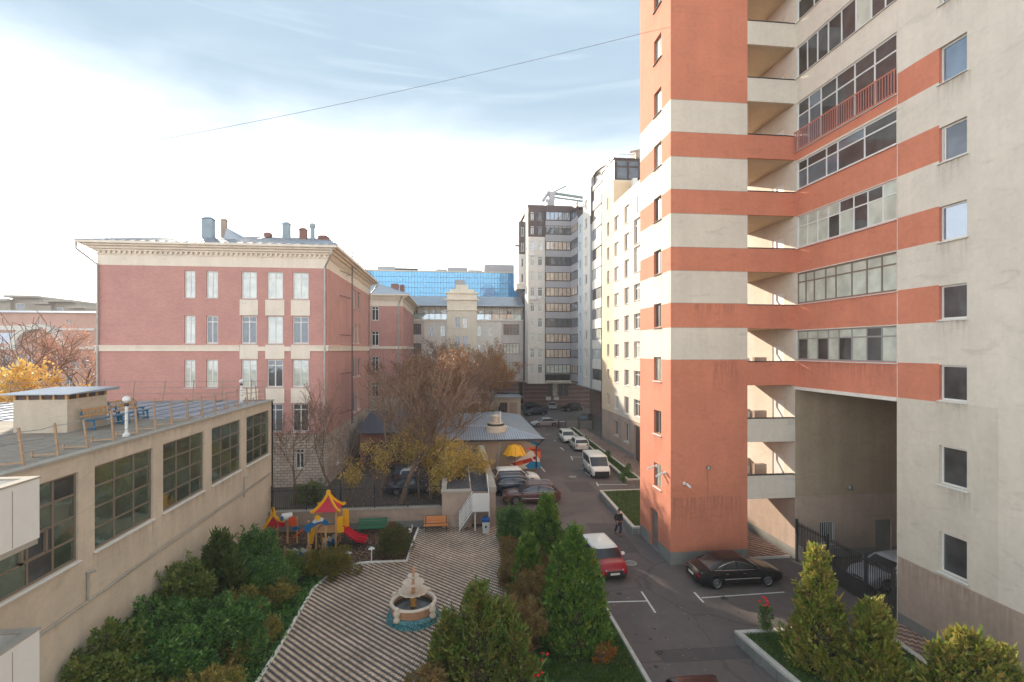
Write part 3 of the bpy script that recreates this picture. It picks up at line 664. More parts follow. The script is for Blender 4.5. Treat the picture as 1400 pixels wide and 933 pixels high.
# security cameras and lamp on the tower
def seccam(x, y, z, dx, dy):
    q = MB(); q.bar((x, y, z), (x + dx * .35, y + dy * .35, z + .02), .05); q.tube([(x + dx * .3, y + dy * .3, z), (x + dx * .7, y + dy * .55, z - .15)], .07, 8); q.lathe(x + dx * .1, y + dy * .1, [(.02, z - .1), (.09, z - .07), (.1, z + .05), (.03, z + .09)], 8)
    q.build('security_camera', M_white, apt)
seccam(TX0, PX(900, TX0) , 5.35, -1, -.2); seccam(TX0, PX(911, TX0), 5.2, -1, -.3); seccam(TX0 + .75, YR, 4.75, .3, -1)
q = MB(); q.bar((TX0 + 2.25, YR, 5.6), (TX0 + 2.25, YR - .1, 5.6), .05); q.lathe(TX0 + 2.25, YR - .14, [(.03, 5.5), (.13, 5.55), (.1, 5.7), (.03, 5.74)], 10); q.bar((TX0 + 2.25, YR - .015, 3.4), (TX0 + 2.25, YR - .015, 5.5), .02)
q.build('wall_lamp', M_steel, apt)
# galleries between tower and block
for k, ztp in enumerate(gtops):
    m_ = M_red if 10.4 < ztp - .7 < 25.2 else M_cream
    for yy in (YR, TY1 - .16):
        q = MB(); q.box(TX1, yy + .004, ztp - 1.38, XW, yy + .16, ztp); q.build('parapet', m_, apt)
    q = MB(); q.box(TX1, YR - .03, ztp, XW, YR + .2, ztp + .05); q.build('parapet_cap', M_darkmetal, apt)
    q = MB(); q.box(TX1, YR + .161, ztp - 1.36, XW, TY1 - .161, ztp - 1.15); q.build('floor_slab', mat('gallery_soffit', lin((206, 188, 160)), .9, .1, 1), apt)
    # downpipe with elbow, door and cable duct
    q = MB(); x = TX1 + .95
    q.tube([(x, TY1 - .5, ztp - 1.15), (x, TY1 - .5, ztp + 1.1), (x - .3, TY1 - .5, ztp + 1.45), (x - .3, TY1 - .5, ztp + 1.95)], .05, 6)
    q.tube([(x + .5, TY1 - .5, ztp - 1.15), (x + .5, TY1 - .5, ztp + 1.1), (x + .8, TY1 - .5, ztp + 1.45), (x + .8, TY1 - .5, ztp + 1.95)], .05, 6)
    q.build('downpipe', M_darkmetal, apt)
    q = MB(); q.box(XW + .04, YR - uB, ztp - 1.15, XW + .09, YR - uA, ztp + .95); q.build('gallery_door', M_white, apt)
    if k < 3:
        for i, (xx, yy) in enumerate(((TX1 + .35, YR + 1.6), (TX1 + 1.55, YR + 1.7))):
            q = MB(); q.box(xx, yy, ztp - 1.15, xx + .75, yy + .32, ztp - .3 + .05 * i + .5); q.lathe(0, 0, [(.01, 0), (.01, .01)], 3); q.build('air_conditioner', M_white if i == 0 else M_taupe, apt)

# gate across the passage
gate = thing('metal_gate', 'dark grey barred metal gate standing across the drive-through passage', 'gate', (XW - .1, 25, 0))
gy0, gy1 = YN + .1, YR - .3
q = MB()
n = int((gy1 - gy0) / .13)
for i in range(n + 1):
    y = gy0 + i * (gy1 - gy0) / n
    q.box(XW - .12, y - .012, .12, XW - .09, y + .012, 2.35)
q.build('bars', M_darkmetal, gate)['kind'] = 'stuff'
q = MB()
for z in (.15, 1.0, 2.2): q.bar((XW - .105, gy0, z), (XW - .105, gy1, z), .05)
q.build('rail', M_darkmetal, gate)
for y in (gy0, gy0 + 1.6, gy0 + 4.2, gy1):
    box('post', XW - .16, y - .05, 0, XW - .05, y + .05, 2.5, M_darkmetal, gate)
q = MB(); q.box(XW - .125, gy0 + 1.7, .2, XW - .115, gy1 - .05, 1.0); q.build('sheet_panel', M_darkmetal, gate)

# ------------------------------------------------------------------ BUILDING 2: pale long block behind the tower (with penthouse)
blk = thing('apartment_block', 'long pale block behind the tower with dark glazed penthouse', 'building', (XW, 60, 0))
YA0, YB1 = 63.6, 69.1
WA = Wall((XW, YA0), (-1, 0))
b = MB(); ua = YA0 - 33.4
def yA(px): return YA0 - PX(px, XW)
c1 = (yA(839.8), yA(846)); c2 = (yA(853.6), yA(860)); c3 = (yA(866.5), yA(877.5))
rows2 = [(27.5, 29.5), (24.35, 26.2), (21.15, 23.1), (18.0, 19.8), (14.8, 16.5), (11.55, 13.4), (8.35, 10.1), (5.0, 6.9), (1.7, 3.8)]
hA = []
for i, (a, z) in enumerate(rows2):
    hA.append((c1[0], c1[1], a, z - .25)); hA.append((c2[0], c2[1], a - .1, z))
    if i in (0,): hA.append((c3[0] + 1, c3[1] - 1.2, a + .3, z))
    elif i < 8: hA.append((c3[0], c3[1], a, z + (.9 if i < 3 else 0)))
gdoor = (c3[0] + .2, c3[1] + 1.5, 0.02, 4.0)
hA.append(gdoor)
WA.grid(b, 0, ua, 0, 31, hA, .3, lambda u, z: 2 if z < .6 else (1 if z < 4.4 else 0), zs=[.6, 4.4])
# B
WBk = Wall((XW, YB1), (-1, 0)); uB_ = YB1 - YA0
wb = (YB1 - PX(829.8, XW), YB1 - PX(833, XW)); hB = [(wb[0], wb[1], a + .1, z - .2) for a, z in rows2 if z > 5] + [(2.6, 3.3, 31.0, 32.6)]
WBk.grid(b, 0, uB_, 0, 34.1, hB, .3, lambda u, z: 2 if z < .6 else (1 if z < 4.4 else 3), zs=[.6, 4.4])
b.box(XW + .4, 33.45, 0, 36, YA0, 30.99, 0); b.box(XW, 33.4, 31, 36, YA0, 31.15, 0)
b.box(XW + .002, YA0, 31.15, 34, YA0 + .3, 34.1, 3); b.box(XW + .4, YA0 + .3, 0, 34, YB1, 34.09, 0); b.box(XW, YB1 - .3, 0, 34, YB1, 34.08, 0); b.box(XW, YA0, 34.1, 34, YB1, 34.2, 0)
b.build('wall', [M_cream, M_taupe, M_plinth, M_sand], blk)
for h in hA[:-1]:
    wide = h[1] - h[0] > 2
    window(blk, WA, *h[:4], d=.26, cols=(.35, .65) if wide else (.5,), rows=(.75,) if wide else (), fw=.1, glass=[G_dark, G_curt, G_dark])
for h in hB: window(blk, WBk, *h[:4], d=.26, fw=.08, glass=G_dark)
q0 = WA.p(gdoor[0], .02, .2); q1_ = WA.p(gdoor[1], 4, .25); MB().box(q0[0], q0[1], .02, q1_[0], q1_[1], 4.0).build('garage_door', M_brown, blk)
# penthouse: dark glass box
ph = MB(); px0 = XW + .1
WQ = Wall((px0, YA0 + .1), (0, -1)); WS = Wall((px0, YB1 - .6), (-1, 0))
hq = [(.35 + i * 1.55, .35 + i * 1.55 + 1.4, a, c_) for i in range(6) for a, c_ in ((34.35, 35.9), (36.0, 36.75))]
WQ.grid(ph, 0, 10, 34.2, 36.9, hq, .1, lambda u, z: 0)
hs = [(1.6, 3.8, 34.95, 36.5)]
WS.grid(ph, 0, 4.8, 34.2, 36.9, hs, .1, lambda u, z: 0 if u > 1.2 else 1, us=[1.2])
ph.box(px0 + .3, YA0 + .4, 34.2, px0 + 10, YB1, 36.88, 0); ph.box(px0 - .15, YA0, 36.9, px0 + 10, YB1, 37.05, 0)
ph.build('penthouse', [M_frame_dk, M_white_wall], blk)
for h in hq: window(blk, WQ, *h, d=.05, fw=.06, fmat=M_frame_dk, glass=[G_dark], sill=False)
for h in hs: window(blk, WS, *h, d=.05, fw=.12, fmat=M_frame_dk, glass=[G_sky], sill=False)
q = MB()                                             # curved eaves and roof frames
arc = [(XW + .9, YB1 + 12 - 13.2 * (1 - math.cos(t)) , 33.5 + 5.0 * math.sin(t)) for t in [i * math.pi / 2 / 8 for i in range(9)]]
def P3(px, v, x, y): return (x, y, ZV(v, x, y))
arc = [P3(0, v, PY(u, y), y) for u, v, y in ((808.5, 305, 88.5), (808.5, 262, 88.5), (809, 247, 88), (811.5, 240, 86), (816, 233, 82), (822, 228, 77), (828, 224.5, 73), (834, 221.5, 69.5))]
for a, c_ in zip(arc[:-1], arc[1:]): q.bar(a, c_, .42, .42)
q.build('curved_eave', M_brown, blk)
q = MB(); 
for i in range(5): q.bar((px0 + .6 + i * 1.2, YA0 + .5, 37.05), (px0 + .6 + i * 1.2, YA0 + .5, 37.7), .05)
q.bar((px0 + .6, YA0 + .5, 37.7), (px0 + 5.4, YA0 + .5, 37.7), .05)
q.build('roof_railing', M_steel, blk)
q = MB(); q.box(px0 + 3.2, YA0 + 1, 37.05, px0 + 5.6, YA0 + 3, 38.5); q.bar((px0 + 2.4, YA0 + 1, 38.2), (px0 + 6.2, YA0 + 1, 39.2), .2); q.bar((px0 + 6, YA0 + 1, 38.2), (px0 + 11, YA0 + 1, 38.3), .5, .3); q.bar((px0 + 4.2, YA0 + 1.2, 38.4), (px0 + 4.2, YA0 + 1.2, 39.9), .15)
q.build('roof_plant', M_taupe, blk)
for i in range(2):
    q = MB(); x = PY(866 + i * 6, YA0 - 1); q.box(x, YA0 - 1.4, 31.2, x + .5, YA0 - .9, 33.9); q.box(x - .2, YA0 - 1.5, 32.9, x + .8, YA0 - .85, 34.0); q.build('air_conditioner', M_white, blk)

# ------------------------------------------------------------------ BUILDING 3: white block further up the street
XC = 23.65
wht = thing('apartment_block', 'tall white block with glazed balconies and an overhang above the far parking', 'building', (XC, 85, 0))
WCx = Wall((XC, 97.1), (-1, 0)); yC = lambda px: 97.1 - PX(px, XC)
b = MB(); hC = []
lv = [7.6 + 3.36 * k for k in range(11)]
cA = (yC(799.7), yC(802.6)); cB = (yC(792), yC(794.2))
for k, z in enumerate(lv):
    if z + 1.7 < 42: hC.append((cA[0], cA[1], z, z + 1.7))
    if z + 1.7 < 37.3: hC.append((cB[0], cB[1], z + .2, z + 1.7))
ug0, ug1 = yC(811.5), yC(825.5)                      # glazed bay
us_ = yC(797)
WCx.grid(b, 0, us_, 5.9, 37.8, [h for h in hC if h[1] < us_], .3, lambda u, z: 1)
WCx.grid(b, us_, ug0, 5.9, 42.6, [h for h in hC if h[0] > us_], .3, lambda u, z: 0)
b.box(XC + .35, 69.2, 5.9, 36, 82.5, 33.8, 0); b.box(XC + .35, 82.5, 5.9, 36, 97, 37.7, 0); b.box(XC + .36, 82.5, 37.7, 36, 97.1 - us_, 42.5, 0); b.box(XC, 69.2, 5.8, 36, 97.1, 5.9, 0)
b.box(XC, 82.5, 42.5, 36, 97.1 - us_, 42.7, 0)
b.build('wall', [M_white_wall, mat('shaded_render', lin((196, 204, 208)), .9, .05, .5)], wht)  # blue-grey strip: shade of a turned face put into the colour
for h in hC: window(wht, WCx, *h, d=.26, fw=.1, glass=[G_dark, G_curt])
b = MB(); yb0 = 97.1 - ug1 - .6; yb1 = 97.1 - ug0
for k in range(10):
    z = 5.9 + 3.36 * k
    b.box(XC - .25, yb0, z, XC + .3, yb1, z + 1.5)
b.box(XC - .25, yb0, 39.5, XC + .3, yb1, 40.2)
b.build('balcony_parapet', M_white_wall, wht)
WG = Wall((XC - .1, yb1), (-1, 0))
for k in range(10):
    z = 5.9 + 3.36 * k + 1.5
    window(wht, WG, .05, yb1 - yb0 - .05, z, z + 1.86, .05, cols=(.12, .25, .38, .5, .62, .75, .88), fw=.1, fmat=M_white if k % 2 else M_frame_dk, glass=[G_curt, G_sky, G_dark], sill=False)
box('corner_fin', XC - .5, yb1 - .1, 5.9, XC + .1, yb1 + .5, 42.0, M_greyclad, wht)
box('dark_corner_strip', XC - .52, yb1 - .15, 34, XC + .1, yb1 + .3, 40.4, M_brown, wht)
b = MB(); b.box(26, 69.2, 0, 36, 97.1, 5.8); 
b.build('base_wall', M_purple, wht)
b = MB()
for i in range(6): b.box(25.9, 72 + i * 3.1, 3.4, 26.02, 73.6 + i * 3.1, 5.3)
b.build('base_window', G_dark, wht)
b = MB(); b.box(XC - .5, 69.2, 5.75, XC + 3, 97.0, 5.88); b.build('soffit_edge', M_greyclad, wht)

# ------------------------------------------------------------------ BUILDING 4: dark-topped tower closing the street
YT = 102.0
twr = thing('apartment_tower', 'tall grey tower with dark top storeys and brown-framed glazed bay at the street end', 'building', (19, YT, 0))
xt0, xt1, xt2 = PY(722, YT), PY(745, YT), PY(780, YT)
WT = Wall((xt0, YT), (0, -1))
sill_v = [302, 321] + [342.5 + 21.0 * k for k in range(9)]
zz = [ZV(v, 18, YT) for v in sill_v]
b = MB(); hT = []
for z in zz:
    for p0, p1 in ((725, 730.5), (735.5, 741.5)):
        a0, a1 = PY(p0, YT) - xt0, PY(p1, YT) - xt0
        hT.append((a0, a1, z, z + 1.85))
WT.grid(b, 0, xt1 - xt0, 5.9, 41.2, hT, .25, lambda u, z: 1 if z > 35.2 else 0, zs=[35.2])
WT2 = Wall((xt0, YT + 4.7), (-1, 0)); WT2.grid(b, 0, 4.7, 5.9, 41.2, [], mf=lambda u, z: 1 if z > 40.2 else 0, zs=[40.2])
b.box(xt0 + .3, YT + .35, 5.9, 30, 122, 41.1, 1); b.box(xt0 - .1, YT - .1, 41.2, 30, 122, 41.6, 1); b.box(xt0, YT, 5.6, 30, 122, 5.9, 0)
x5 = PY(709.5, YT + 4.7)
WT3 = Wall((x5, YT + 4.7), (0, -1)); h3 = []
for k in range(4):
    z = 38.2 - 1.9 - 3.25 * k; h3.append((.35 * (xt0 - x5), .8 * (xt0 - x5), z, z + 1.9))
WT3.grid(b, 0, xt0 - x5, 26.2, 39.4, h3, .2, lambda u, z: 1 if z > 32.5 else 0, zs=[32.5]); b.box(x5, YT + 5, 26.2, xt0 + .3, YT + 14, 39.4, 0)
b.hexa([(x5 - .4, YT + 4.6, 25.2), (xt0, YT + 4.6, 25.2), (xt0, YT + 9, 25.2), (x5 - .4, YT + 9, 25.2), (x5 - .6, YT + 4.4, 26.3), (xt0, YT + 4.4, 26.3), (xt0, YT + 9, 26.3), (x5 - .6, YT + 9, 26.3)], 0)
b.build('wall', [mat('light_grey_render', lin((222, 214, 204)), .9, .08, .5, streak=.08), M_brown], twr)
for h in hT: window(twr, WT, *h, d=.2, cols=(.5,), rows=(.75,), fw=.12, fmat=M_frame_dk if h[2] > 35 else M_white, glass=[G_dark, G_sky, G_dark, G_curt])
for h in h3: window(twr, WT3, *h, d=.15, fw=.1, glass=G_dark)
WTb = Wall((xt1, YT - .35), (0, -1)); wb_ = xt2 - xt1
WTc = Wall((xt2, YT - .35), (XC - xt2 - 0, 0)) if False else Wall((xt2, YT), Vector((-(YT - 97.1), -(XC - xt2))))
lenc = math.hypot(YT - 97.1, XC - xt2)
b = MB(); b.box(xt1, YT - .34, 5.9, xt2, YT + .3, 41.2); b.build('bay_core', M_brown, twr)
zbay = [z for z in zz]
for i, z in enumerate(zbay):
    dk = M_frame_dk
    window(twr, WTb, .1, wb_ - .1, z, z + 1.75, -.05, cols=(.17, .34, .5, .67, .84), fw=.12, fmat=dk, glass=[G_warm, G_curt, G_warm, G_dark] if i > 1 else [G_sky, G_dark], sill=False, name='bay_window', split=False)
    q = MB(); q.box(xt1 + .05, YT - .46, z - 1.45, xt2 - .02, YT - .3, z - .08); q.build('spandrel', M_greyclad if i != 4 else M_greyclad, twr)
    window(twr, WTc, .1, lenc - .1, z, z + 1.75, -.05, cols=(.33, .66), fw=.12, fmat=dk, glass=[G_dark, G_warm], sill=False, name='bay_window')
    q = MB(); p0, p1 = WTc.p(.02, 0, -.08), WTc.p(lenc, 0, -.08); q.bar((p0[0], p0[1], z - .76), (p1[0], p1[1], z - .76), .14, 1.38); q.build('spandrel', M_greyclad, twr)
q = MB(); WTc.grid(q, 0, lenc, 5.9, 41.2, []); q.build('bay_side_wall', M_brown, twr)
q = MB(); q.box(xt1 + .05, YT - .46, 5.9, xt2 - .02, YT - .3, 7.5); q.build('spandrel', M_grey_render, twr)
# base under the overhang: banded clinker
q = MB(); q.box(8, 108, 0, 30, 109, 5.6)
q.build('base_wall', M_purple, twr)
q = MB()
for z in (.8, 1.7, 2.6, 3.5, 4.4): q.box(7.98, 107.94, z, 30, 108, z + .1)
q.build('band_course', M_taupe, twr)
for px in (749, 756, 764, 771):
    q = MB(); x = PY(px, 108); q.box(x, 107.9, 2.6, x + .9, 107.98, 5.2); q.build('base_window', G_dark if px != 756 else G_curt, twr)
for px in (746, 757):
    q = MB(); x = PY(px, 108); q.box(x, 107.4, 1.7, x + 1, 107.9, 2.4); q.build('air_conditioner', M_white, twr)
for i, (px, v) in enumerate(((727, 348), (725, 408), (730, 408), (736, 408))):
    q = MB(); x = PY(px - 2, YT); z = ZV(v, x, YT); q.box(x, YT - .4, z - .3, x + .75, YT - .02, z + .3); q.build('air_conditioner', M_white, twr)
q = MB(); x = PY(704.5, YT + 5); z = ZV(337, x, YT + 5); q.lathe(x + .4, YT + 5, [(.02, z), (.5, z + .15), (.55, z + .2)], 10); q.bar((x, YT + 5, z), (x + 1, YT + 5, z), .1); q.build('satellite_dish', M_greyclad, twr)
q = MB()
for i in range(12): q.bar((xt0 + i * 1.0, YT + .3, 41.6), (xt0 + i * 1.0, YT + .3, 42.6), .05)
q.bar((xt0, YT + .3, 42.6), (xt0 + 11, YT + .3, 42.6), .05); q.build('roof_railing', M_steel, twr)
crane = thing('roof_crane', 'pale facade-cleaning crane with a long arm standing on the dark-topped tower roof', 'crane', (PY(748, YT + 2), YT + 2, 41.6))
q = MB(); cx = PY(746, YT + 2); q.box(cx, YT + 1, 41.6, cx + 1.6, YT + 3, 43.2); q.bar((cx - .6, YT + 2, 43), (cx + .8, YT + 2, 45), .6); q.box(cx + .6, YT + 1.2, 43.2, cx + 1.8, YT + 2.6, 44.8); q.build('machine_body', M_greyclad, crane)
q = MB(); q.bar((cx + 1, YT + 2, 44.6), (cx + 4.3, YT + 2, 46.3), .25); q.bar((cx + 1, YT + 2, 44.8), (cx + 9.3, YT + 1, 43.5), .5, .45); q.bar((cx + 1.4, YT + 2, 43.9), (cx + 9.3, YT + 1, 42.8), .3); q.bar((cx + 4.3, YT + 2, 46.3), (cx + 4.3, YT + 2, 44.2), .12); q.build('arm', mat('green_grey_paint', lin((120, 134, 128)), .6, .1, 2), crane)

# ------------------------------------------------------------------ SCHOOL (front wing and rear wing)
SXR, SY0, SY1 = -11.6, 48.4, 71.5; SXL = PY(133, SY0)
sch = thing('school_building', 'pink brick school with cream cornice and block-masonry ground floor, nearest left wing', 'building', (SXR, SY0, 0))
WSf = Wall((SXL, SY0), (0, -1)); WSs = Wall((SXR, SY0), (1, 0))
fz = lambda v: ZV(v, -20, SY0)
fx = lambda px: PY(px, SY0) - SXL
rowz = [(fz(408), fz(371)), (fz(470), fz(432)), (fz(530), fz(492)), (fz(592), fz(553))]
colx = [(252, 267), (282, 298), (330, 351), (365, 387), (400, 422)]
hS = [(fx(a), fx(c), z0, z1) for a, c in colx for z0, z1 in rowz] + [(fx(404), fx(416), fz(643), fz(616)), (fx(300), fx(312), fz(643), fz(616))]
b = MB(); LS = SXR - SXL; ZB = 4.8; ZF = 19.9
mfs = lambda u, z: 1 if z < ZB else (2 if z > ZF else 0)
WSf.grid(b, 0, LS, 0, 21.2, hS, .28, mfs, zs=[ZB, ZF])
hSs = []
yS = lambda px: PX(px, SXR) - SY0
for a, c in ((482.5, 486.5), (488.5, 492.5)):
    for z0, z1 in rowz: hSs.append((yS(a), yS(c), z0 + .2, z1 - .1))
hSs += [(yS(460) , yS(463.5), 1.2, 3.2), (yS(470), yS(473.5), 1.2, 3.2)]
WSs.grid(b, 0, SY1 - SY0, 0, 21.2, hSs, .28, mfs, zs=[ZB, ZF])
b.box(SXL + .4, SY0 + .4, 0, SXR - .4, SY1, 21.1, 2); b.box(SXL, SY0 + .01, 0, SXL + .39, SY1, 21.1, 0); b.box(SXL, SY1 - .3, 0, SXR, SY1, 21.0, 0)
b.build('wall', [M_brick, M_stone, M_schoolcream], sch)
gp = [G_sky, G_curt, G_curt, G_sky, G_dark]
for i, h in enumerate(hS):
    wide = (h[1] - h[0]) > 1.15
    window(sch, WSf, *h, d=.2, cols=(.5,), rows=(.78,), fw=.1, glass=[G_sky, G_curt, G_curt, G_dark] if h[3] > 16 else gp)
for h in hSs: window(sch, WSs, *h, d=.2, fw=.08, cols=(.5,), glass=[G_dark, G_warm])
for a, c in colx[2:]:
    for (z0, z1), (y0_, y1_) in zip(rowz[1:], rowz[:-1]):
        q = MB(); q.box(PY(a - 2, SY0), SY0 - .07, z1 + .05, PY(c + 2, SY0), SY0, y0_ - .12); q.build('window_panel', M_schoolcream, sch)
q = MB()                                             # string course, broken by the panels
q.box(SXL - .12, SY0 - .12, 12.35, PY(328, SY0), SY0, 12.75); q.box(PY(424, SY0), SY0 - .12, 12.35, SXR + .12, SY0, 12.75); q.box(SXR, SY0 - .119, 12.35, SXR + .12, SY1, 12.75)
for a, c in ((353, 363), (389, 398)): q.box(PY(a, SY0), SY0 - .1, 12.35, PY(c, SY0), SY0, 12.75)
q.box(SXL - .2, SY0 - .2, 12.75, PY(328, SY0), SY0, 12.87); q.box(PY(424, SY0), SY0 - .2, 12.75, SXR + .2, SY0, 12.87); q.box(SXR, SY0 - .199, 12.75, SXR + .2, SY1, 12.87)
q.build('string_course', M_schoolcream, sch)
def cornice(par, x0, x1, y0, y1, z, k=1.0):
    q = MB()
    for (zz0, zz1, o) in ((-.5, -.4, .08), (-.18, -.02, .25), (-.02, .18, .5), (.18, .34, .8), (.34, .55, 1.1)):
        q.box(x0 - o * k, y0 - o * k, z + zz0, x1 + o * k, y1 + o * k, z + zz1)
    q.build('cornice', M_schoolcream, par)
    q = MB(); n = int((x1 - x0) / .42)
    for i in range(n): x = x0 + (i + .25) * (x1 - x0) / n; q.box(x, y0 - .2 * k, z - .4, x + .2, y0, z - .18)
    n = int((y1 - y0) / .42)
    for i in range(n): y = y0 + (i + .25) * (y1 - y0) / n; q.box(x1, y, z - .4, x1 + .2 * k, y + .2, z - .18)
    q.build('dentils', M_schoolcream, par)['kind'] = 'stuff'
cornice(sch, SXL, SXR, SY0, SY1, 21.3)
def hiproof(par, x0, x1, y0, y1, z, rx0, rx1, ry, rz, mat_=None, seam=.55, ov=1.3):
    q = MB(); e = [(x0 - ov, y0 - ov, z), (x1 + ov, y0 - ov, z), (x1 + ov, y1 + ov, z), (x0 - ov, y1 + ov, z)]; a, c = (rx0, ry, rz), (rx1, ry, rz)
    q.face([e[0], e[1], c, a]); q.face([e[1], e[2], c]); q.face([e[2], e[3], a, c]); q.face([e[3], e[0], a]); q.face(e[::-1])
    rf = q.build('roof', mat_ or M_roofmetal, par)
    q = MB()
    X0, X1 = x0 - ov, x1 + ov
    n = int((X1 - X0) / seam)
    for i in range(1, n):                            # standing seams run up the front slope
        x = X0 + i * (X1 - X0) / n
        # where the slope line meets ridge or hip
        if x < rx0: t = (x - X0) / (rx0 - X0)
        elif x > rx1: t = (X1 - x) / (X1 - rx1)
        else: t = 1
        q.bar((x, y0 - ov, z + .03), (x, y0 - ov + t * (ry - y0 + ov), z + .03 + t * (rz - z)), .05, .07)
    q.build('roof_seams', mat_ or M_roofmetal, par)['kind'] = 'stuff'
    q = MB(); q.bar(a, c, .2, .12); q.bar(e[0], a, .15, .1); q.bar(e[1], c, .15, .1); q.build('roof_ridge', mat_ or M_roofmetal, par)
    return rf
rf = hiproof(sch, SXL, SXR, SY0, SY1, 21.86, -24, -14.2, 60, 25.0, seam=.8, ov=1.12)
def chimney(par, px0, px1, vtop, y, zb, m, cap=True, rnd=False, name='chimney'):
    x0, x1 = PY(px0, y), PY(px1, y); zt_ = ZV(vtop, (x0 + x1) / 2, y); wd = x1 - x0
    q = MB()
    if rnd: q.lathe((x0 + x1) / 2, y, [(wd * .38, zb), (wd * .38, zt_ - .5), (wd * .5, zt_ - .45), (wd * .5, zt_ - .1), (wd * .2, zt_)], 12)
    else:
        q.box(x0, y - wd * .4, zb, x1, y + wd * .4, zt_ - .25)
        q.hexa([(x0 - .1, y - wd * .5, zt_ - .25), (x1 + .1, y - wd * .5, zt_ - .25), (x1 + .1, y + wd * .5, zt_ - .25), (x0 - .1, y + wd * .5, zt_ - .25), (x0 + .2 * wd, y - .1, zt_), (x1 - .2 * wd, y - .1, zt_), (x1 - .2 * wd, y + .1, zt_), (x0 + .2 * wd, y + .1, zt_)])
    q.build(name, m, par)
M_bluemetal = mat('blue_grey_sheet', lin((150, 164, 172)), .5, .15, 1)
M_chim = mat('chimney_brick', lin((150, 108, 96)), .9, .15, 2)
chimney(sch, 278, 292, 297, 56, 22.5, M_bluemetal); chimney(sch, 303, 310, 299, 58, 22.5, M_taupe); chimney(sch, 387, 396.5, 304, 57, 22.5, M_bluemetal)
chimney(sch, 410, 419.5, 312, 58, 22.5, M_chim); chimney(sch, 423, 431.5, 305.5, 57, 22.5, M_bluemetal, rnd=True); chimney(sch, 362, 371, 318, 59, 24, M_chim); chimney(sch, 436, 449, 322, 58, 22.5, M_chim)
q = MB(); x0, x1 = PY(308, 54), PY(334, 54); xm = PY(313, 54); zp = ZV(313, xm, 54)       # dormer
q.face([(x0, 53.5, 23.2), (x1, 53.5, 23.2), (xm, 53.5, zp)]); q.face([(x1, 53.5, 23.2), (x1 + 1.5, 60, 25.4), (xm, 59, zp), (xm, 53.5, zp)]); q.face([(xm, 53.5, zp), (xm, 59, zp), (x0, 60, 25), (x0, 53.5, 23.2)])
q.build('dormer', M_roofmetal, sch)
for px, h in ((146, 1.6), (160, 1.4), (182, .9), (218, 1.6), (470, 2.0), (490, 1.6), (500, 2.2)):
    y = 55 if px < 450 else PX(px, SXR + .2)
    x = PY(px, y); z = 22.3 if px < 450 else 21.8
    q = MB(); q.bar((x, y, z), (x, y, z + h + (1.2 if px < 230 else 0)), .05); q.bar((x - .3, y, z + h * .9), (x + .3, y, z + h * .9), .04); q.build('antenna', M_darkmetal, sch)
q = MB(); n = 14
for i in range(n): y = SY0 + 2 + i * 1.4; q.bar((SXR + .9, y, 21.8), (SXR + .9, y, 22.7), .03)
for z in (22.2, 22.7): q.bar((SXR + .9, SY0 + 2, z), (SXR + .9, SY0 + 20.2, z), .03)
q.build('roof_railing', M_darkmetal, sch)
M_pipe = mat('pale_downpipe', lin((176, 172, 164)), .5, .15, 2, metal=.3)
for (x, y, ox, oy) in ((SXL + .1, SY0 - .15, -1.1, -.9), (SXR - .2, SY0 - .15, .8, -.9), (SXR + .15, SY1 - .5, 1.0, 0)):
    q = MB(); q.tube([(x + ox, y + oy, 21.6), (x + ox, y + oy, 21.1), (x, y, 19.9), (x, y, 13), (x, y, 12.3), (x, y, .2)], .09, 8); q.build('downpipe', M_pipe, sch)
q = MB()                                             # fire ladder on the side wall
yl = PX(481, SXR + .5)
for dy in (-.25, .25): q.bar((SXR + .55, yl + dy, 4.5), (SXR + .55, yl + dy, 23.2), .05)
for i in range(62): q.bar((SXR + .55, yl - .25, 4.6 + i * .3), (SXR + .55, yl + .25, 4.6 + i * .3), .03)
for z in (6, 10, 14, 18, 20.5): q.bar((SXR, yl - .25, z), (SXR + .55, yl - .25, z), .04); q.bar((SXR, yl - 3.5, z), (SXR + .5, yl - .25, z), .05)
q.build('fire_ladder', M_darkmetal, sch)
# rear wing
RY0, RXR = 85.5, -8.5
wing = thing('school_building', 'pink brick rear wing beyond the near school, cream cornice and grey roof', 'building', (RXR, RY0, 0))
RXL = -34
Wr = Wall((RXL, RY0), (0, -1)); Wq = Wall((RXR, RY0), (1, 0))
hr = [(PY(508, RY0) - RXL, PY(518, RY0) - RXL, ZV(v1, -12, RY0), ZV(v0, -12, RY0)) for v0, v1 in ((419, 438.5), (453, 473), (488, 508), (523, 543))]
hr += [(h[0] + 3.4, h[1] + 3.4, h[2], h[3]) for h in hr[:0]]
b = MB(); mfr = lambda u, z: 1 if z < 4.6 else (2 if z > 19.6 else 0)
Wr.grid(b, 0, RXR - RXL, 0, 20.9, hr, .25, mfr, zs=[4.6, 19.6]); 
hq2 = [(yy, yy + 1.3, z0, z1) for yy in (3, 7.5, 12, 16.5) for (z0, z1) in [(h[2], h[3]) for h in hr]]
Wq.grid(b, 0, 23, 0, 20.9, hq2, .25, mfr, zs=[4.6, 19.6]); b.box(RXL, RY0 + .35, 0, RXR - .35, 108.5, 20.85, 2)
b.build('wall', [M_brick, M_stone, M_schoolcream], wing)
for h in hr: window(wing, Wr, *h, d=.2, cols=(.5,), rows=(.78,), fw=.12, glass=G_dark)
for h in hq2: window(wing, Wq, *h, d=.2, cols=(.5,), fw=.12, glass=G_dark)
cornice(wing, RXL, RXR, RY0, 108.5, 20.9)
q = MB(); q.box(RXL, RY0 - .12, 12.6, RXR + .12, RY0, 13.0); q.box(RXR, RY0, 12.6, RXR + .12, 108.5, 13.0); q.build('string_course', M_schoolcream, wing)
hiproof(wing, RXL, RXR, RY0, 108.5, 21.45, -28, -14, 97, 24.6, ov=1.1)
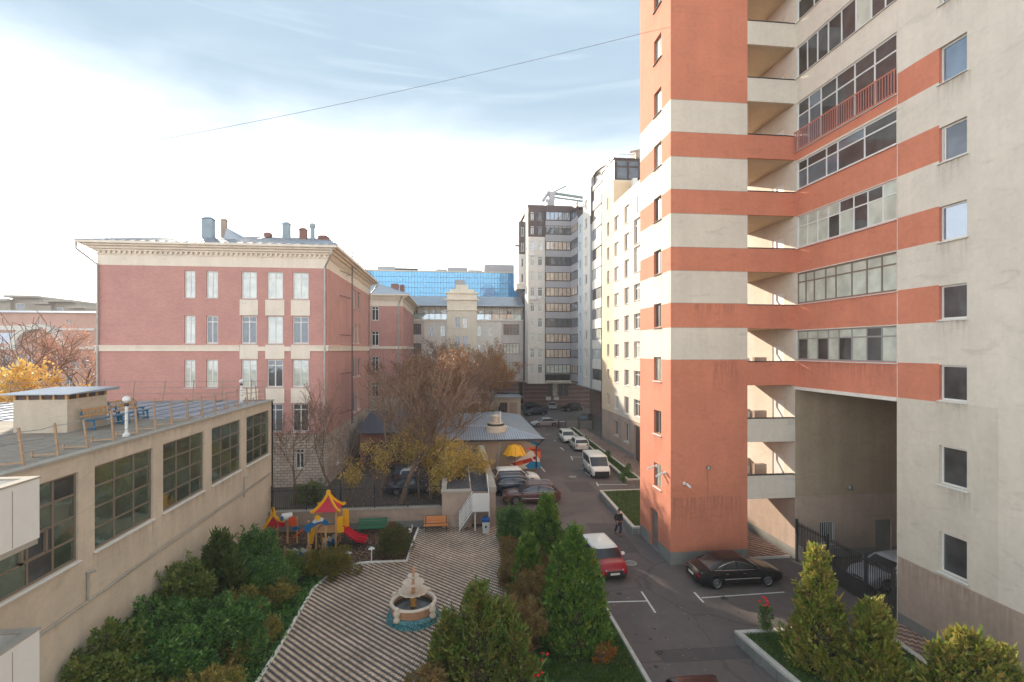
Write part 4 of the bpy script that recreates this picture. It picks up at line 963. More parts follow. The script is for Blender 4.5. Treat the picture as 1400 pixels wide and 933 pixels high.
chimney(wing, 535, 545, 388, 96, 22, M_chim); chimney(wing, 547, 553, 389.5, 97, 22, M_chim)
for (x, y) in ((PY(545, RY0), RY0 - .15),): q = MB(); q.tube([(x + .6, y - .7, 21.2), (x, y, 19.9), (x, y, 1)], .1, 6); q.build('downpipe', M_pipe, wing)

# low blue-roofed shed between the wings
shed = thing('yard_shed', 'low blue-roofed brick shed in the yard between the school wings', 'shed', (-9, 60, 0))
q = MB(); q.box(-10.2, 57, 0, -5.6, 66, 3.4); q.build('wall', M_chim, shed)
q = MB(); q.hexa([(-10.6, 56.4, 3.4), (-5.1, 56.4, 3.4), (-5.1, 66.4, 3.4), (-10.6, 66.4, 3.4), (-10.6, 56.4, 3.5), (-5.1, 56.4, 3.5), (-5.1, 66.4, 4.7), (-10.6, 66.4, 4.7)]); q.build('roof', mat('blue_roof', lin((70, 76, 92)), .5, .15, 1), shed)
for i in range(3): box('door', -9.6 + i * 1.4, 56.93, .1, -8.6 + i * 1.4, 57, 2.4, M_brown, shed)

# ------------------------------------------------------------------ cream apartment house with glass balconies
YM = 108.0
crm = thing('apartment_house', 'cream apartment house with central gable and glass top balconies behind the bare trees', 'building', (-2, YM, 0))
mx0, mx1 = PY(546, YM), PY(716, YM)
Wm = Wall((mx0, YM), (0, -1)); mm = lambda px: PY(px, YM) - mx0; mz = lambda v: ZV(v, 0, YM)
hm = []
for a, c in ((586.5, 593), (602, 609), (652, 658), (668, 674)):
    for r in range(5): hm.append((mm(a), mm(c), mz(460 + 26 * r), mz(445 + 26 * r)))
for a, c in ((622, 629), (632, 639)):
    for r in range(5): hm.append((mm(a), mm(c), mz(449 + 26 * r), mz(434 + 26 * r)))
for r in range(5): hm.append((mm(688), mm(710), mz(458 + 26.5 * r), mz(443 + 26.5 * r)))
for r in range(2): hm.append((mm(562), mm(576), mz(458 + 26.5 * r), mz(443 + 26.5 * r)))
b = MB(); Wm.grid(b, 0, mx1 - mx0, 0, mz(437), [h for h in hm if not (h[0] > mm(612) and h[1] < mm(650))], .3, lambda u, z: 1 if u > mm(685) or u < mm(580) else 0, us=[mm(685), mm(580)])
b.box(mx0, YM + .35, 0, mx1, YM + 14, mz(437), 0); b.box(mx0, YM - .25, mz(437) - .3, mx1, YM + 1, mz(437), 0)
Wn = Wall((PY(611, YM - .5), YM - .5), (0, -1)); sh = PY(611, YM - .5) - mx0
hn = [(h[0] - sh, h[1] - sh, h[2], h[3]) for h in hm if h[0] > mm(612) and h[1] < mm(650)]
Wn.grid(b, 0, mx1 * 0 + PY(652, YM - .5) - PY(611, YM - .5), 0, mz(402), hn, .3, lambda u, z: 2)
xa, xb = PY(611, YM - .5), PY(652, YM - .5)
b.box(xa + .01, YM - .15, 0, xb - .01, YM + 6, mz(402) - .02, 2)
b.box(xa - .5, YM - .9, mz(411), xb + .5, YM - .5, mz(409), 2); b.box(xa - .4, YM - .8, mz(425), xb + .4, YM - .5, mz(424), 2); b.box(xa - .3, YM - .8, mz(402), xb + .3, YM + 2, mz(400), 2)
xq = (xa + xb) / 2; b.prism([(xa + .6, YM - .6), (xb - .6, YM - .6), (xb - .6, YM), (xa + .6, YM)], mz(400), mz(396), 2); b.prism([(xq - 1.3, YM - .6), (xq + 1.3, YM - .6), (xq + 1.3, YM), (xq - 1.3, YM)], mz(396), mz(390), 2)
b.build('wall', [M_white_wall, mat('mauve_grey_render', lin((206, 196, 190)), .9, .08, .5, streak=.08), mat('warm_white_render', lin((234, 222, 202)), .9, .06, .5, streak=.08)], crm)
for h in hm:
    if not (h[0] > mm(612) and h[1] < mm(650)): window(crm, Wm, *h, d=.2, cols=(.5,) if h[1] - h[0] < 2 else (.2, .4, .6, .8), rows=(.75,), fw=.12, fmat=M_frame_br if h[1] - h[0] > 2 else M_white, glass=[G_dark, G_curt])
for h in hn: window(crm, Wn, *h, d=.2, cols=(.5,), fw=.12, glass=[G_dark, G_warm])
Wt = Wall((mx0, YM + 2), (0, -1)); b = MB()          # set-back top floor behind glass balustrades
ht = [(i * 2.0 + .5, i * 2.0 + 1.7, mz(436), mz(423)) for i in range(12) if not (mm(608) < i * 2 + 1 < mm(655))]
Wt.grid(b, 0, mx1 - mx0, mz(437), mz(419), ht, .2); b.box(mx0, YM + 2.3, mz(437), mx1, YM + 13, mz(419)); b.build('top_floor_wall', M_white_wall, crm)
for h in ht: window(crm, Wt, *h, d=.15, fw=.12, cols=(.5,), glass=[G_dark, G_curt], sill=False)
b = MB(); b.hexa([(mx0 - .3, YM - .2, mz(418.5)), (mx1, YM - .2, mz(418.5)), (mx1, YM + 14, mz(418.5)), (mx0 - .3, YM + 14, mz(418.5)), (mx0 - .3, YM - .2, mz(417.6)), (mx1, YM - .2, mz(417.6)), (mx1, YM + 5, mz(402)), (mx0 - .3, YM + 5, mz(402))]); b.build('roof', M_roofmetal, crm)
G_clear = glassmat('pale_green_balustrade_glass', lin((150, 178, 168)), .18)
for a, c in ((562, 611), (652, 713)):
    x = PY(a, YM - .2); xe = PY(c, YM - .2); n = 6
    q = MB(); q.box(x, YM - .24, mz(437), xe, YM - .2, mz(429.5)); q.build('glass_balustrade', G_clear, crm)
    q = MB()
    for i in range(n + 1): xx = x + (xe - x) * i / n; q.bar((xx, YM - .25, mz(437)), (xx, YM - .25, mz(419)), .12)
    q.bar((x, YM - .25, mz(429.3)), (xe, YM - .25, mz(429.3)), .12); q.build('balcony_frame', M_frame_br, crm)
q = MB(); q.tube([(mx1 - .3, YM - .3, mz(420)), (mx1 - .1, YM - .3, mz(437)), (mx1 - .1, YM - .3, 2)], .12, 6); q.build('downpipe', M_frame_br, crm)

# ------------------------------------------------------------------ blue glass office building
YO = 130.0
off = thing('office_building', 'long blue glass-walled office building rising behind the cream house', 'building', (0, YO, 0))
ox0, ox1 = PY(478, YO), PY(722, YO); oz = lambda v: ZV(v, 0, YO)
z1_ = oz(372.5)
q = MB(); q.box(ox0, YO, 0, ox1, YO + 20, z1_); q.build('glass_wall', G_blue, off)
q = MB(); nx = 62; nz = 18
for i in range(nx + 1):
    x = ox0 + (ox1 - ox0) * i / nx; q.box(x - .035, YO - .06, 8, x + .035, YO + .02, z1_)
for j in range(nz + 1):
    z = 8 + (z1_ - 8) * j / nz; q.box(ox0, YO - .05, z - .035, ox1, YO + .02, z + .035)
q.build('mullion_grid', mat('blue_grey_mullion', lin((50, 84, 120)), .5, .05, 2), off)['kind'] = 'stuff'
q = MB(); q.box(PY(622, YO), YO - .5, oz(392), PY(635, YO), YO + .1, oz(383)); q.box(PY(622, YO), YO - .5, oz(404), PY(635, YO), YO + .1, oz(396)); q.build('access_hatch', M_greyclad, off)
for (a, c, v) in ((516, 541, 366), (541, 572, 368), (596, 612, 368.5), (612, 640, 366), (640, 660, 369), (662, 722, 361)):
    q = MB(); q.box(PY(a, YO + 6), YO + 6, z1_, PY(c, YO + 6) - .2, YO + 12, ZV(v, 0, YO + 6)); q.build('roof_plant', M_greyclad if a != 541 else M_darkmetal, off)
q = MB(); q.box(ox0, YO - .1, z1_, ox1, YO + 20, z1_ + .3); q.build('roof_edge', M_grey_render, off)

# ------------------------------------------------------------------ far-left houses
Yp = 96
pk = thing('townhouse', 'pinkish house with a big arched gable behind the bare tree at far left', 'building', (-80, Yp, 0))
lx = lambda px: PY(px, Yp)
Wp = Wall((lx(-160), Yp), (0, -1)); lz = lambda v: ZV(v, lx(60), Yp); lu = lambda px: lx(px) - lx(-160)
M_pink = mat('faded_pink_render', lin((204, 164, 148)), .9, .1, .5)
hp = [(lu(a), lu(a + 10), lz(505), lz(486)) for a in (-60, -40, -20, 2, 20, 36, 72, 84, 98, 112)] + [(lu(a), lu(a + 8), lz(535), lz(515)) for a in (-40, -10, 10, 30, 70, 90)] + [(lu(-60), lu(24), lz(470), lz(455)), (lu(78), lu(87), lz(470), lz(458)), (lu(52), lu(56), lz(445), lz(436)), (lu(92), lu(97), lz(443), lz(437))]
b = MB(); Wp.grid(b, 0, lu(135), 0, lz(428), hp, .3); b.box(lx(-160), Yp + .35, 0, lx(135), Yp + 16, lz(428)); b.build('wall', M_pink, pk)
for h in hp: window(pk, Wp, *h, d=.25, cols=(.5,), fw=.12, glass=[G_dark, G_sky], sill=False)
q = MB(); cxp = lx(56); 
for rr, yy in ((3.9, .5), ):
    for i in range(16):
        t0, t1 = math.pi * i / 16, math.pi * (i + 1) / 16
        q.bar((cxp + rr * math.cos(t0), Yp - yy, lz(478) + rr * math.sin(t0)), (cxp + rr * math.cos(t1), Yp - yy, lz(478) + rr * math.sin(t1)), 1.2, .9)
q.box(lx(-100), Yp - .4, lz(478), lx(26), Yp, lz(474)); q.box(lx(86), Yp - .4, lz(478), lx(130), Yp, lz(474)); q.box(lx(-100), Yp - .3, lz(452), lx(40), Yp, lz(446))
q.box(lx(72), Yp - .3, lz(452), lx(130), Yp, lz(449)); q.build('arch_moulding', M_white_wall, pk)
q = MB(); q.hexa([(lx(-160), Yp - .5, lz(428)), (lx(136), Yp - .5, lz(428)), (lx(136), Yp + 16, lz(428)), (lx(-160), Yp + 16, lz(428)), (lx(-160), Yp + 2, lz(424)), (lx(136), Yp + 2, lz(424)), (lx(136), Yp + 12, lz(424)), (lx(-160), Yp + 12, lz(424))]); q.build('roof', M_roofmetal, pk)
fc = thing('concrete_block', 'grey stepped concrete block on the skyline behind the pink house', 'building', (-110, 150, 0))
Yf = 150
for (a, c, v) in ((-200, 10, 411), (8, 48, 407), (46, 66, 416), (62, 97, 413), (94, 114, 422)):
    x0, x1 = PY(a, Yf), PY(c, Yf) - .05; z = ZV(v, (x0 + x1) / 2, Yf)
    q = MB(); q.box(x0, Yf + (a % 3), 0, x1, Yf + 15, z); q.build('wall', M_concrete, fc)
    q = MB(); q.box(x0 - .3, Yf - .4, z, x1 + .3, Yf + 15, z + .6); q.build('parapet', M_concrete, fc)
    Wx = Wall((x0, Yf + (a % 3)), (0, -1))
    for k in range(int((x1 - x0) / 4)):
        for r in range(3): window(fc, Wx, 1 + k * 4, 3 + k * 4, z - 3 - r * 3.2, z - 1.4 - r * 3.2, -.03, fw=.1, glass=G_dark, sill=False)
sl = thing('apartment_house', 'small slice of a pale house with balconies on the skyline left of the school', 'building', (PY(125, 170), 170, 0))
x0, x1 = PY(122, 170), PY(150, 170)
q = MB(); q.box(x0 + .8, 170, 0, x1, 182, ZV(426, x0, 170)); q.build('wall', M_greyclad, sl)
for v in (430, 444, 458, 472):
    q = MB(); z = ZV(v, x0, 170); q.box(x0 - .5, 169, z - 1.2, x0 + 6, 170, z); q.build('balcony', M_grey_render, sl)
# ------------------------------------------------------------------ beige low building (gym) on the left
XG = -12.67; GY1 = 37.5; GZ = 8.9
gym = thing('low_building', 'low beige building with large gridded windows and a usable flat roof', 'building', (XG, GY1, 0))
Wg = Wall((XG, -2), (1, 0)); gu = lambda px: PX(px, XG) + 2
gw = [(gu(129.5), gu(209)), (gu(223), gu(279)), (gu(289.5), gu(329)), (gu(337), gu(368))]
w5 = (gw[0][0] - 6.3, gu(107))
holes = [(a, c, 5.38, 8.36) for a, c in gw] + [(w5[0], w5[1], 5.38, 8.36)]
b = MB(); Wg.grid(b, 0, GY1 + 2, 0, GZ, holes, .22)
b.box(-34, -2, 0, XG - .3, GY1 - .01, GZ - .02); b.box(-34, GY1 - .3, 0, XG, GY1, GZ - .01)
b.build('wall', M_gym, gym)
q = MB(); q.box(XG - .28, -2, GZ, XG + .07, GY1 + .07, GZ + .09); q.box(-34, GY1 - .2, GZ, XG - .29, GY1 + .07, GZ + .09); q.build('roof_coping', M_concrete, gym)
for h in holes[:4]:
    stain(gym, Wg, h[0] - .1, h[1] + .1, h[2] - .06, 1.5); stain(gym, Wg, h[0] - .3, h[1] + .3, GZ - .02, .5); window(gym, Wg, *h, d=.14, cols=(1 / 3, 2 / 3), rows=(.25, .5, .75), fw=.075, fmat=M_frame_br, glass=[G_green], split=True, sill=True)
window(gym, Wg, *holes[4], d=.14, cols=(.2, .42, .64, .82), rows=(.25, .5, .75), fw=.075, fmat=M_frame_br, glass=[G_green, G_green, G_dark], split=True, sill=True)
q = MB(); a = Wg.p(gu(28) , 6.13, -.02); c = Wg.p(gu(65), 6.85, -.08)
for z in (6.13, 6.83): q.box(XG - .1, PX(30, XG), z, XG - .02, PX(65, XG), z + .07)
for y in (PX(30, XG), PX(64, XG)): q.box(XG - .1, y, 6.13, XG - .02, y + .08, 6.9)
q.build('opening_vent', M_frame_br, gym)
q = MB(); q.tube([(XG + .05, 8, 3.75), (XG + .05, 20, 3.8), (XG + .05, 24.0, 3.95), (XG + .05, 37, 4.0)], .035, 6)
q.tube([(XG + .05, 8, 3.65), (XG + .05, 37, 3.9)], .02, 5); q.build('wall_pipe', M_pipe, gym)
for px, v0, v1 in ((118, 783, 822), (333, 652, 680)):
    y = PX(px, XG); q = MB(); d = XG * SY + y * CY
    z0 = CAMZ - (v1 - HV) * d / FPX; z1 = CAMZ - (v0 - HV) * d / FPX
    q.tube([(XG + .06, y, z0), (XG + .06, y, z1)], .04, 6); q.tube([(XG, y, z1), (XG + .25, y + .1, z1 + .02)], .05, 6); q.build('vent_pipe', M_pipe, gym)
# roof surfaces: planks near, standing-seam metal beyond, parapet on the far left
box('dark_gap_sheet', -33.9, 6, GZ - .01, XG - .3, 28, GZ + .004, M_brown, gym)  # dark sheet added under the planks to deepen their shadowed gaps
q = MB(); yv = 28.0
rows_ = np.arange(6, yv, .36)
for i, y in enumerate(rows_): q.box(-33.9, y, GZ, XG - .3, y + .295, GZ + .03 + random.uniform(0, .012))
q.build('roof_deck', M_terra, gym)['kind'] = 'stuff'
box('roof_membrane', -33.9, yv + .05, GZ, XG - .3, GY1 - .2, GZ + .05, M_roofmetal, gym)
q = MB()
for x in np.arange(-33.5, XG - .4, 1.1): q.bar((x, yv + .1, GZ + .07), (x, GY1 - .25, GZ + .07), .05, .06)
for y in np.arange(yv + 1, GY1, 2.2): q.bar((-33.9, y, GZ + .06), (XG - .3, y, GZ + .06), .04, .04)
q.build('roof_seams', M_roofmetal, gym)['kind'] = 'stuff'
# railing: leaning posts and wires, on both edges
M_post = mat('rusty_cream_paint', lin((176, 146, 118)), .7, .2, 6)
q = MB(); posts = []
for px, v in ((35, 637), (82, 624), (122, 614), (158, 604), (190, 596), (215, 588), (238, 583), (259, 577), (279, 572), (297, 567), (313, 562), (327, 558), (340, 554), (352, 552), (364, 549)):
    y = PX(px, XG - .35); posts.append(y)
for i, y in enumerate(posts):
    o = MB(); le = .45 + random.uniform(-.12, .12); hh = 1.15 + random.uniform(-.1, .1); x = XG - .4
    o.bar((x, y, GZ), (x - .02, y - le * .35, GZ + hh), .06); o.bar((x, y, GZ + .15), (x - .8, y, GZ + .1), .05); o.bar((x - .8, y, GZ), (x - .8, y, GZ + .25), .06)
    o.build('railing_post', M_post, gym)
o = MB()
for f in (.45, .8, 1.1):
    for i in range(len(posts) - 1): o.tube([(XG - .41, posts[i] - .15 * f, GZ + f), (XG - .41, (posts[i] + posts[i + 1]) / 2, GZ + f - .05), (XG - .41, posts[i + 1] - .15 * f, GZ + f)], .012, 4, cap=False)
o.tube([(XG - .41, posts[0] - .15, GZ + 1.1), (XG - .41, posts[0] - 4, GZ + 1.05)], .012, 4); o.tube([(XG - .41, posts[0] - .15, GZ + .8), (XG - .41, posts[0] - 4, GZ + .75)], .012, 4)
o.build('railing_wire', M_steel, gym)
for i, x in enumerate(np.arange(-33, XG - 1, 1.9)):
    o = MB(); o.bar((x, GY1 - .4, GZ), (x + random.uniform(-.1, .1), GY1 - .1, GZ + 1.5), .05); o.bar((x, GY1 - .4, GZ + .1), (x, GY1 - 1.3, GZ + .1), .05); o.bar((x, GY1 - 1.3, GZ), (x, GY1 - 1.3, GZ + .4), .06); o.build('railing_post', M_post, gym)
o = MB()
for z in (.6, 1.0, 1.4): o.tube([(-33, GY1 - .3, GZ + z), (XG - .4, GY1 - .3, GZ + z)], .013, 4)
o.build('railing_wire', M_steel, gym)
# roof shed
rs = thing('roof_shed', 'small rendered shed with a flat overhanging tin lid standing on the flat roof', 'shed', (-17, 25, GZ))
xa, xb, ya, yb = -18.6, -16.5, 23.9, 26.4
box('wall', xa, ya, GZ + .03, xb, yb, 10.35, M_gym, rs)
q = MB(); q.box(xa + .06, ya + .06, 10.35, xb - .06, yb - .06, 10.58); q.build('vent_gap', M_brown, rs)
q = MB()
for i in range(5):
    q.box(xa + i * (xb - xa - .08) / 4, ya - .002, 10.35, xa + i * (xb - xa - .08) / 4 + .08, ya + .1, 10.58)
    q.box(xb - .1, ya + i * (yb - ya - .08) / 4, 10.35, xb + .002, ya + i * (yb - ya - .08) / 4 + .08, 10.58)
q.build('strut', M_wood, rs)
q = MB(); cx, cy = (xa + xb) / 2, (ya + yb) / 2
q.hexa([(xa - .35, ya - .35, 10.58), (xb + .35, ya - .35, 10.58), (xb + .35, yb + .35, 10.58), (xa - .35, yb + .35, 10.58), (xa - .35, ya - .35, 10.62), (xb + .35, ya - .35, 10.62), (xb + .35, yb + .35, 10.72), (xa - .35, yb + .35, 10.72)]); q.build('lid', M_roofmetal, rs)
# benches and lamps on the roof
M_bluep = mat('blue_paint', lin((34, 104, 140)), .5, .1, 4)
def roof_bench(x, y, rz, label, grp='blue-framed benches on the flat roof'):
    t = thing('bench', label, 'bench', (0, 0, 0), grp)
    for s in (-.85, .85):
        q = MB(); q.bar((s, -.25, 0), (s, -.2, .45), .06); q.bar((s, .2, 0), (s, .35, .95), .06); q.bar((s, -.25, .42), (s, .25, .42), .06); q.bar((s, -.22, .1), (s, .24, .1), .05); q.build('side_frame', M_bluep, t)
    for i in range(4): box('seat_slat', -.95, -.26 + i * .12, .45, .95, -.17 + i * .12, .48, M_bluep, t)
    for i in range(2): box('back_rail', -.95, .25 + i * .06, .58 + i * .27, .95, .28 + i * .06, .66 + i * .27, M_wood, t)
    q = MB()
    for i in range(9): q.bar((-.8 + i * .2, .27, .64), (-.8 + i * .2, .32, .87), .035)
    q.build('back_spindles', M_wood, t)['kind'] = 'stuff'
    t.location = (x, y, GZ + .03); t.rotation_euler = (0, 0, rz); return t
roof_bench(-15.95, 25.3, R(86), 'blue-framed bench against the roof shed wall, nearest the camera')
roof_bench(-15.9, 27.4, R(93), 'middle blue-framed bench beside the roof shed')
roof_bench(-17.0, 28.8, R(84), 'rear blue-framed bench furthest from the roof edge')
def globe_lamp(x, y, h, label):
    t = thing('globe_lamp', label, 'lamp', (x, y, GZ + .02))
    q = MB(); q.tube([(x, y, GZ), (x, y, GZ + h)], .06, 8); q.lathe(x, y, [(.14, GZ + .02), (.14, GZ + .12), (.06, GZ + .2)], 10); q.build('pole', M_white, t)
    q = MB(); q.lathe(x, y, [(.07, GZ + h - .08), (.1, GZ + h), (.09, GZ + h + .04)], 10); q.build('collar', M_brown, t)
    q = MB(); z = GZ + h + .2; q.lathe(x, y, [(.15 * math.sin(a), z - .14 * math.cos(a)) for a in [.15 + i * .28 for i in range(11)]], 14); q.build('globe', M_white, t, smooth=True)
globe_lamp(*P(173, 598, GZ)[:2], 1.35, 'white globe lamp on the flat roof beside the blue benches')
pl = P(330, 551, GZ); globe_lamp(pl[0], pl[1], 1.25, 'white globe lamp at the far corner of the flat roof')
ct = thing('crate_table', 'small blue metal rack at the left end of the flat roof', 'rack', (-19.3, 24, GZ))
q = MB()
for x in (-19.6, -18.9):
    q.bar((x, 23.4, GZ), (x, 23.4, GZ + 1.1), .05)
for z in (.5, .8, 1.08): q.bar((-19.6, 23.4, GZ + z), (-18.9, 23.4, GZ + z), .04)
q.build('frame', M_bluep, ct)

# balconies of the house the picture is taken from
for i, z in enumerate((9.7, 6.4)):
    t = thing('balcony', ('upper' if i == 0 else 'lower') + ' white panelled balcony projecting at the left edge of the view', 'balcony', (-9, 12.3, z - 1.3))
    q = MB(); x = -9.0; yb = PX(54, x)
    q.box(x - .06, 4, z - 1.3, x, yb, z); q.build('side_panel', M_white, t)
    q = MB(); q.box(x - 3.2, yb - .06, z - 1.3, x - .062, yb - .004, z - .002); q.build('end_panel', M_white, t)
    q = MB(); q.box(x - .2, 4, z + .002, x + .02, yb + .02, z + .04); q.box(x - 3.2, yb - .18, z + .003, x - .2, yb + .018, z + .038); q.build('rim', M_concrete, t)
    q = MB(); q.box(x - 3.2, 4, z - 1.42, x - .02, yb - .02, z - 1.3); q.build('floor_slab', M_concrete, t)
    for k in range(3):
        q = MB(); y = yb - .7 - k * 1.2; q.box(x + .001, y, z - 1.28, x + .006, y + .02, z - .1); q.build('panel_joint', M_concrete, t)

# ------------------------------------------------------------------ low wall, iron fence
lw = thing('low_wall', 'low rendered retaining wall along the back of the playground', 'wall', (-7, 36.8, 0))
xw0, xw1 = XG + .05, -.9; yw = 36.6
box('wall', xw0, yw, 0, xw1, yw + .35, 1.3, M_taupe, lw); box('plinth', xw0, yw - .05, 0, xw1, yw, .45, M_plinth, lw); box('coping', xw0, yw - .07, 1.3, xw1, yw + .42, 1.38, M_concrete, lw)
fn = thing('iron_fence', 'black iron railings standing on the low playground wall', 'fence', (-7, yw + .2, 1.38))
q = MB(); n = int((xw1 - xw0) / .13)
for i in range(n): x = xw0 + .1 + i * .13; q.box(x - .01, yw + .19, 1.38, x + .01, yw + .21, 2.95 + (.1 if i % 2 else 0))
q.build('bars', M_darkmetal, fn)['kind'] = 'stuff'
q = MB(); q.bar((xw0, yw + .2, 1.55), (xw1, yw + .2, 1.55), .04); q.bar((xw0, yw + .2, 2.75), (xw1, yw + .2, 2.75), .04); q.build('rail', M_darkmetal, fn)
for i in range(6): x = xw0 + .1 + i * (xw1 - xw0 - .2) / 5; box('post', x - .04, yw + .16, 1.38, x + .04, yw + .24, 3.1, M_darkmetal, fn)

# ------------------------------------------------------------------ garage-entrance annex with roof walkway and stair
ax0, ax1 = -.9, 2.85; ay0, ay1 = 36.1, 52.0; az = 2.45
an = thing('annex', 'low rendered annex with dark tiled roof walkway and outside stair by the patio', 'building', (1, ay0, 0))
xl, xr = PY(645, ay0) , PY(668, ay0)
q = MB(); q.box(ax0, ay0, 0, xl, ay1, az); q.box(xr + .02, ay0, 0, ax1, ay1, az); q.box(xl, ay0 + .6, 0, xr + .02, ay1, az - .12); q.build('wall', M_taupe, an)
q = MB(); q.box(ax0 - .08, ay0 - .08, az, xl - .05, ay0 + .5, az + .14); q.box(xr + .05, ay0 - .06, az, ax1 + .06, ay1, az + .34); q.box(ax0 - .06, ay0 + .5, az, ax0 + .3, ay1, az + .14); q.build('parapet', M_concrete, an)
M_dtile = gridmat('dark_roof_tile', lin((70, 76, 86)), lin((62, 68, 80)), lin((40, 42, 48)), .6, .6, .03, axis='xy', var=.2, rough=.5)
q = MB(); q.box(ax0 + .31, ay0 + .52, az + .002, xl - .1, ay1, az + .03); q.box(xl + .02, ay0 + .62, az - .1, xr, ay1, az - .07); q.build('roof_tiles', M_dtile, an)
q = MB()
for y in (42, 45): pass
for x in (xl - .05,): q.bar((x, ay0 + 3, az + .03), (x, ay1, az + .03), .08, .06)
q.bar((xl - .05, 44.5, az), (xl - .05, 44.5, az + 1.6), .06)
q.bar((PY(635, 43), 43, az), (PY(635, 43), 43, az + 1.6), .06)
q.build('roof_post', M_white, an)
box('landing', xl + .02, ay0 - .9, 1.3, xr - .02, ay0 + .58, 1.4, M_concrete, an)
q = MB(); q.box(xl + .04, ay0 - .94, 1.36, xr - .03, ay0 - .9, 2.62); q.build('landing_panel', M_white, an)
q = MB()
for yy in (ay0 - .85, ay0 - .12):
    xs0 = PY(628, yy)
    for f in (.0, .2, .4, .6, .8, 1.0):
        q.bar((xs0, yy, .15 + .95 * f), (xl + .05, yy, 1.45 + 1.1 * f), .065)
    for k in range(4): x = xs0 + (xl - xs0) * k / 3; zb = 1.3 * k / 3; q.bar((x, yy, zb), (x, yy, zb + 1.2), .05)
q.build('stair_railing', M_white, an)
for k in range(8):
    x = PY(629, ay0) + (xl - PY(629, ay0)) * k / 8
    box('step', x, ay0 - .84, .14 + k * .155, x + .3, ay0 - .13, .19 + k * .155, M_concrete, an)
q = MB(); q.bar((xr - .02, ay0 - .9, 1.3), (xr - .02, ay0 - .9, 2.4), .06); q.bar((xr - .02, ay0 - .9, 2.4), (xr - .02, ay0 + 1.6, 3.3), .05); q.bar((xr - .02, ay0 - .9, 0), (xr - .02, ay0 - .9, 1.3), .08); q.bar((xl + .2, ay0 - .8, 0), (xl + .2, ay0 - .8, 1.3), .08); q.build('handrail', M_white, an)
box('door', PY(602, ay0) if 0 else -.6, ay0 - .02, .05, .1, ay0, 1.9, M_taupe, an)

# ------------------------------------------------------------------ pavilion with hipped metal roof and mural
pv = thing('pavilion', 'single-storey pavilion with hipped metal roof and a colourful mural facing the car park', 'building', (4, 53, 0))
bx0, bx1, by0, by1 = -1.6, 8.55, 53.0, 71.5; ez = 3.25
box('wall', bx0, by0, 0, bx1, by1, ez - .05, mat('pavilion_render', lin((172, 152, 130)), .9, .1, .6, streak=.08), pv)
q = MB(); X0, X1, Y0, Y1 = bx0 - .6, bx1 + .6, by0 - .7, by1 + .5
e = [(X0, Y0, ez), (X1, Y0, ez), (X1, Y1, ez + .05), (X0, Y1, ez + .05)]
RZ = 3.95
a, c, d_ = (2.0, 57.6, RZ), (5.2, 57.6, RZ), (5.8, Y1, 3.75)
a2 = (1.2, 57.6, RZ)
q.face([e[0], e[1], c, a2]); q.face([e[1], e[2], d_, c]); q.face([e[0], a2, (0.5, Y1, 3.6), e[3]]); q.face([a2, c, d_, (0.5, Y1, 3.6)]); q.face(e[::-1])
q.build('roof', M_roofmetal, pv)
M_zinc = mat('bright_zinc', lin((196, 202, 214)), .35, .1, 1, metal=.4)
q = MB(); n = 46
for i in range(n + 1):
    x = X0 + (X1 - X0) * i / n
    t = min(1, (x - X0) / (a2[0] - X0), (X1 - x) / (X1 - c[0]))
    if t > .02: q.bar((x, Y0, ez + .04), (x, Y0 + t * (57.6 - Y0), ez + .04 + t * (RZ - ez)), .09, .07)
q.build('corrugation', M_zinc, pv)['kind'] = 'stuff'
q = MB(); q.bar(e[1], c, .22, .12); q.bar(e[0], a2, .22, .12); q.bar(c, d_, .5, .08); q.bar(a2, c, .3, .1); q.build('roof_ridge', M_zinc, pv)
q = MB(); q.box(X0 - .05, Y0 - .12, ez - .14, X1 + .05, Y0 - .02, ez + .01); q.box(X1, Y0, ez - .14, X1 + .1, Y1, ez + .01); q.build('gutter', M_darkmetal, pv)
q = MB(); q.tube([(X1 - .05, Y0 + .0, ez - .1), (bx1 - .1, by0 - .12, 2.4), (bx1 - .1, by0 - .12, .1)], .06, 6); q.build('downpipe', M_darkmetal, pv)
vx, vy = PY(678, 55.3), 55.6
q = MB(); q.lathe(vx, vy, [(1.2, 3.3), (1.2, 4.15), (1.1, 4.2), (.5, 4.2)], 20); q.lathe(vx, vy, [(.85, 4.2), (.85, 4.6)], 16); q.lathe(vx, vy, [(.38, 4.6), (.38, 5.2)], 16); q.lathe(vx, vy, [(.6, 5.2), (.6, 5.28), (.1, 5.45)], 16)
q.build('roof_ventilator', mat('ventilator_render', lin((206, 194, 176)), .8, .1, 2), pv)
q = MB(); q.lathe(vx, vy, [(.9, 4.26), (.9, 4.46)], 16); q.build('vent_slot', M_darkmetal, pv)
q = MB(); q.tube([(PY(684, 55.2), 55.2, 4), (PY(684, 55.2), 55.2, 5.8)], .08, 8); q.build('flue', M_white, pv)
def mural(pts, m, k):
    q = MB(); x = [(PY(u, by0), ZV(v, PY(u, by0), by0)) for u, v in pts]
    y = by0 - .012 - .004 * k
    q.face([(a, y, max(.05, c)) for a, c in x][::-1]); q.build('mural_paint', m, pv)
C_ = lambda n_, c: mat('mural_' + n_, lin(c), .8, .06, 3)
m_red, m_or, m_bl, m_wh, m_gr, m_te = C_('red', (176, 40, 34)), C_('orange', (222, 104, 50)), C_('blue', (26, 130, 178)), C_('white', (226, 214, 198)), C_('grey', (150, 138, 126)), C_('teal', (28, 120, 150))
mural([(697, 636), (727, 615), (738, 628), (739, 641), (716, 641)], m_wh, 0)
mural([(698, 634), (712, 630), (726, 626), (729, 631), (714, 635), (704, 637)], m_red, 2); mural([(705, 633), (714, 631), (716, 635), (706, 637)], m_or, 3)
mural([(718, 637), (726, 631), (739, 632), (739, 641), (722, 641)], m_bl, 3)
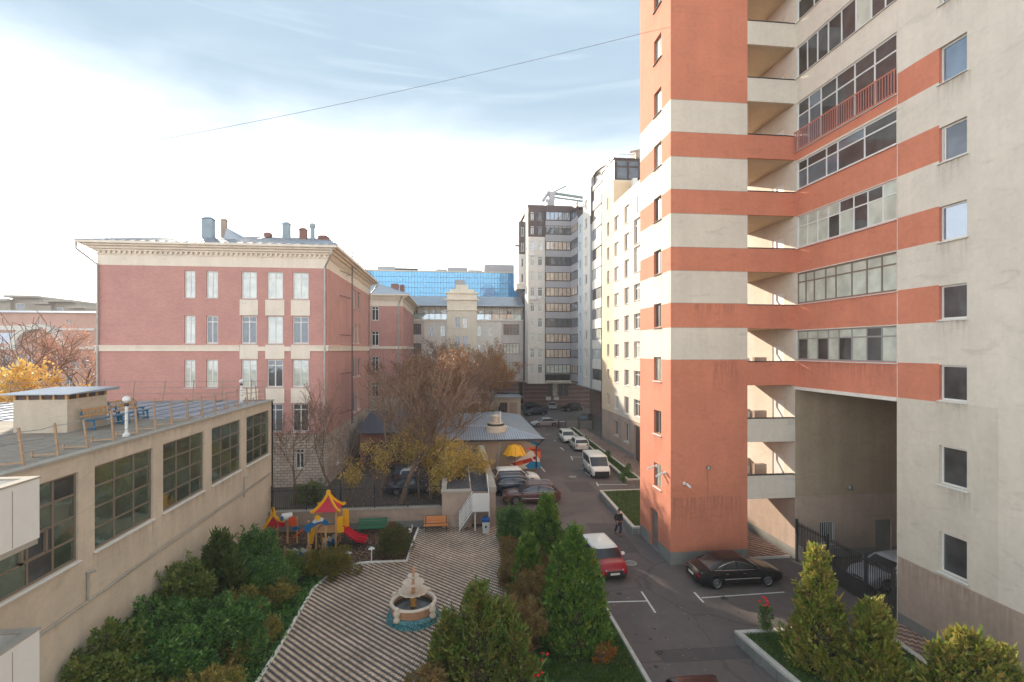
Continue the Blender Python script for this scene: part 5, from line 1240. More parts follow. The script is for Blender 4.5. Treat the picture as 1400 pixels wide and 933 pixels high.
mural([(716, 613), (731, 611), (738, 615), (728, 616)], m_or, 2); mural([(729, 618), (739, 616), (739, 628), (731, 621)], m_or, 1); mural([(724, 614), (739, 614), (739, 617), (727, 617)], m_red, 3)
mural([(719, 603), (734, 604), (738, 611), (728, 607)], m_te, 1)
mural([(691, 624), (708, 622), (700, 630), (695, 632)], m_gr, 1); mural([(728, 625), (732, 624), (733, 628), (730, 629)], m_red, 4)
q = MB(); q.hexa([(PY(677, by0), by0 - .3, 0), (PY(680, by0), by0 - .3, 0), (PY(686, by0), by0 - .02, 3.2), (PY(683, by0), by0 - .02, 3.2), (PY(677, by0), by0 - .1, 0), (PY(680, by0), by0 - .1, 0), (PY(686, by0), by0 - .01, 3.2), (PY(683, by0), by0 - .01, 3.2)]); q.build('lean_prop', M_concrete, pv)
# yellow parasol hanging at the mural
ua_ = thing('yellow_parasol', 'yellow scalloped parasol hung in front of the mural wall', 'parasol', (PY(704, 51.6), 51.6, 0))
ux, uy = PY(703.5, 51.8), 51.8; zt_ = ZV(607, ux, uy); zb = ZV(622, ux, uy)
M_yel = mat('yellow_fabric', lin((232, 172, 30)), .7, .05, 3)
q = MB(); nseg = 8; rr = 1.25
top = q.vs([(ux, uy, zt_)]); r1 = q.vs([(ux + rr * .55 * math.cos(2 * math.pi * k / 16), uy + rr * .55 * math.sin(2 * math.pi * k / 16), zt_ - .22) for k in range(16)])
r2 = q.vs([(ux + rr * (1 if k % 2 == 0 else .93) * math.cos(2 * math.pi * k / 16), uy + rr * (1 if k % 2 == 0 else .93) * math.sin(2 * math.pi * k / 16), zb + (0 if k % 2 == 0 else .14)) for k in range(16)])
for k in range(16):
    j = (k + 1) % 16; q.f.append((top, r1 + k, r1 + j)); q.m.append(0); q.f.append((r1 + k, r2 + k, r2 + j, r1 + j)); q.m.append(0)
q.build('canopy', M_yel, ua_)
q = MB()
for k in range(8): t = 2 * math.pi * k / 8; q.bar((ux, uy, zt_ + .01), (ux + rr * .55 * math.cos(t), uy + rr * .55 * math.sin(t), zt_ - .2), .03); q.bar((ux + rr * .55 * math.cos(t), uy + rr * .55 * math.sin(t), zt_ - .2), (ux + rr * math.cos(t), uy + rr * math.sin(t), zb + .02), .03)
q.build('ribs', mat('ochre_trim', lin((170, 110, 30)), .7, .05, 3), ua_)
q = MB(); q.tube([(ux, uy, .0), (ux, uy, zt_ + .1)], .025, 6); q.lathe(ux, uy, [(.25, 0), (.25, .1), (.05, .15)], 10); q.build('pole', M_darkmetal, ua_)

# ------------------------------------------------------------------ fountain
fx_, fy_ = P(565, 844)
ft = thing('fountain', 'three-tiered stone fountain on a turquoise mosaic base in the patio', 'fountain', (fx_, fy_, 0))
M_fst = mat('fountain_stone', lin((222, 204, 184)), .8, .15, 5, .3, 30); M_fcl = mat('fountain_clay', lin((186, 140, 108)), .85, .15, 4); M_gold = mat('ochre_stone', lin((202, 148, 76)), .7, .2, 5)
M_mos = bpy.data.materials.new('turquoise_mosaic'); M_mos.use_nodes = True
t_ = M_mos.node_tree; b_ = t_.nodes['Principled BSDF']; ge = t_.nodes.new('ShaderNodeNewGeometry'); vo = t_.nodes.new('ShaderNodeTexVoronoi'); vo.inputs['Scale'].default_value = 22; t_.links.new(ge.outputs['Position'], vo.inputs['Vector'])
ra = t_.nodes.new('ShaderNodeValToRGB'); ra.color_ramp.elements[0].color = (*lin((24, 84, 96)), 1); ra.color_ramp.elements[1].color = (*lin((120, 160, 150)), 1); e3 = ra.color_ramp.elements.new(.5); e3.color = (*lin((36, 112, 126)), 1)
sx = t_.nodes.new('ShaderNodeSeparateColor'); t_.links.new(vo.outputs['Color'], sx.inputs[0]); t_.links.new(sx.outputs[0], ra.inputs[0]); t_.links.new(ra.outputs[0], b_.inputs['Base Color']); b_.inputs['Roughness'].default_value = .4
q = MB(); q.lathe(fx_, fy_, [(1.2, .0), (1.17, .26), (1.08, .36)], 32); q.build('mosaic_base', M_mos, ft)
q = MB(); q.lathe(fx_, fy_, [(1.24, .009), (1.24, .02)], 32); q.build('base_ring', M_mos, ft)
q = MB(); q.lathe(fx_, fy_, [(1.0, .36), (1.02, .68), (.93, .68), (.9, .3), (.1, .3)], 32, cap=False); q.build('basin', M_fcl, ft)
q = MB(); q.lathe(fx_, fy_, [(1.0, .68), (1.08, .72), (1.08, .78), (1.02, .82), (.92, .8), (.9, .72)], 40, cap=False); q.build('rim', M_fst, ft, smooth=True)
M_water = mat('dark_water', (.035, .04, .035), .08, .1, 3)
q = MB(); q.lathe(fx_, fy_, [(.93, .5), (.93, .56)], 32); q.build('water', M_water, ft)
for k in range(4):
    a = 2 * math.pi * k / 4 + .95; px_, py_ = fx_ + 1.12 * math.cos(a), fy_ + 1.12 * math.sin(a)
    q = MB(); q.lathe(px_, py_, [(.17, .3), (.15, .42), (.1, .48), (.16, .6), (.17, .72), (.1, .78), (.14, .86), (.05, .93)], 10); q.build('pedestal', M_fst, ft, smooth=True)
def bowl(r, z, name='bowl'):
    q = MB(); wob = lambda k: 1 + .05 * (1 if k % 2 else -1)
    q.lathe(fx_, fy_, [(.1, z - .22 * r - .08), (.45 * r, z - .2 * r), (r * .85, z - .04), (r, z), (r, z + .035), (r * .9, z + .01), (r * .5, z - .1 * r), (.08, z - .13 * r)], 28, wob=wob); q.build(name, M_fst, ft, smooth=True)
bowl(.68, 1.22); bowl(.5, 1.62); bowl(.27, 1.93)
for z0, z1, r in ((.5, 1.12, .14), (1.12, 1.52, .08), (1.55, 1.88, .055), (1.9, 2.08, .045)):
    q = MB(); h = z1 - z0; q.lathe(fx_, fy_, [(r * 1.2, z0), (r * 1.2, z0 + .06), (r * .7, z0 + .3 * h), (r * 1.15, z0 + .55 * h), (r * .6, z0 + .8 * h), (r, z1)], 12); q.build('stem', M_gold if z0 < .6 else M_fcl, ft, smooth=True)
q = MB(); q.lathe(fx_, fy_, [(.05, 2.06), (.12, 2.12), (.1, 2.18), (.05, 2.2), (.08, 2.28), (.02, 2.36)], 10); q.build('finial', M_fcl, ft, smooth=True)

# ------------------------------------------------------------------ street and garden furniture
M_green = mat('green_paint', lin((38, 104, 70)), .6, .1, 4); M_orangewood = mat('orange_timber', lin((206, 130, 70)), .6, .15, 5)
def bench(x, y, rz, L_, m, mf_, label, n=5):
    t = thing('park_bench', label, 'bench')
    for i in range(3): box('seat_slat', -L_ / 2, -.3 + i * .15, .43, L_ / 2, -.17 + i * .15, .47, m, t)
    for i in range(3):
        q = MB(); z0 = .52 + i * .15; y0 = .15 + i * .05; q.hexa([(-L_ / 2, y0, z0), (L_ / 2, y0, z0), (L_ / 2, y0 + .03, z0), (-L_ / 2, y0 + .03, z0), (-L_ / 2, y0 + .04, z0 + .13), (L_ / 2, y0 + .04, z0 + .13), (L_ / 2, y0 + .07, z0 + .13), (-L_ / 2, y0 + .07, z0 + .13)]); q.build('back_slat', m, t)
    for s in (-1, 1):
        q = MB(); x_ = s * (L_ / 2 - .12); q.bar((x_, -.25, 0), (x_, -.22, .43), .05); q.bar((x_, .22, 0), (x_, .12, .45), .05); q.bar((x_, .12, .45), (x_, .3, 1.0), .05); q.bar((x_, -.25, .42), (x_, .15, .42), .05); q.build('leg', mf_, t)
    t.location = (x, y, 0); t.rotation_euler = (0, 0, rz); return t
gx, gy = P(513, 722); bench(gx, 35.6, 0, 1.9, M_green, M_green, 'green slatted bench against the low wall beside the playground')
bench(PY(596, 35.5), 35.6, 0, 1.65, M_orangewood, M_darkmetal, 'orange timber bench against the low wall at the top of the patio')
tx, ty = P(692, 792); bench(tx + .1, ty, R(-84), 1.3, M_green, M_green, 'dark green bench half hidden in the hedge on the right of the patio')
# litter bins
t = thing('litter_bin', 'white litter bin with a blue lid under the stair landing', 'bin', (PY(664, 34.9), 34.9, 0)); x = PY(664, 34.9)
q = MB(); q.hexa([(x - .2, 34.7, .01), (x + .2, 34.7, .01), (x + .2, 35.1, .01), (x - .2, 35.1, .01), (x - .24, 34.66, .8), (x + .24, 34.66, .8), (x + .24, 35.14, .8), (x - .24, 35.14, .8)]); q.build('body', M_white, t)
q = MB(); q.box(x - .27, 34.62, .8, x + .27, 35.18, .98); q.build('lid', mat('bin_blue', lin((24, 84, 150)), .5, .05, 3), t); box('label_plate', x - .06, 34.655, .4, x + .06, 34.675, .55, M_darkmetal, t)
t = thing('litter_bin', 'small rust-brown bin beside the green bench', 'bin', (PY(537, 35.8), 35.8, 0)); x = PY(537, 35.8)
q = MB(); q.lathe(x, 35.8, [(.24, .02), (.28, .55), (.3, .6), (.26, .6), (.22, .1)], 14, cap=False); q.build('body', mat('rust_brown_paint', lin((120, 72, 50)), .8, .2, 5), t); q = MB(); q.lathe(x, 35.8, [(.01, .08), (.23, .1)], 14); q.build('bottom', M_brown, t)
def garden_lamp(px, v, label, lean=0):
    x, y = P(px, v); t = thing('garden_lamp', label, 'lamp', (x, y, 0), 'small white lamps along the patio edge')
    q = MB(); q.tube([(x, y, 0), (x + lean * .5, y, .75)], .035, 6); q.build('stem', M_white, t)
    q = MB(); q.lathe(x + lean * .5, y, [(.05, .74), (.2, .8), (.06, .9)], 12); q.build('shade', M_white, t)
garden_lamp(508, 769, 'white mushroom lamp at the patio edge between the two rounded shrubs')
garden_lamp(484, 775, 'leaning white garden lamp at the patio edge by the yellowing shrub', -.6)
sg = thing('garden_ornament', 'small white swan ornament behind the low shrub near the patio corner', 'ornament', (*P(560, 729), 0)); x, y = P(560, 729)
q = MB(); q.lathe(x, y, [(.05, 0), (.16, .08), (.18, .2), (.08, .3)], 10); q.tube([(x + .1, y, .22), (x + .2, y, .42), (x + .14, y, .55), (x + .24, y, .52)], [.05, .035, .04, .015], 6); q.build('body', M_white, sg)

# ------------------------------------------------------------------ playground
M_pred = mat('play_red', lin((190, 26, 48)), .45, .06, 3); M_pyel = mat('play_yellow', lin((236, 172, 24)), .45, .06, 3); M_pblu = mat('play_blue', lin((26, 100, 150)), .45, .06, 3); M_pora = mat('play_orange', lin((214, 78, 34)), .45, .06, 3)
M_pwht = mat('play_white', lin((210, 206, 200)), .5, .06, 3)
D0 = 33.6
def pt(px, v, y=D0): x = PY(px, y); return (x, ZV(v, x, y))
def plate(par, name, pts, y, th, m):                 # thick sheet standing across the view, outline by (x, z)
    q = MB(); n = len(pts)
    f = q.vs([(x, y, z) for x, z in pts]); k = q.vs([(x, y + th, z) for x, z in pts])
    ar = sum(pts[i][0] * pts[(i + 1) % n][1] - pts[(i + 1) % n][0] * pts[i][1] for i in range(n)); idx = list(range(n)) if ar > 0 else list(range(n))[::-1]
    q.f.append(tuple(f + i for i in idx)); q.m.append(0); q.f.append(tuple(k + i for i in idx[::-1])); q.m.append(0)
    for a in range(n):
        i, j = idx[a], idx[(a + 1) % n]; q.f.append((f + j, f + i, k + i, k + j)); q.m.append(0)
    return q.build(name, m, par)
tw = thing('play_tower', 'wooden play tower with red and yellow pagoda roof and red twin slide', 'play tower', (PY(449, D0), D0, 0))
cx, cyy = PY(448, D0), D0 + .2; e_ = .75; ze = ZV(697, cx, D0) ; za = ZV(672, cx, D0)
for sx_ in (-1, 1):
    for sy_ in (-1, 1):
        box('post', cx + sx_ * .6 - .05, cyy + sy_ * .6 - .05, 0, cx + sx_ * .6 + .05, cyy + sy_ * .6 + .05, ze + .05, M_wood, tw)
prof = [(1.0, 0), (.62, .26), (.32, .55), (.1, .85), (.05, 1.15)]
hh = za - ze
for k in range(4):
    a0 = math.pi / 4 + k * math.pi / 2; a1 = a0 + math.pi / 2
    q = MB(); rr = e_ * 1.414
    for (r0, h0), (r1_, h1) in zip(prof[:-1], prof[1:]):
        s0, s1 = rr * r0, rr * r1_
        q.face([(cx + s0 * math.cos(a0), cyy + s0 * math.sin(a0), ze + h0 * hh * .85), (cx + s0 * math.cos(a1), cyy + s0 * math.sin(a1), ze + h0 * hh * .85), (cx + s1 * math.cos(a1), cyy + s1 * math.sin(a1), ze + h1 * hh * .85), (cx + s1 * math.cos(a0), cyy + s1 * math.sin(a0), ze + h1 * hh * .85)])
    q.build('roof_panel', M_pred, tw)
    q = MB(); pp = [(cx + rr * 1.05 * r * math.cos(a0), cyy + rr * 1.05 * r * math.sin(a0), ze + h * hh * .85 + .02) for r, h in prof]
    pp = [(pp[0][0] + .1 * math.cos(a0), pp[0][1] + .1 * math.sin(a0), pp[0][2] + .12)] + pp
    for a, c in zip(pp[:-1], pp[1:]): q.bar(a, c, .1, .16)
    q.build('roof_rib', M_pyel, tw)
q = MB(); q.lathe(cx, cyy, [(.12, ze + hh * .8), (.1, ze + hh * .95), (.05, za), (.0, za + .08)], 8); q.build('finial', M_pyel, tw)
box('deck', cx - .6, cyy - .6, 1.0, cx + .6, cyy + .6, 1.08, M_wood, tw)
q = MB()
for z in (1.35, 1.75): q.bar((cx - .6, cyy + .6, z), (cx + .6, cyy + .6, z), .04); q.bar((cx - .6, cyy - .6, z), (cx - .6, cyy + .6, z), .04)
q.build('rail', M_wood, tw)
xs = cx + .66
plate(tw, 'slide_cheek', [(xs - .05, .95), (xs + .38, .95), (xs + .42, 1.25), (xs + .32, 1.3), (xs + .36, 2.0), (xs - .05, 1.95)], cyy - .55, .08, M_pyel)
plate(tw, 'slide_cheek', [(xs + .1, .95), (xs + .52, 1.0), (xs + .5, 2.1), (xs + .15, 2.15)], cyy + .45, .08, M_pyel)
for s in (-1, 1):
    q = MB(); yy = cyy + s * .26; lst = [(xs, 1.1), (xs + .35, .95), (xs + .8, .55), (xs + 1.2, .3), (xs + 1.7, .2)]
    for (xa_, z_a), (xb_, z_b) in zip(lst[:-1], lst[1:]):
        q.hexa([(xa_, yy - .22, z_a), (xb_, yy - .22, z_b), (xb_, yy + .22, z_b), (xa_, yy + .22, z_a), (xa_, yy - .22, z_a + .04), (xb_, yy - .22, z_b + .04), (xb_, yy + .22, z_b + .04), (xa_, yy + .22, z_a + .04)])
        for sd in (-.24, .22): q.hexa([(xa_, yy + sd, z_a), (xb_, yy + sd, z_b), (xb_, yy + sd + .03, z_b), (xa_, yy + sd + .03, z_a), (xa_, yy + sd, z_a + .17), (xb_, yy + sd, z_b + .17), (xb_, yy + sd + .03, z_b + .17), (xa_, yy + sd + .03, z_a + .17)])
    q.build('slide', M_pred, tw)
q = MB(); xl_ = cx - .95
for yy in (cyy - .4, cyy + .4): q.bar((xl_ - .3, yy, 0), (xl_ + .35, yy, 1.3), .08)
for k in range(5): f = .12 + k * .2; q.bar((xl_ - .3 + .65 * f, cyy - .4, 1.3 * f), (xl_ - .3 + .65 * f, cyy + .4, 1.3 * f), .06)
q.build('ladder', M_wood, tw)
plate(tw, 'ladder_cheek', [(xl_ - .15, .3), (xl_ + .12, .3), (xl_ + .3, 1.5), (xl_ + .05, 1.5)], cyy - .48, .05, M_pyel)
# wavy arch with blue boards in front of the tower
ar_ = thing('play_arch', 'blue wavy climbing arch on timber posts with a white cloud and yellow sun', 'climbing arch', (PY(434, 31.5), 31.5, 0))
YA_ = 31.6
for px, v in ((421.5, 762), (445, 750)):
    x = PY(px, YA_); box('post', x - .05, YA_, 0, x + .05, YA_ + .1, ZV(712, x, YA_), M_wood, ar_)
a_pts = [(417, 727), (416, 720), (421, 716), (427, 713), (431, 710), (437, 709), (443, 710), (448, 712), (450, 716), (447, 719), (440, 715), (434, 717), (427, 722), (422, 728)]
plate(ar_, 'blue_board', [pt(u, v, YA_) for u, v in a_pts], YA_ - .06, .05, M_pblu)
plate(ar_, 'cloud', [pt(u, v, YA_) for u, v in ((427, 714), (430, 710), (434, 709), (438, 707), (443, 708), (442, 712), (436, 713), (431, 715))], YA_ - .12, .05, M_pwht)
x, z = pt(435, 707, YA_); q = MB()
sun_pts = [(x + (.2 if k % 2 else .11) * math.cos(math.pi * k / 8), z + (.2 if k % 2 else .11) * math.sin(math.pi * k / 8)) for k in range(16)]
plate(ar_, 'sun_board', sun_pts, YA_ - .16, .04, M_pyel)
# low wave panels
def wave(x, y, rz, label):
    t = thing('wave_panel', label, 'play panel', (0, 0, 0)); n = 13
    top = [(-.7 + 1.4 * i / n, .62 + .07 * math.sin(i * 1.6)) for i in range(n + 1)]; mid = [(-.7 + 1.4 * i / n, .36 + .1 * math.sin(i * 1.6 + 1)) for i in range(n + 1)]
    plate(t, 'blue_board', [(-.7, .06)] + [(.7, .06)] + mid[::-1], -.02, .04, M_pblu); plate(t, 'white_board', mid + top[::-1], -.02, .04, M_pwht)
    for s in (-.72, .72): box('post', s - .05, -.05, 0, s + .05, .05, .8, M_wood, t)
    t.location = (x, y, 0); t.rotation_euler = (0, 0, rz)
x, y = P(407, 765); wave(x, y, R(4), 'blue and white wave panel at the left end of the climbing arch')
x, y = P(449, 752); wave(x, y + .6, R(62), 'blue and white wave panel beside the play tower ladder')
# second play structure
pl2 = thing('play_house', 'low red play house with yellow spired roof half hidden by shrubs', 'play house', (PY(375, 34), 34, 0))
Y2 = 34.2
plate(pl2, 'roof_panel', [pt(u, v, Y2) for u, v in ((360, 724), (367, 715), (374, 707), (378, 715), (379, 722))], Y2, .06, M_pred)
plate(pl2, 'roof_panel', [pt(u, v, Y2) for u, v in ((378, 710), (384, 712), (391, 714), (388, 721), (381, 720))], Y2 - .02, .06, M_pred)
q = MB()
for a, c in (((361, 722), (367, 714)), ((367, 714), (372, 705)), ((372, 705), (373.5, 694)), ((373.5, 694), (376, 706)), ((376, 706), (382, 711)), ((382, 711), (390, 713))):
    p0, p1 = pt(*a, Y2), pt(*c, Y2); q.bar((p0[0], Y2 - .05, p0[1]), (p1[0], Y2 - .05, p1[1]), .12, .14)
q.build('roof_rib', M_pyel, pl2)
x, z = pt(390, 707, Y2); q = MB(); q.tube([(x - .2, Y2 - .1, z), (x + .35, Y2 + .2, z)], .24, 12, cap=True); q.build('white_barrel', M_pwht, pl2); q = MB(); q.lathe(x - .1, Y2 - .3, [(.02, z - .16), (.1, z - .1), (.1, z + .1), (.02, z + .16)], 8); q.build('blue_patch', M_pblu, pl2)
plate(pl2, 'orange_board', [pt(u, v, Y2) for u, v in ((397, 706), (403, 704), (407, 709), (407, 716), (401, 719), (396, 714))], Y2 - .3, .06, M_pora)
plate(pl2, 'blue_board', [pt(u, v, Y2) for u, v in ((402, 719), (408, 717), (413, 721), (404, 723))], Y2 - .4, .05, M_pblu)
for px in (364, 378, 392, 405): x = PY(px, Y2); box('post', x - .05, Y2 + .1, 0, x + .05, Y2 + .2, 1.7, M_wood, pl2)
p0, p1 = pt(402, 735, 32.5), pt(416, 723, 32.5); q = MB(); q.bar((p0[0], 32.5, p0[1]), (p1[0], 32.5, p1[1]), .08); q.build('orange_beam', M_pora, pl2)

# ------------------------------------------------------------------ cable across the sky
cb_ = MB(); A = Vector((TX0, 32.5, ZV(45, TX0, 32.5))); Bp = Vector((PY(0, 44) , 44, 0)); Bp.z = ZV(228, Bp.x, 44); E = A + (Bp - A) * 1.5; pts = []
for i in range(41):
    f = i / 40; p_ = A.lerp(E, f); p_.z += 5.2 * f * (f - 1) * 1.0 + .0; pts.append(p_)
fB = 1 / 1.5; dz = Bp.z - (A.lerp(E, fB).z + 5.2 * fB * (fB - 1))
pts = [p_ + Vector((0, 0, dz * (i / 40) / fB)) for i, p_ in enumerate(pts)]
cb_.tube(pts, .016, 5, cap=False); o = cb_.build('overhead_cable', mat('grey_cable', lin((140, 146, 160)), .8, 0), loc=tuple(A)); tag(o, 'thin overhead cable sagging across the sky to the red tower', 'cable')

# ------------------------------------------------------------------ cars
CARMAT = {}
def paint(name, col): return mat('car_paint_' + name, col, .4, .02, 2, coat=.45, metal=0, spec=.3)
M_glassc = glassmat('car_glass', (.010, .013, .016), -.01, .03)
M_rim = mat('alloy_rim', lin((170, 170, 172)), .3, .05, 4, metal=.8); M_light = mat('headlamp_glass', lin((226, 226, 220)), .15, .02, 3, coat=1); M_tail = mat('tail_lamp_red', lin((150, 16, 20)), .2, .02, 3, coat=1)
M_trim = mat('black_trim', (.015, .015, .016), .5, .02, 3); M_plate = mat('number_plate', lin((214, 210, 196)), .5, .02, 3); M_chrome = mat('chrome_trim', lin((190, 190, 192)), .25, .02, 3, metal=.9)
def lerp_tab(tab, x):
    if x <= tab[0][0]: return tab[0][1]
    for (a, va), (c, vc) in zip(tab[:-1], tab[1:]):
        if x <= c: t = (x - a) / (c - a); t = t * t * (3 - 2 * t) * .5 + t * .5; return va + (vc - va) * t
    return tab[-1][1]
def car(name, label, cat, x, y, rz, col, L=4.5, W=1.8, H=1.45, deck=None, belt=.92, cab=None, roofw=.62, wb=(-1.35, 1.35), wr=.32, roofcol=None, chrome=False, trim_low=False, group='cars parked in the yard and street', rails=False, z=0, big_grille=False, plate_txt=True, cabin_c=.06):
    """+x is forward. deck = height of body line along x; cab = (rear base, rear roof, front roof, front base) in x"""
    t = thing(name, label, cat, (0, 0, 0), group)
    h = L / 2; rc = roofcol or col
    N = 40; xs = [-h + L * i / N for i in range(N + 1)]
    for w_x in wb:                                   # stations on the wheel arches
        xs += [w_x + (wr + .07) * s for s in (-1, -.92, -.7, -.38, 0, .38, .7, .92, 1)]
    xs = sorted(set(round(v, 3) for v in xs))
    def half(xx):
        e = abs(xx) / h; return W / 2 * (1 - .16 * max(0, (e - .62) / .38) ** 2 - .10 * (max(0, e - .93) / .07) ** 2)
    rows = []; q = MB(); zb0 = .22
    for xx in xs:
        zt = lerp_tab(deck, xx); hw = half(xx); zb = zb0 + .12 * max(0, (abs(xx) / h - .86) / .14) ** 1.5
        arch = 0
        for w_x in wb:
            d = abs(xx - w_x)
            if d < wr + .068: arch = max(arch, wr + math.sqrt(max(0, (wr + .07) ** 2 - d * d)))
        zlo = max(zb, arch)
        zm = min(zt - .12, max(.55, zlo + .02)); zlo = min(zlo, zt - .2)
        cr = cabin_c
        pts = [(hw * .90, zlo - .0 if arch else zlo), (hw * .985, zlo + (.0 if arch else .1)), (hw, max(zm, zlo + .02)), (hw * .985, max(zt - .16, zlo + .05)), (hw * .955, zt - .05), (hw * .86, zt), (hw * .5, zt + .03), (0, zt + .04)]
        if arch: pts[0] = (hw * .86, zlo)
        rows.append([q.vs([(xx, s * a, b_)])for a, b_ in pts for s in (1,)] + [q.vs([(xx, -a, b_)]) for a, b_ in pts[:-1][::-1]])
    m_ = len(rows[0])
    for i in range(len(rows) - 1):
        for k in range(m_ - 1):
            q.f.append((rows[i][k], rows[i][k + 1], rows[i + 1][k + 1], rows[i + 1][k])[::-1]); q.m.append(0)
    q.f.append(tuple(rows[0])[::-1]); q.m.append(0); q.f.append(tuple(rows[-1])); q.m.append(0)
    body = q.build('body', col, t, smooth=True)
    bv = body.modifiers.new('edges', 'EDGE_SPLIT'); bv.split_angle = R(40)
    q = MB(); q.box(-h + .25, -W / 2 + .22, .16, h - .25, W / 2 - .22, .62); q.build('underbody', M_trim, t)
    q = MB()
    for w_x in wb: q = MB(); q.box(w_x - wr - .06, -W / 2 + .1, .18, w_x + wr + .06, W / 2 - .1, wr * 2 + .06); q.build('wheel_well', M_black, t)
    # cabin: smooth glass hull, roof skin, pillars
    xr0, xr1, xf1, xf0 = cab; wbt = W / 2 * .90; wrf = W / 2 * roofw * 1.22; zbr = lerp_tab(deck, xr0) + .0; zbf = lerp_tab(deck, xf0) + .02
    def ring_(z_, f):                                # f 0 at belt, 1 at roof
        a = xr0 + (xr1 - xr0) * f; c = xf0 + (xf1 - xf0) * f; wd = wbt + (wrf - wbt) * (f ** 1.4)
        out_ = []
        n_ = 6
        for i in range(n_ + 1): s = -1 + 2 * i / n_; out_.append((c + .10 * (1 - s * s) * (1 - f * .5), s * wd * .97))
        for i in range(1, 8): g_ = i / 8; out_.append((c + (a - c) * g_, wd * (1 + .015 * math.sin(g_ * math.pi))))
        for i in range(n_ + 1): s = 1 - 2 * i / n_; out_.append((a - .08 * (1 - s * s) * (1 - f * .5), s * wd * .97))
        for i in range(1, 8): g_ = 1 - i / 8; out_.append((c + (a - c) * g_, -wd * (1 + .015 * math.sin(g_ * math.pi))))
        return out_
    fs = (0, .35, .7, .92); q = MB(); rg = []
    zr = H - .06
    for f in fs:
        rr_ = ring_(0, f); rg.append([q.vs([(x_, y_, (lerp_tab(deck, max(min(x_, xf0), xr0)) - .03) * (1 - f) + zr * f)]) for x_, y_ in rr_])
    nn = len(rg[0])
    for i in range(len(fs) - 1):
        for k in range(nn): q.f.append((rg[i][k], rg[i][(k + 1) % nn], rg[i + 1][(k + 1) % nn], rg[i + 1][k])); q.m.append(0)
    q.build('windows', M_glassc, t, smooth=True)
    q = MB(); r_ = []
    for f, z_ in ((.90, zr * .90 + .1 * (zbf)), (1.0, H - .025), (1.0, H)):
        pass
    def rring(sc_, z_): return [q.vs([((x_ - (xr1 + xf1) / 2) * sc_ + (xr1 + xf1) / 2, y_ * sc_, z_)]) for x_, y_ in ring_(0, 1)]
    zq = zr * .9 + .1 * zbf
    def rring2(f, z_): return [q.vs([(x_ * 1.004, y_ * 1.012, z_)]) for x_, y_ in ring_(0, f)]
    r_ = [rring2(.88, zr * .88 + .12 * zbf), rring2(.96, zr * .985), rring(.95, H - .02), rring(.75, H + .005), rring(.35, H + .015)]
    for i in range(len(r_) - 1):
        for k in range(nn): q.f.append((r_[i][k], r_[i][(k + 1) % nn], r_[i + 1][(k + 1) % nn], r_[i + 1][k])); q.m.append(0)
    q.f.append(tuple(r_[-1])); q.m.append(0)
    q.build('roof', rc, t, smooth=True)
    q = MB()
    def pil(g0, wdt, sgn):
        a = []
        for f in (0, .5, .95):
            A_ = xr0 + (xr1 - xr0) * f; C_2 = xf0 + (xf1 - xf0) * f; wd = wbt + (wrf - wbt) * (f ** 1.4); x_ = C_2 + (A_ - C_2) * g0
            z_ = (lerp_tab(deck, max(min(x_, xf0), xr0)) - .02) * (1 - f) + zr * f; a.append((x_, sgn * wd * 1.008, z_))
        q.bar(a[0], a[1], wdt, .04); q.bar(a[1], a[2], wdt, .04)
    for sgn in (1, -1):
        pil(.02, .08, sgn); pil(.98, .13, sgn)
    q.build('pillars', col, t)
    q = MB()
    for sgn in (1, -1): pil(.47, .07, sgn); pil(.78, .05, sgn)
    q.build('door_pillars', M_trim, t)
    if chrome:
        q = MB()
        for sgn in (1, -1):
            a = [];
            for g_ in [i / 10 for i in range(11)]:
                x_ = xf0 + (xr0 - xf0) * (.03 + .94 * g_); a.append((x_, sgn * wbt * 1.012, lerp_tab(deck, x_) + .0))
            q.tube(a, .018, 4)
            a = []
            for g_ in [i / 10 for i in range(11)]:
                f = math.sin(math.pi * min(1, max(0, g_))) ** .45 * .93 if 0 < g_ < 1 else 0
                A_ = xr0 + (xr1 - xr0) * f; C_2 = xf0 + (xf1 - xf0) * f; wd = wbt + (wrf - wbt) * (f ** 1.4); x_ = C_2 + (A_ - C_2) * (.03 + .94 * g_)
                a.append((x_, sgn * wd * 1.015, (lerp_tab(deck, x_)) * (1 - f) + zr * f))
            q.tube(a, .016, 4)
        q.build('window_trim', M_chrome, t)
    if rails:
        q = MB()
        for sgn in (1, -1): q = MB(); q.tube([(xr1 + .1, sgn * wrf * .93, H - .02), (xr1 + .3, sgn * wrf * .93, H + .05), (xf1 - .3, sgn * wrf * .93, H + .05), (xf1 - .1, sgn * wrf * .93, H - .03)], .02, 5); q.build('roof_rail', M_chrome, t)
    # wheels
    wkey = ('wheel', wr)
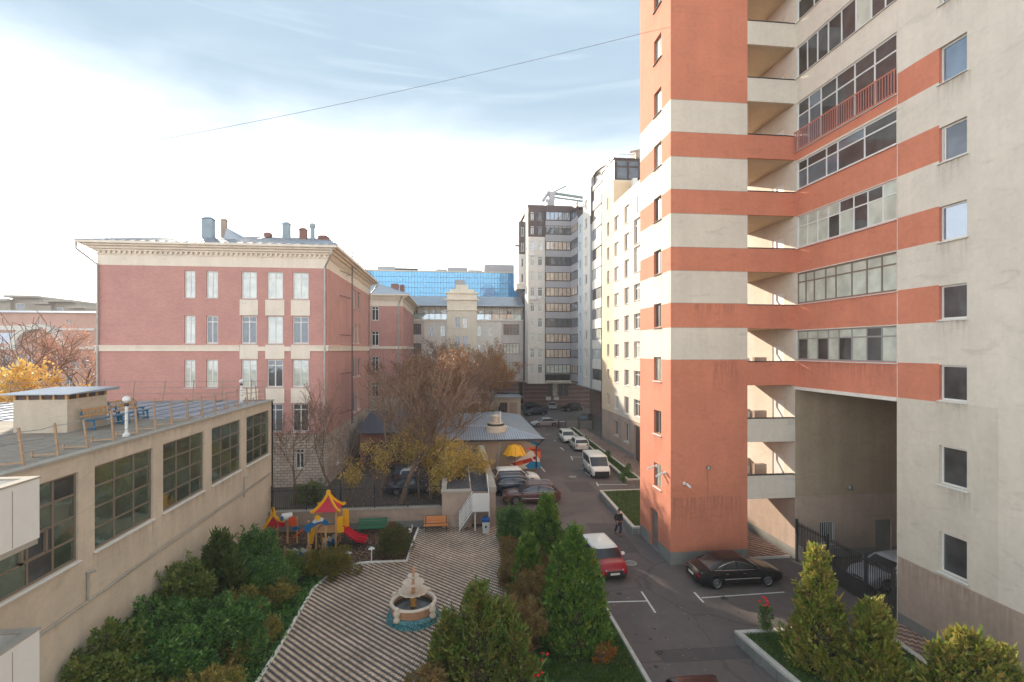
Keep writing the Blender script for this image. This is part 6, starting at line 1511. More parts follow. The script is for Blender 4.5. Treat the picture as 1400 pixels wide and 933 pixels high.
    for w_x in wb:
        for sgn in (1, -1):
            if wkey not in WC:
                q = MB(); n_ = 20; pr = [(wr * .62, -.1), (wr * .93, -.1), (wr, -.06), (wr, .06), (wr * .93, .1), (wr * .62, .1)]
                rs_ = [q.vs([(r0 * math.cos(2 * math.pi * k / n_), w0, r0 * math.sin(2 * math.pi * k / n_)) for k in range(n_)]) for r0, w0 in pr]
                for i in range(5):
                    for k in range(n_): q.f.append((rs_[i] + k, rs_[i] + (k + 1) % n_, rs_[i + 1] + (k + 1) % n_, rs_[i + 1] + k)); q.m.append(0)
                WC[wkey] = mesh_only(q, 'tyre', M_black)
                q = MB(); c0 = q.vs([(wr * .62 * math.cos(2 * math.pi * k / n_), 0, wr * .62 * math.sin(2 * math.pi * k / n_)) for k in range(n_)]); q.f.append(tuple(c0 + k for k in range(n_))); q.m.append(1)
                for s_ in (-1, 1):
                    for k in range(10): a = 2 * math.pi * k / 10; q.bar((.04 * math.cos(a), s_ * .07, .04 * math.sin(a)), (wr * .62 * math.cos(a), s_ * .085, wr * .62 * math.sin(a)), .035, .03, 0)
                    q.tube([(wr * .63 * math.cos(2 * math.pi * k / 16), s_ * .09, wr * .63 * math.sin(2 * math.pi * k / 16)) for k in range(17)], .018, 4, 0, cap=False)
                    q.tube([(0, s_ * .05, 0), (0, s_ * .1, 0)], .05, 8, 0)
                WC[wkey + (1,)] = mesh_only(q, 'rim', [M_rim, M_trim])
            wo = bpy.data.objects.new('wheel', WC[wkey]); C.objects.link(wo); wo.parent = t; wo.location = (w_x, sgn * (half(w_x) - .12), wr)
            ro = bpy.data.objects.new('rim', WC[wkey + (1,)]); C.objects.link(ro); ro.parent = wo
    # lamps, bumpers, grille, mirrors, plates
    zf, zre = lerp_tab(deck, h - .1), lerp_tab(deck, -h + .1); hwf = half(h - .06); hwr = half(-h + .06)
    for s in (1, -1):
        q = MB(); q.hexa([(h - .32, s * hwf * .62, zf - .2), (h + .0, s * hwf * .60, zf - .2), (h - .12, s * (hwf + .012), zf - .2), (h - .4, s * (hwf + .012), zf - .2), (h - .34, s * hwf * .66, zf - .06), (h - .02, s * hwf * .62, zf - .06), (h - .16, s * (hwf + .005), zf - .05), (h - .4, s * (hwf + .005), zf - .05)]); q.build('headlight', M_light, t)
        q = MB(); q.hexa([(-h - .006, s * hwr * .66, zre - .28), (-h + .3, s * hwr * .66, zre - .28), (-h + .3, s * (hwr + .014), zre - .28), (-h + .05, s * (hwr + .014), zre - .28), (-h - .006, s * hwr * .66, zre - .1), (-h + .3, s * hwr * .66, zre - .1), (-h + .3, s * (hwr + .008), zre - .1), (-h + .05, s * (hwr + .008), zre - .1)]); q.build('tail_light', M_tail, t)
        q = MB(); mx_ = xf0 - .32; q.bar((mx_, s * wbt, belt + .05), (mx_, s * (W / 2 + .06), belt + .08), .04); q.hexa([(mx_ - .07, s * (W / 2 - .0), belt + .02), (mx_ + .06, s * (W / 2 - .0), belt + .02), (mx_ + .04, s * (W / 2 + .2), belt + .04), (mx_ - .07, s * (W / 2 + .2), belt + .04), (mx_ - .07, s * W / 2, belt + .17), (mx_ + .04, s * W / 2, belt + .17), (mx_ + .02, s * (W / 2 + .19), belt + .15), (mx_ - .07, s * (W / 2 + .19), belt + .15)]); q.build('door_mirror', rc if roofcol else col, t)
    gw_ = .62 if big_grille else .42
    q = MB(); q.hexa([(h - .1, -hwf * gw_, zf - .36), (h + .012, -hwf * gw_, zf - .36), (h + .012, hwf * gw_, zf - .36), (h - .1, hwf * gw_, zf - .36), (h - .1, -hwf * gw_ * .9, zf - .12), (h + .0, -hwf * gw_ * .9, zf - .12), (h + .0, hwf * gw_ * .9, zf - .12), (h - .1, hwf * gw_ * .9, zf - .12)]); q.build('grille', M_trim, t)
    if big_grille: q = MB(); q.bar((h - .03, -hwf * .62, zf - .26), (h - .03, hwf * .62, zf - .26), .12, .26); q.build('grille_mesh', M_trim, t)
    q = MB(); q.bar((h - .02, -hwf * .8, .36), (h - .02, hwf * .8, .36), .07, .1); q.build('lower_intake', M_trim, t)
    q = MB(); q.bar((h + .015, -hwf * gw_, zf - .11), (h + .015, hwf * gw_, zf - .11), .02, .025); q.build('grille_bar', M_chrome, t)
    for sgn, hx, zz_ in ((1, h + .03, .46), (-1, -h - .025, .62)):
        q = MB(); q.box(hx - .008, -.26, zz_ - .055, hx + .008, .26, zz_ + .055); q.build('number_plate', M_plate, t)
    q = MB()
    for s in (1, -1):
        for xx in ((xf0 + xr0) / 2 + .42, (xf0 + xr0) / 2 - .55): q.box(xx - .09, s * half(xx) * .985 - .01, belt - .16, xx + .09, s * half(xx) * .985 + .015, belt - .12)
        q.tube([(xx_, s * (half(xx_) + .004), .52) for xx_ in [wb[0] + wr + .1 + i * (wb[1] - wb[0] - 2 * wr - .2) / 6 for i in range(7)]], .022, 4)
    q.build('door_handles', M_trim if not chrome else M_chrome, t)
    if trim_low:
        q = MB()
        for s in (1, -1): q = MB(); q.tube([(xx_, s * (half(xx_) + .0), .3) for xx_ in [wb[0] + wr + .08 + i * (wb[1] - wb[0] - 2 * wr - .16) / 6 for i in range(7)]], .09, 5); q.build('side_skirt', M_trim, t)
        q = MB(); q.bar((h - .07, -hwf * .9, .48), (h - .07, hwf * .9, .48), .24, .5); q.build('front_bumper', M_trim, t); q = MB(); q.bar((-h + .08, -hwr * .9, .4), (-h + .08, hwr * .9, .4), .2, .28)
        q.build('rear_bumper', M_trim, t)
    # shut lines
    q = MB(); 
    for s in (1, -1):
        for g0 in (.03, .5, .93):
            xx = xf0 - .25 + (xr0 + .3 - (xf0 - .25)) * g0; q.tube([(xx, s * (half(xx) * .99), .34), (xx, s * (half(xx) + .003), .6), (xx, s * half(xx) * .975, lerp_tab(deck, xx) - .06)], .008, 4, cap=False)
    q.bar((xf0 + .08, -W * .42, lerp_tab(deck, xf0 + .1) + .038), (xf0 + .08, W * .42, lerp_tab(deck, xf0 + .1) + .038), .03, .01)
    q.build('shut_lines', M_trim, t)
    t.location = (x, y, z); t.rotation_euler = (0, 0, rz)
    return t
c_black = paint('black', (.006, .006, .008)); c_red = paint('red', lin((150, 12, 34))); c_white = paint('white', lin((224, 222, 214))); c_maroon = paint('maroon', lin((44, 20, 22))); c_brown = paint('brown', lin((92, 62, 56)))
c_blue = paint('dark_blue', lin((28, 40, 58))); c_silver = paint('silver', lin((176, 178, 182)))
def sed(L, zt=.0): h = L / 2; return [(-h, .72), (-h + .12, .92), (-h + .5, .98), (-.6, .95), (.6, .93), (h - 1.2, .90), (h - .5, .80), (h - .12, .68), (h, .56)]
def hat(L, b_=.98, nose=.86): h = L / 2; return [(-h, .78), (-h + .08, b_ + .02), (-.4, b_), (.3, b_ - .02), (h - 1.0, b_ - .04), (h - .4, nose), (h - .1, nose - .14), (h, nose - .3)]
# black saloon in front of the tower
car('saloon_car', 'shiny black saloon with chrome window trim parked across the foot of the red tower', 'car', 14.95, 26.15, 0, c_black, L=4.78, W=1.8, H=1.44, deck=sed(4.78), cab=(-1.75, -1.0, .35, 1.15), wb=(-1.4, 1.42), wr=.33, chrome=True)
# small red hatchback with white roof, facing the camera
car('hatchback', 'small red hatchback with white roof and mirrors facing the camera on the lane', 'car', 8.4, 28.6, R(-86), c_red, L=3.85, W=1.73, H=1.42, deck=hat(3.85, .95, .86), cab=(-1.85, -1.6, .45, .98), wb=(-1.22, 1.27), wr=.32, roofcol=c_white, roofw=.68, big_grille=True)
# white minibus
car('minibus', 'white minibus facing the camera, nearest of the white vehicles by the long planter', 'van', P(824, 655)[0] - .0, P(824, 655)[1] + 2.35, R(-92), c_white, L=4.9, W=1.9, H=1.96, deck=[(-2.45, 1.0), (-2.4, 1.12), (0, 1.12), (1.3, 1.1), (1.75, 1.03), (2.2, .92), (2.4, .8), (2.45, .6)], cab=(-2.38, -2.25, .75, 1.6), roofw=.76, wb=(-1.45, 1.5), wr=.33, trim_low=True, big_grille=True, belt=1.05)
wx, wy = P(789, 618); car('hatchback', 'white hatchback seen from behind, parked beyond the white minibus', 'car', wx + .7, wy + 2.0, R(88), c_white, L=4.4, W=1.8, H=1.5, deck=hat(4.4, .98), cab=(-2.0, -1.55, .4, 1.2), wr=.32)
wx, wy = P(781, 607); car('hatchback', 'white hatchback facing the camera, furthest of the white row', 'car', wx - .1, wy + 2.1, R(-91), c_white, L=4.3, W=1.78, H=1.5, deck=hat(4.3, .96), cab=(-2.0, -1.6, .4, 1.15), wr=.32)
# row left of the lane, nose in
yb_ = P(730, 686)[1]
car('suv', 'maroon-brown estate parked nose-in nearest the hedge with glinting windscreen', 'car', 6.25, 41.6, R(178), c_brown, L=4.65, W=1.85, H=1.58, deck=hat(4.65, 1.02, .92), cab=(-2.15, -1.7, .35, 1.15), wr=.35, chrome=True, rails=True)
car('estate_car', 'dark blue estate parked between the brown estate and the white one', 'car', 5.55, 44.4, R(1), c_blue, L=4.5, W=1.8, H=1.55, deck=hat(4.5, 1.0, .9), cab=(-2.1, -1.75, .35, 1.15), wr=.34, rails=True, chrome=True)
car('hatchback', 'white crossover parked under the mural and yellow parasol', 'car', 5.6, 47.2, R(3), c_white, L=4.4, W=1.82, H=1.56, deck=hat(4.4, 1.0, .88), cab=(-2.05, -1.7, .35, 1.15), wr=.33)
# near dark car at the bottom edge
car('suv', 'dark maroon car cut off by the bottom edge of the view', 'car', 7.95, 14.6, R(-90), c_maroon, L=4.5, W=1.82, H=1.5, deck=hat(4.5, 1.0, .9), cab=(-2.22, -1.95, .2, 1.0), wr=.34, roofw=.72)
# silver car in the passage
car('saloon_car', 'silver car standing inside the passage behind the barred gate', 'car', 23.3, 25.0, R(186), c_silver, L=4.5, W=1.8, H=1.48, deck=hat(4.5, .96), cab=(-2.0, -1.4, .3, 1.1), wr=.33)
# far parking
fp = lambda u, v: P(u, v)
x, y = fp(746, 584); car('saloon_car', 'silver-white liftback side-on across the end of the lane', 'car', x, y + .8, R(184), c_silver, L=4.6, W=1.82, H=1.42, deck=sed(4.6), cab=(-2.0, -.8, .3, 1.15), wr=.34)
x, y = fp(799, 582); car('suv', 'black car with headlights towards the lane, right of the barrier', 'car', x + .5, y + 1.5, R(-118), c_black, L=4.6, W=1.85, H=1.6, deck=hat(4.6, 1.02, .95), cab=(-2.1, -1.6, .35, 1.15), wr=.35)
x, y = fp(783, 563); car('suv', 'black off-roader in the far parking against the purple base wall', 'car', x, y + 1, R(-160), c_black, L=4.7, W=1.85, H=1.6, deck=hat(4.7, 1.02, .95), cab=(-2.1, -1.6, .35, 1.15), wr=.35)
x, y = fp(757, 561); car('saloon_car', 'grey saloon facing the lane, middle of the far parking', 'car', x, y + 2, R(-95), c_silver, L=4.5, W=1.8, H=1.44, deck=sed(4.5), cab=(-1.7, -1.0, .3, 1.1), wr=.33)
x, y = fp(733, 569); car('saloon_car', 'dark blue saloon in the far parking beside the dark boundary fence', 'car', x, y + 1.5, R(-172), c_blue, L=4.6, W=1.8, H=1.42, deck=sed(4.6), cab=(-1.7, -1.0, .3, 1.1), wr=.33)
x, y = fp(727, 562); car('saloon_car', 'black saloon furthest left in the far parking', 'car', x, y + 3, R(-172), c_black, L=4.6, W=1.8, H=1.42, deck=sed(4.6), cab=(-1.7, -1.0, .3, 1.1), wr=.33)
# yard behind the fence
x, y = fp(560, 683); car('saloon_car', 'dark car behind the iron fence under the leaning bare tree', 'car', x, y + 2.2, R(8), c_blue, L=4.6, W=1.8, H=1.45, deck=sed(4.6), cab=(-1.7, -1.0, .3, 1.1), wr=.33)
x, y = fp(548, 660); car('hatchback', 'black car second row behind the iron fence', 'car', x, y + 1, R(100), c_black, L=4.3, W=1.8, H=1.5, deck=hat(4.3), cab=(-2.0, -1.6, .4, 1.15), wr=.33)
x, y = fp(600, 640); car('saloon_car', 'silver car in the yard beside the annex', 'car', -4.2, 49, R(92), c_silver, L=4.5, W=1.8, H=1.45, deck=sed(4.5), cab=(-1.7, -1.0, .3, 1.1), wr=.33)

# barrier and dark boundary fence at the lane end
yb2 = P(767, 585)[1]
br = thing('boom_barrier', 'white boom barrier with red post across the lane end', 'barrier', (P(767, 585)[0], yb2, 0)); x0 = P(767, 587)[0]; x1 = PY(800, yb2)
q = MB(); q.box(x0 - .2, yb2 - .15, 0, x0 + .2, yb2 + .15, 1.2); q.build('housing', M_brown, br); q = MB(); q.bar((x0, yb2 - .2, 1.0), (x1, yb2 - .2, 1.02), .09); q.build('boom', M_white, br); box('rest_post', x1 - .06, yb2 - .3, 0, x1 + .06, yb2 - .18, 1.0, M_brown, br)
sf = thing('street_rail', 'low dark red pedestrian rail left of the boom barrier', 'railing', (P(745, 590)[0], yb2 - .6, 0)); xs0 = PY(738, yb2 - .6); xs1 = x0 - .4
q = MB(); q.bar((xs0, yb2 - .6, .95), (xs1, yb2 - .6, .95), .05); q.bar((xs0, yb2 - .6, .3), (xs1, yb2 - .6, .3), .04)
for i in range(7): xx = xs0 + (xs1 - xs0) * i / 6; q.bar((xx, yb2 - .6, 0), (xx, yb2 - .6, .95), .05)
q.build('rail', M_chim, sf)
bf = thing('boundary_fence', 'tall dark sheet fence running from the pavilion to the street end', 'fence', (6, 90, 0))
q = MB(); n_ = 14; fa = Vector((8.9, 71.5)); fb_ = Vector((7.6, 106))
for i in range(n_): a = fa.lerp(fb_, i / n_); c = fa.lerp(fb_, (i + .97) / n_); o = MB(); o.bar((a.x, a.y, 1.1), (c.x, c.y, 1.1), .06, 2.2); o.build('fence_panel', M_brown, bf)
sf2 = thing('street_fence', 'grey panel fence beside the planter end at the barrier', 'fence', (18, 77, 0)); q = MB(); q.box(17.2, 78.6, 0, 21.5, 78.7, 1.3); q.build('fence_panel', M_plinth, sf2)
for xx in (17.2, 19.3, 21.5): box('post', xx - .08, 78.5, 0, xx + .08, 78.62, 1.5, M_brown, sf2)
gl_ = thing('guard_booth', 'small pale booth among the trees behind the pavilion', 'booth', (PY(664, 90), 90, 0)); x = PY(664, 90)
box('wall', x - 1.2, 90, 0, x + 1.2, 92.4, 2.9, M_gym, gl_); box('roof', x - 1.5, 89.6, 2.9, x + 1.5, 92.8, 3.1, M_roofmetal, gl_); box('window', x - .6, 89.95, 1.2, x + .6, 90.0, 2.2, G_dark, gl_)
lb = thing('garage_row', 'low garage row with pale doors behind the trees', 'building', (0, 92, 0)); x0 = PY(600, 94); x1 = PY(712, 94)
box('wall', x0, 94, 0, x1, 99, 3.6, M_gym, lb); box('roof', x0 - .3, 93.6, 3.6, x1 + .3, 99.3, 3.8, M_roofmetal, lb)
n_ = 8
for i in range(n_): xx = x0 + .3 + i * (x1 - x0 - .6) / n_; box('garage_door', xx, 93.95, .05, xx + (x1 - x0 - .6) / n_ - .4, 94, 2.7, M_taupe if i % 3 else M_brown, lb)

# ------------------------------------------------------------------ the walking man
px_, py_ = P(846, 733)
man = thing('person', 'man in a dark jacket and blue jeans walking along the lane by the planter', 'person', (0, 0, 0))
def skin(name, verts, edges, radii, m, root=0, parent=man, sub=2):
    me = bpy.data.meshes.new(name); me.from_pydata(verts, edges, []); me.materials.append(m); o = bpy.data.objects.new(name, me); C.objects.link(o); o.parent = parent
    s = o.modifiers.new('skin', 'SKIN'); s.use_smooth_shade = True
    for i, r in enumerate(radii):
        v = me.skin_vertices[0].data[i]; v.radius = (r, r) if not isinstance(r, tuple) else r; v.use_root = (i == root)
    o.modifiers.new('sub', 'SUBSURF').levels = sub; o.modifiers['sub'].render_levels = sub
    return o
M_skin = mat('skin', lin((190, 140, 116)), .6, .04, 4); M_jack = mat('black_jacket', (.012, .012, .014), .7, .1, 6); M_jean = mat('blue_jeans', lin((44, 56, 74)), .9, .15, 8); M_cap = mat('dark_hair', (.02, .015, .012), .8, .1, 8)
V = [(0, 0, .95), (.09, .0, .90), (.10, -.10, .50), (.11, .02, .10), (.11, -.1, .05), (-.09, .0, .90), (-.10, .14, .50), (-.10, .36, .16), (-.10, .30, .07),
     (0, -.01, 1.15), (0, -.02, 1.38), (.17, -.02, 1.40), (.24, .08, 1.14), (.22, -.08, .92), (-.17, -.02, 1.40), (-.26, .06, 1.16), (-.18, -.12, .98), (0, -.02, 1.50), (0, -.04, 1.60), (0, -.05, 1.68)]
E_ = [(0, 1), (1, 2), (2, 3), (3, 4), (0, 5), (5, 6), (6, 7), (7, 8), (0, 9), (9, 10), (10, 11), (11, 12), (12, 13), (10, 14), (14, 15), (15, 16), (10, 17), (17, 18), (18, 19)]
rad = [(.15, .11), .095, .065, .045, .045, .095, .065, .045, .045, (.15, .11), (.16, .11), .075, .055, .035, .075, .055, .035, .055, .085, .075]
skin('body', V, E_, rad, M_skin, 0)
skin('jacket', [(0, 0, .88), (0, -.01, 1.15), (0, -.02, 1.40), (.18, -.02, 1.40), (.25, .08, 1.14), (.225, -.06, .95), (-.18, -.02, 1.40), (-.27, .06, 1.16), (-.19, -.10, 1.01), (0, -.02, 1.47)], [(0, 1), (1, 2), (2, 3), (3, 4), (4, 5), (2, 6), (6, 7), (7, 8), (2, 9)], [(.18, .13), (.18, .135), (.18, .13), .095, .075, .05, .095, .075, .05, .07], M_jack, 0)
skin('trousers', [(0, 0, .92), (.09, 0, .86), (.10, -.10, .50), (.11, .02, .12), (-.09, 0, .86), (-.10, .14, .50), (-.10, .35, .19)], [(0, 1), (1, 2), (2, 3), (0, 4), (4, 5), (5, 6)], [(.165, .12), .11, .08, .06, .11, .08, .06], M_jean, 0)
skin('hair', [(0, -.03, 1.70), (0, .0, 1.67), (0, .01, 1.60)], [(0, 1), (1, 2)], [(.06, .06), .075, .06], M_cap, 1)
for s_, (hx, hy, hz) in ((1, (.22, -.08, .90)), (-1, (-.18, -.12, .96))):
    vs_, es_, rs_ = [(hx, hy, hz), (hx, hy - .01, hz - .06), (hx, hy - .015, hz - .09)], [(0, 1), (1, 2)], [.024, .028, .026]
    for k in range(4): i = len(vs_); vs_ += [(hx + (k - 1.5) * .017, hy - .02, hz - .13), (hx + (k - 1.5) * .017, hy - .035, hz - .16 - .006 * (k in (1, 2)))]; es_ += [(2, i), (i, i + 1)]; rs_ += [.009, .008]
    i = len(vs_); vs_ += [(hx - s_ * .035, hy - .03, hz - .08), (hx - s_ * .04, hy - .045, hz - .11)]; es_ += [(1, i), (i, i + 1)]; rs_ += [.01, .008]
    skin('hand', vs_, es_, rs_, M_skin, 0, sub=1)
q = MB(); q.lathe(0, 0, [(.012, -.02), (.018, 0), (.0, .03)], 8)
for v_ in range(len(q.v)): x_, y_, z_ = q.v[v_]; q.v[v_] = (x_, y_ * .8 - .135, z_ + 1.625)
q.build('nose', M_skin, man)
q = MB()
for s_ in (-.032, .032): q.box(s_ - .012, -.128, 1.645, s_ + .012, -.118, 1.655)
q.build('eyes', M_cap, man); q = MB(); q.box(-.025, -.128, 1.575, .025, -.118, 1.583); q.build('mouth', mat('lips', lin((150, 90, 80)), .6, 0), man)
for (fx2, fy2, fz2, tz_) in ((.11, .0, 0.0, 0), (-.10, .32, .06, .5)):
    q = MB(); q.hexa([(fx2 - .045, fy2 - .17, fz2), (fx2 + .045, fy2 - .17, fz2), (fx2 + .04, fy2 + .1, fz2 + (.05 if tz_ else 0)), (fx2 - .04, fy2 + .1, fz2 + (.05 if tz_ else 0)), (fx2 - .035, fy2 - .15, fz2 + .05), (fx2 + .035, fy2 - .15, fz2 + .05), (fx2 + .04, fy2 + .09, fz2 + .12), (fx2 - .04, fy2 + .09, fz2 + .12)]); q.build('shoe', M_trim, man, bevel=.01)
man.location = (px_, py_, 0); man.rotation_euler = (0, 0, R(8)); man.scale = (1.03, 1.03, 1.03)
# ------------------------------------------------------------------ VEGETATION
rng = np.random.default_rng(11)
def quads_obj(name, V, m, parent=None, loc=None, local=False):
    """V: (n,4,3) array of leaf quads"""
    n = len(V); me = bpy.data.meshes.new(name)
    me.vertices.add(n * 4); me.vertices.foreach_set('co', V.reshape(-1).astype(np.float32))
    me.loops.add(n * 4); me.loops.foreach_set('vertex_index', np.arange(n * 4, dtype=np.int32))
    me.polygons.add(n); me.polygons.foreach_set('loop_start', np.arange(0, n * 4, 4, dtype=np.int32)); me.polygons.foreach_set('loop_total', np.full(n, 4, dtype=np.int32))
    me.materials.append(m); me.update(calc_edges=True); me.validate()
    o = bpy.data.objects.new(name, me); C.objects.link(o)
    if parent is not None: o.parent = parent
    if loc is not None: o.location = loc
    return o
def unit(a): return a / np.maximum(1e-9, np.linalg.norm(a, axis=1, keepdims=True))
def leaves(P_, D_, ln, wd, jit=.3, tip=.0):
    """leaf diamonds at P_ growing along D_"""
    n = len(P_); D_ = unit(D_ + rng.normal(0, jit, (n, 3))); S = unit(np.cross(D_, rng.normal(0, 1, (n, 3))))
    L_ = (ln * rng.uniform(.4, 1.6, n))[:, None]; W_ = (wd * rng.uniform(.6, 1.3, n))[:, None]
    N_ = np.cross(D_, S) * L_ * .12
    return np.stack([P_, P_ + D_ * L_ * .5 + S * W_ * .5 + N_, P_ + D_ * L_, P_ + D_ * L_ * .5 - S * W_ * .5 + N_], 1)
g_thuja = [lin(c) for c in ((46, 81, 33), (74, 115, 42), (97, 131, 46), (131, 153, 56), (175, 131, 62))]
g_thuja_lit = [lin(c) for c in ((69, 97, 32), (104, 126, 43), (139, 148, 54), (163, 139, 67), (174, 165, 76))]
g_brown = [lin(c) for c in ((94, 79, 45), (134, 109, 63), (168, 131, 82), (118, 118, 57), (195, 146, 97))]
g_rust = [lin(c) for c in ((70, 103, 38), (90, 117, 42), (108, 131, 49), (126, 128, 56), (144, 126, 63), (169, 110, 56))]
g_dark = [lin(c) for c in ((40, 75, 37), (60, 100, 47), (80, 123, 54), (116, 154, 70), (154, 180, 111))]
g_bright = [lin(c) for c in ((66, 92, 38), (88, 112, 46), (108, 126, 54), (136, 144, 68), (196, 174, 84))]
g_olive = [lin(c) for c in ((88, 97, 41), (118, 122, 51), (149, 140, 63), (177, 149, 82), (91, 79, 45))]
g_yellow = [lin(c) for c in ((176, 146, 70), (204, 170, 84), (222, 186, 96), (150, 144, 70), (228, 200, 120))]
g_yellow2 = [lin(c) for c in ((214, 172, 80), (230, 192, 96), (236, 202, 116), (196, 156, 84))]
g_orange = [lin(c) for c in ((141, 89, 54), (177, 111, 66), (210, 132, 70), (165, 122, 82))]
g_dull = [lin(c) for c in ((116, 90, 68), (141, 109, 85), (163, 126, 97), (126, 102, 63))]
LM = {}
def lm(k, cols):
    if k not in LM: LM[k] = leafmat('foliage_' + k, cols)
    return LM[k]
M_core = mat('dark_crown_core', lin((58, 50, 34)), .95, .3, 6, .8, 20)  # dark colour put in for the shade inside the crowns
def conifer(name, label, x, y, h, r, cols, n=16000, group=None, lean=0, z0=0, two=None, sz=1.0, cat='shrub', twist=0):
    t = thing(name, label, cat, (x, y, z0), group)
    heads = [(0, 0, h, r)] + (two or [])
    allq = []
    q = MB()
    for (ox, oy, hh, rr) in heads:
        k = int(n * (hh * rr) / sum(a[2] * a[3] for a in heads))
        m = int(55 * hh * rr ** .8)                      # upright plumes with gaps between them
        f = rng.uniform(0, 1, m) ** 1.2; ang = rng.uniform(0, 2 * np.pi, m)
        lump = 1 + .16 * np.sin(ang * 3 + f * 9 + twist) + .12 * np.sin(ang * 7 - f * 17 + twist)
        prof = np.clip(1 - f, 0, 1) ** .78 * np.clip(.72 + f * 3.2, 0, 1) * lump * rng.uniform(.86, 1.1, m)
        C_0 = np.stack([ox + rr * prof * .86 * np.cos(ang), oy + rr * prof * .86 * np.sin(ang), f * hh * .95 + .1], 1)
        out_c = np.stack([np.cos(ang) * .55, np.sin(ang) * .55, np.full(m, 1.0)], 1); out_c = unit(out_c)
        idx = rng.integers(0, m, k); al = rng.uniform(-1, 1, k); size = (.10 + .10 * rng.uniform(0, 1, m))[idx] * (.7 + .35 * rr)
        L_p = size * 2.1 * al; W_p = size * np.sqrt(np.clip(1 - al * .85, .05, 1.4)) * .75
        P_ = C_0[idx] + out_c[idx] * L_p[:, None] + rng.normal(0, 1, (k, 3)) * (W_p * .62)[:, None]
        D_ = out_c[idx] + rng.normal(0, .15, (k, 3)); P_[:, 2] = np.maximum(P_[:, 2], .03)
        allq.append(leaves(P_, D_, .15 * sz, .07 * sz, .45))
        # inner foliage closing the crown
        k3 = k // 3; f3 = rng.uniform(0, 1, k3) ** 1.25; a3 = rng.uniform(0, 2 * np.pi, k3); r3 = rr * np.clip(1 - f3, 0, 1) ** .78 * np.clip(.72 + f3 * 3.2, 0, 1) * rng.uniform(.35, .82, k3)
        out3 = np.stack([np.cos(a3), np.sin(a3), np.ones(k3)], 1)
        allq.append(leaves(np.stack([ox + r3 * np.cos(a3), oy + r3 * np.sin(a3), f3 * hh * .93 + .05], 1), out3, .17 * sz, .08 * sz, .4))
        k2 = m; allq.append(leaves(C_0 + out_c * .22 * sz, out_c, .30 * sz, .09 * sz, .2))
        q.lathe(ox, oy, [(rr * .5, .15), (rr * .62, hh * .2), (rr * .42, hh * .5), (rr * .18, hh * .78), (.02, hh * .92)], 9)
    Q = np.concatenate(allq)
    quads_obj('crown', Q, lm(cols[0], cols[1]), t)
    core = q; o = MB(); o.v, o.f, o.m = core.v, core.f, core.m
    me = bpy.data.meshes.new('branches'); me.from_pydata(o.v, [], o.f); me.materials.append(M_core); ob = bpy.data.objects.new('branches', me); C.objects.link(ob); ob.parent = t  # solid hull added inside the crown, its dark colour imitates inner shade
    tr = MB(); tr.tube([(0, 0, -.05), (0, 0, h * .3)], [.09, .05], 7)
    me = tr.build('trunk', M_bark, None); me.parent = t
    return t
def shrub(name, label, x, y, h, rx, ry, cols, n=9000, leaf=(.10, .06), group=None, lobes=9, z0=0, cat='shrub', up=.4, airy=.25, sprigs=True):
    t = thing(name, label, cat, (x, y, z0), group)
    cs = []
    for i in range(int(lobes * 3.2)):
        a = rng.uniform(0, 2 * np.pi); d = rng.uniform(0, .95) ** .6; zz = rng.uniform(.15, .92) * (1 - .35 * d * d)
        cs.append((d * math.cos(a) * rx, d * math.sin(a) * ry, zz * h, rng.uniform(.13, .27)))
    cs.append((0, 0, h * .38, .5))
    Pl = []; Dl = []
    tot = sum(c[3] ** 2 for c in cs[:-1]) / .85
    for (a, b_, c, s) in cs:
        k = int(n * s * s / tot) if s < .4 else int(n * .22); d = unit(rng.normal(0, 1, (k, 3))); rr = rng.uniform(.55, 1.08, (k, 1)) ** .6
        R3 = np.array([rx * s * 1.15, ry * s * 1.15, h * s * .75])
        p_ = np.array([a, b_, c]) + d * R3 * rr * (1 + airy * rng.normal(0, .35, (k, 1)))
        Pl.append(p_); Dl.append(d + np.array([0, 0, up]))
    P_ = np.concatenate(Pl); D_ = np.concatenate(Dl); ok = P_[:, 2] > .02; P_, D_ = P_[ok], D_[ok]
    Qs = [leaves(P_, D_, leaf[0], leaf[1], .6)]
    st = MB()
    ns = 16 if sprigs else 9
    for i in range(ns):                               # stems and shoots that stand out of the crown
        a = rng.uniform(0, 2 * np.pi); rr = rng.uniform(.3, .95); top = np.array([rx * rr * math.cos(a), ry * rr * math.sin(a), h * rng.uniform(.75, 1.15) * (1.1 - .35 * rr)])
        base = np.array([rng.uniform(-.15, .15), rng.uniform(-.15, .15), 0]); mid = (base + top) / 2 + np.array([0, 0, .12 * h])
        st.tube([tuple(base), tuple(mid), tuple(top)], [.022, .014, .005], 4, cap=False)
        k = 26; f = rng.uniform(.45, 1.0, (k, 1)); pp = mid + (top - mid) * f + rng.normal(0, .03, (k, 3))
        Qs.append(leaves(pp, unit(rng.normal(0, 1, (k, 3))) + np.array([0, 0, .5]), leaf[0] * 1.15, leaf[1] * 1.15, .3))
    quads_obj('leaves', np.concatenate(Qs), lm(cols[0], cols[1]), t)
    me = st.build('stems', M_bark, None); me.parent = t
    return t
